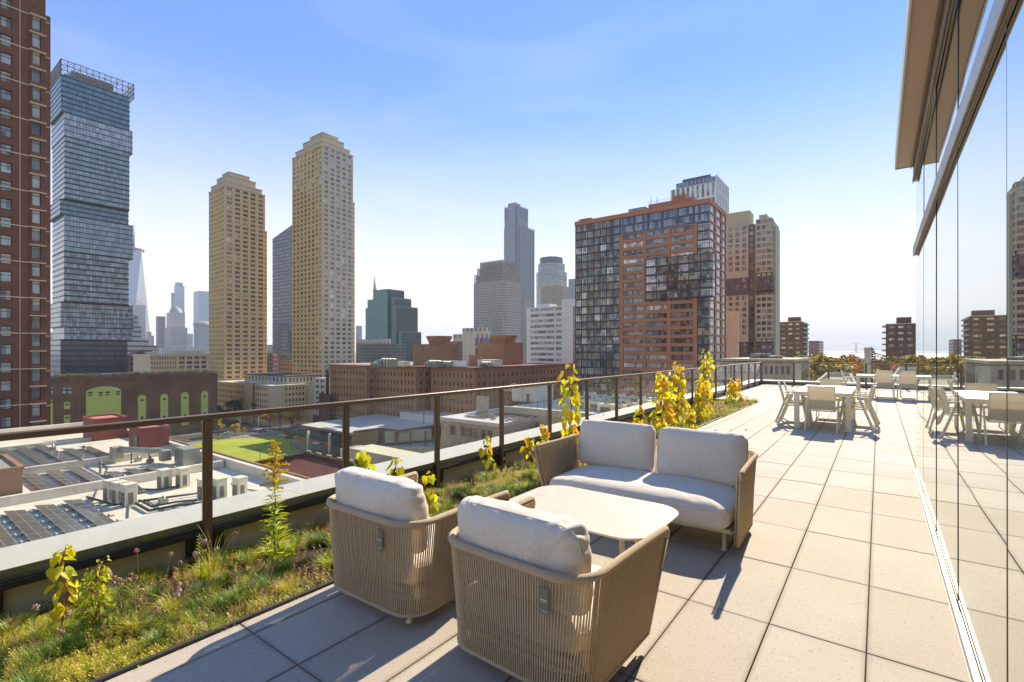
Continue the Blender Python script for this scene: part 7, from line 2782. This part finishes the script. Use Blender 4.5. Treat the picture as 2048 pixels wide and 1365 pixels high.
# hipped gravel roofs beyond the end railing
for lb, xa_, xb_, xr0, xr1, yt, yb_, d in (('left pale hipped roof beyond the end railing', 1585, 1735, 1655, 1700, 747, 806, 50), ('right pale hipped roof beyond the end railing', 1745, 1890, 1800, 1850, 736, 806, 56)):
    b_ = bld(lb, name='hipped_roof_house')
    X0_, Y0_ = at(xa_, d); X1_ = x_on(xb_, Y0_)
    zb_, zt = z_at(yb_, d), z_at(yt, d + 6)
    ra, rb_2 = x_on(xr0, Y0_ + 7), x_on(xr1, Y0_ + 7)
    mb = MB()
    mb.add([(X0_, Y0_, zb_), (X1_, Y0_, zb_), (X1_, Y0_ + 14, zb_), (X0_, Y0_ + 14, zb_), (ra, Y0_ + 7, zt), (rb_2, Y0_ + 7, zt)], [(0, 1, 5, 4), (1, 2, 5), (2, 3, 4, 5), (3, 0, 4)])
    mb.build('roof', 'canvas', b_)
    mb = MB(); mb.box(X0_ + .4, X1_ - .4, Y0_ + .4, Y0_ + 13.6, ZG, zb_ - .01); mb.build('wall', 'pale_stone', b_)
    mb = MB(); mb.bar((X0_, Y0_, zb_ + .05), (ra, Y0_ + 7, zt + .05), .25); mb.bar((X1_, Y0_, zb_ + .05), (rb_2, Y0_ + 7, zt + .05), .25); mb.bar((ra, Y0_ + 7, zt + .05), (rb_2, Y0_ + 7, zt + .05), .25); mb.build('ridge_cap', 'pale_concrete', b_)

# post, mast and crane boom
X_, Y_ = at(1735, 60)
mb = MB(); mb.box(-.32, .32, -.3, .3, -12, z_at(697, 60)); mb.box(-.38, .38, -.36, .36, z_at(697, 60) + .001, z_at(697, 60) + .1)
o = mb.build('concrete_post', 'concrete'); o.location = (X_, Y_, 0); tag(o, 'square grey concrete chimney post beyond the end railing', 'post')
r_ = empty('equipment_mast', (*at(1744, 62), 0), 0, 'dark antenna mast cluttered with boxes right of the concrete post', 'mast')
mb = MB(); mb.tube([(0, 0, -10), (0, 0, z_at(694, 62))], .07, 6); mb.build('pole', 'dark_frame', r_)
mb = MB()
for k in range(7):
    z = z_at(730, 62) + k * .3
    mb.box(-.25 + .1 * (k % 3), .2 + .1 * (k % 2), -.2, .2, z, z + .22)
    mb.tube([(0, 0, z), (.3 * (-1) ** k, .1, z + .3)], .04, 5)
mb.build('equipment_box', 'dark_frame', r_)
r_ = empty('lattice_boom', (*at(1750, 64), 0), 0, 'black lattice boom slanting down to the right beside the mast', 'boom')
mb = MB()
x1_, y1_ = at(1830, 64)
x0_, y0_ = at(1750, 64)
A_, B_2 = Vector((0, 0, z_at(707, 64))), Vector((x1_ - x0_ + 2, y1_ - y0_ + 1, z_at(734, 64)))
for oz in (0, .35):
    mb.bar(A_ + Vector((0, 0, -oz)), B_2 + Vector((0, 0, -oz * 2.0)), .09)
for k in range(16):
    p_, q_2 = A_.lerp(B_2, k / 16), A_.lerp(B_2, (k + 1) / 16)
    f = .35 + .35 * k / 16
    mb.bar(p_, q_2 + Vector((0, 0, -f)), .05); mb.bar(p_ + Vector((0, 0, -f)), p_, .05)
mb.build('boom', 'dark_frame', r_)
mb = MB(); mb.bar(A_, (0, 0, -10), .12); mb.build('support', 'dark_frame', r_)

# suspension bridge on the horizon
br = empty('suspension_bridge', (0, 0, -45), 0, 'faint grey suspension bridge on the horizon above the harbour', 'bridge')
DB = 10400
def bp(px): return at(px, DB)
tw = [bp(1712), bp(1945)]
dvec = (Vector((*tw[1], 0)) - Vector((*tw[0], 0))).normalized()
for t_ in tw:
    mb = MB()
    for s_ in (-16, 16):
        mb.obb(Matrix.Translation((t_[0], t_[1] + s_, 105)) @ Matrix.Rotation(math.atan2(dvec.y, dvec.x), 4, 'Z'), 34, 14, 210)
    mb.obb(Matrix.Translation((t_[0], t_[1], 200)), 26, 40, 18); mb.obb(Matrix.Translation((t_[0], t_[1], 95)), 26, 40, 14)
    mb.build('tower', 'bridge_grey', br)
mb = MB()
a_, b_3 = Vector((*bp(1560), 0)), Vector((*bp(2060), 0))
mb.bar(a_ + Vector((0, 0, 68)), b_3 + Vector((0, 0, 74)), 30, 11)
mb.build('deck', 'bridge_grey', br)
mb = MB()
T0, T1 = Vector((*tw[0], 205)), Vector((*tw[1], 205))
pts = [T0.lerp(T1, k / 16) - Vector((0, 0, 125 * (1 - (2 * k / 16 - 1) ** 2))) for k in range(17)]
mb.tube(pts, 4, 4)
mb.tube([Vector((*bp(1590), 75)), Vector((*bp(1655), 120)), T0], 4, 4); mb.tube([T1, Vector((*bp(2000), 120)), Vector((*bp(2060), 75))], 4, 4)
mb.build('main_cable', 'bridge_grey', br)
# barge
X_, Y_ = at(1695, 3600)
mb = MB(); mb.box(-55, 55, -9, 9, 0, 5); mb.box(-50, -30, -6, 6, 5, 13)
o = mb.build('barge', 'far_grey'); o.location = (X_, Y_, -45.3); o.rotation_euler = (0, 0, R(37)); tag(o, 'tiny dark barge on the bright harbour water', 'barge')
# low shore buildings right
for i, (px, yt, d, w) in enumerate(((1655, 716, 900, 60), (1690, 721, 620, 50), (1712, 722, 560, 40), (1760, 717, 700, 50), (1640, 722, 600, 30), (1790, 720, 640, 40))):
    X_, Y_ = at(px, d)
    mb = MB(); mb.box(-w / 2, w / 2, 0, 30, 0, z_at(yt, d) - ZG)
    o = mb.build('shore_block', 'far_stone' if i % 2 else 'far_brown'); o.location = (X_, Y_, ZG)
    tag(o, ['far low block on the shore left of the bridge tower', 'brown roof line in front of the island trees', 'pale low block beside the concrete post', 'low brown block under the balcony tower', 'pale low block at the foot of the purplish tower', 'low pale block right of the balcony tower'][i], 'building')

# ------------------------------------------------------------------ white roof with solar panels
b_ = bld('flat white roof next door covered with solar panels and machinery', name='white_roof_building')
mb = MB(); mb.box(-87.5, -19, -22, 20.3, ZG, -9.0); mb.build('wall', 'brick_brown', b_)
mb = MB(); mb.box(-87.2, -19.3, -21.7, 20.0, -8.999, -8.95); mb.build('roof', 'roof_membrane', b_)
mb = MB()
mb.box(-87.6, -87.1, -22, 20.6, -9.2, -8.2); mb.box(-87.6, -19, 20.001, 20.5, -9.2, -8.15)
mb.box(-74.4, -74.0, -21, 19.9, -8.95, -8.6); mb.box(-58.0, -57.6, -21, 19.9, -8.95, -8.3); mb.box(-47.6, -47.2, -21, 19.9, -8.95, -8.3)
mb.build('parapet', 'roof_membrane', b_)
mb = MB(); mb.box(-87.65, -19, 20.51, 20.7, -9.4, -8.05); mb.build('roof_edge', 'brick_brown', b_)

pm = MB()
pm.bbox(-.82, .82, -.5, .5, 0, .035, .006)
pm.add([(-.80, -.48, .037), (.80, -.48, .037), (.80, .48, .037), (-.80, .48, .037)], [(0, 1, 2, 3)], 1)
pobj = None
def solar(x, y, lb):
    global pobj
    if pobj is None:
        pobj = pm.build('solar_panel', ['bare_metal', 'solar_cells'])
        tag(pobj, lb, 'solar panel', 'solar panels on the white roof')
        o = pobj
    else:
        o = pobj.copy(); COL.objects.link(o); o['label'] = lb
    o.location = (x, y, -8.78); o.rotation_euler = (R(-9), 0, 0)
sq = random.Random(5)
for k in range(6):
    for i in range(5):
        X_, Y_ = -44.0 + i * 1.68, 1.9 + k * 1.42
        if X_ > -37.0: continue
        solar(X_, Y_, 'solar panel, %s along the %s row of the block nearest the coping' % (ordn(i), ordn(k)))
for k in range(9):
    for i in range(5):
        if .2 + k * 1.42 < 7.6 and i > 0: continue
        solar(-56.4 + i * 1.68, .2 + k * 1.42, 'solar panel, %s along the %s row of the block beside the brown stair box' % (ordn(i), ordn(k)))
for k in range(4):
    for i in range(3):
        solar(-51.8 + i * 1.68, 13.1 + k * 1.1 * 1.2, 'solar panel, %s along the %s row of the small block before the ducts' % (ordn(i), ordn(k))) if not (k == 3 and i == 0) else None
for k in range(13):
    for i in range(8):
        if k > 10 and i < 3: continue
        solar(-73.0 + i * 1.68, -2.2 + k * 1.42, 'solar panel, %s along the %s row of the far block by the red bulkhead' % (ordn(i), ordn(k)))
mb = MB()
for k in range(7):
    for i in range(5):
        X_, Y_ = -44.6 + i * 1.7, 1.25 + k * 1.42
        mb.bbox(X_, X_ + .5, Y_ - .12, Y_ + .16, -8.95, -8.82, .03)
mb.build('ballast', 'pale_concrete', b_)['kind'] = 'stuff'
mb = MB()
mb.tube([(-44.8, 9.8, -8.75), (-41, 10.4, -8.75), (-40.4, 12.5, -8.75), (-39.5, 15.2, -8.75)], .08, 6)
mb.tube([(-40.4, 11.4, -8.78), (-37.9, 11.4, -8.78), (-37.6, 13.0, -8.78), (-37.2, 14.2, -8.78)], .09, 6)
mb.tube([(-40.4, 11.6, -8.6), (-38.1, 11.6, -8.6), (-37.9, 13.0, -8.6), (-37.4, 14.0, -8.6)], .07, 6)
mb.tube([(-45.9, 12.8, -8.8), (-44.2, 12.9, -8.8), (-43.1, 13.6, -8.8), (-43, 15.3, -8.8)], .07, 6)
mb.build('roof_pipe', 'dark_frame', b_)
vq = random.Random(12)
for k in range(16):
    X_, Y_ = vq.uniform(-70, -38), vq.uniform(12, 19)
    if -64.5 < X_ < -59.5 and Y_ > 16.8: continue
    mb = MB(); h_ = vq.uniform(.25, .8)
    mb.cyl(X_, Y_, -8.95, -8.95 + h_, .09, None, 8)
    if k % 2: mb.cyl(X_, Y_, -8.95 + h_, -8.9 + h_ + .12, .18, .12, 8)
    else: mb.box(X_ - .3, X_ + .3, Y_ - .25, Y_ + .2, -8.949, -8.95 + h_ * .6)
    mb.build('roof_vent', 'duct_metal' if k % 3 else 'grey_frame', b_)
mb = MB()
for k in range(9):
    x0_, y0_ = vq.uniform(-72, -40), vq.uniform(11, 18)
    mb.tube([(x0_, y0_, -8.88), (x0_ + vq.uniform(1, 4), y0_ + vq.uniform(-.3, .3), -8.88), (x0_ + vq.uniform(4, 7), y0_ + vq.uniform(-1.5, 1.5), -8.88)], .05, 5)
mb.build('conduit', 'grey_frame', b_)
for i, (X_, Y_, lb) in enumerate(((-43.1, 10.75, 'leftmost of the three tall white condensers standing together on the white roof'), (-42.0, 10.95, 'middle of the three tall white condensers on the white roof'), (-40.9, 11.15, 'rightmost of the three tall white condensers on the white roof'),
        (-43.2, 15.2, 'tall white condenser standing left of the first railing post'), (-38.4, 14.9, 'white condenser seen just left of the first railing post'), (-37.8, 15.6, 'white condenser seen through the glass right of the first railing post'), (-36.9, 16.6, 'second white condenser right of the first railing post'), (-43.9, 14.2, 'small white condenser behind the tall one near the ducts'))):
    ac(X_, Y_, -8.95, .8, .7, 1.45 if i < 4 else 1.4, lb, 'condensers on the white roof', R(8), False)
# red bulkheads
def bulkhead(x0, x1, y0, y1, zt, lb, roofm='pink_roof', wm='red_siding', door=None):
    b_ = bld(lb, 'roof house', 'roof_bulkhead')
    mb = MB(); mb.box(x0, x1, y0, y1, -9.0, zt); mb.build('wall', wm, b_)
    mb = MB(); mb.box(x0 - .08, x1 + .08, y0 - .08, y0 + .2, zt, zt + .22); mb.box(x0 - .08, x1 + .08, y1 - .2, y1 + .08, zt, zt + .22); mb.box(x0 - .08, x0 + .2, y0 + .2, y1 - .2, zt, zt + .22); mb.box(x1 - .2, x1 + .08, y0 + .2, y1 - .2, zt, zt + .22); mb.build('roof_edge', wm, b_)
    mb = MB(); mb.box(x0 + .2, x1 - .2, y0 + .2, y1 - .2, zt, zt + .06); mb.build('roof', roofm, b_)
    if door:
        mb = MB(); mb.box(*door); mb.build('door', 'grey_frame', b_)
bulkhead(-77.6, -73.2, 16.6, 19.8, -6.6, 'red metal bulkhead at the far edge of the white roof, left one')
bulkhead(-63.8, -60.2, 17.4, 19.9, -6.55, 'red metal bulkhead with grey door nearer the ducts, right one', door=(-61.9, -61.0, 17.3, 17.39, -8.95, -7.2))
bulkhead(-54.5, -47.9, 2.5, 7.0, -6.7, 'brown two-tone stair box at the left edge of the white roof', 'roof_gravel', 'brown_siding')
# ducts
def ducts(lb, pts, r, box):
    r_ = empty('air_duct', (0, 0, -8.95), 0, lb, 'duct', 'silver ducts on the white roof')
    mb = MB(); mb.tube(pts, r, 12); mb.build('duct_run', 'duct_metal', r_)
    mb = MB(); mb.bbox(*box, .05); mb.build('fan_box', 'duct_metal', r_)
    mb = MB()
    for p_ in pts[1:-1]: mb.cyl(p_[0], p_[1], 0, p_[2], .05, None, 6)
    mb.build('support', 'dark_frame', r_)
ducts('silver round duct with square fan box before the red bulkhead', [(-57.0, 14.9, 1.3), (-55.8, 15.4, 1.3), (-55.2, 16.6, 1.1), (-54.0, 18.2, 1.1)], .27, (-57.9, -57.0, 14.3, 15.2, .4, 1.5))
ducts('right-hand silver duct run with cylinder fan before the red bulkhead', [(-54.8, 17.4, 1.2), (-53.8, 18.4, 1.3), (-52.8, 18.6, 1.2), (-51.9, 18.9, .8)], .28, (-53.7, -52.9, 16.9, 17.7, .3, 1.3))
r_ = empty('enclosure', (-51.8, 18.6, -8.95), 0, 'galvanised metal enclosure at the right end of the ducts', 'enclosure')
mb = MB(); mb.bbox(-1.0, 1.0, -.7, .7, 0, 1.5, .03); mb.build('casing', 'duct_metal', r_)
mb = MB()
for k in range(5): mb.box(-.9 + k * .42, -.85 + k * .42, -.75, -.705, .1, 1.4)
mb.build('rib', 'bare_metal', r_)

# red-roofed building below, between white roof and school
b_ = bld('low building with a rust-red metal roof and brick parapets below the first glass panels', name='red_roof_building')
zr = -20.0
mb = MB()
xa_, xb_, ya_, yb_2 = -92.5, -60, 44.5, 57.0
mb.box(xa_, xb_, ya_, yb_2, ZG, zr - 2)
mb.build('wall', 'brick_dark', b_)
mb = MB()
mb.add([(xa_, ya_, zr - 1.5), (xb_, ya_, zr - 1.5), (xb_, yb_2 - 3, zr + .4), (xa_, yb_2 - 3, zr + .4), (xa_, ya_, zr - 2.0), (xb_, ya_, zr - 2.0), (xb_, yb_2 - 3, zr - 2), (xa_, yb_2 - 3, zr - 2)], [(0, 1, 2, 3), (0, 4, 5, 1), (1, 5, 6, 2), (2, 6, 7, 3), (3, 7, 4, 0)])
k = xa_ + .5
while k < xb_:
    mb.bar((k, ya_, zr - 1.46), (k, yb_2 - 3, zr + .44), .05, .08); k += .6
mb.build('roof', 'rust_roof', b_)
mb = MB(); mb.box(xa_ - .1, xb_, yb_2 - 3, yb_2 - 2.5, zr - 2, zr + 1.2); mb.box(xa_ - .6, xa_ - .11, ya_, yb_2 - 2.5, zr - 2, zr + 1.0); mb.build('parapet', 'brick_dark', b_)
mb = MB()
for k in range(9): mb.box(xa_ + k * 3.5, xa_ + 1.6 + k * 3.5, yb_2 - 2.55, yb_2 - 2.3, zr + 1.21, zr + 1.5)
mb.build('coping_stones', 'pale_concrete', b_)
mb = MB(); mb.box(-120, -88, 60, 72, ZG, -38); struct(mb.build('yard', 'concrete'))
simple('low white wall building right of the red roof with a round black vent', 1020, 92, 700, 1060, 960, 'pale_concrete', name='low_block')
HAZE = 0.0001
# ------------------------------------------------------------------ haze
if HAZE:
    mb = MB(); mb.box(-9000, 9000, -9000, 16000, -53, 420)
    m, t = newmat('haze_air')
    pv = t.n('ShaderNodeVolumePrincipled')
    pv.inputs['Color'].default_value = (0.86, 0.93, 1.0, 1)
    pv.inputs['Density'].default_value = HAZE
    pv.inputs['Anisotropy'].default_value = 0.0
    t.l(pv.outputs[0], t.out.inputs['Volume'])
    o = mb.build('haze', 'haze_air'); o['kind'] = 'stuff'
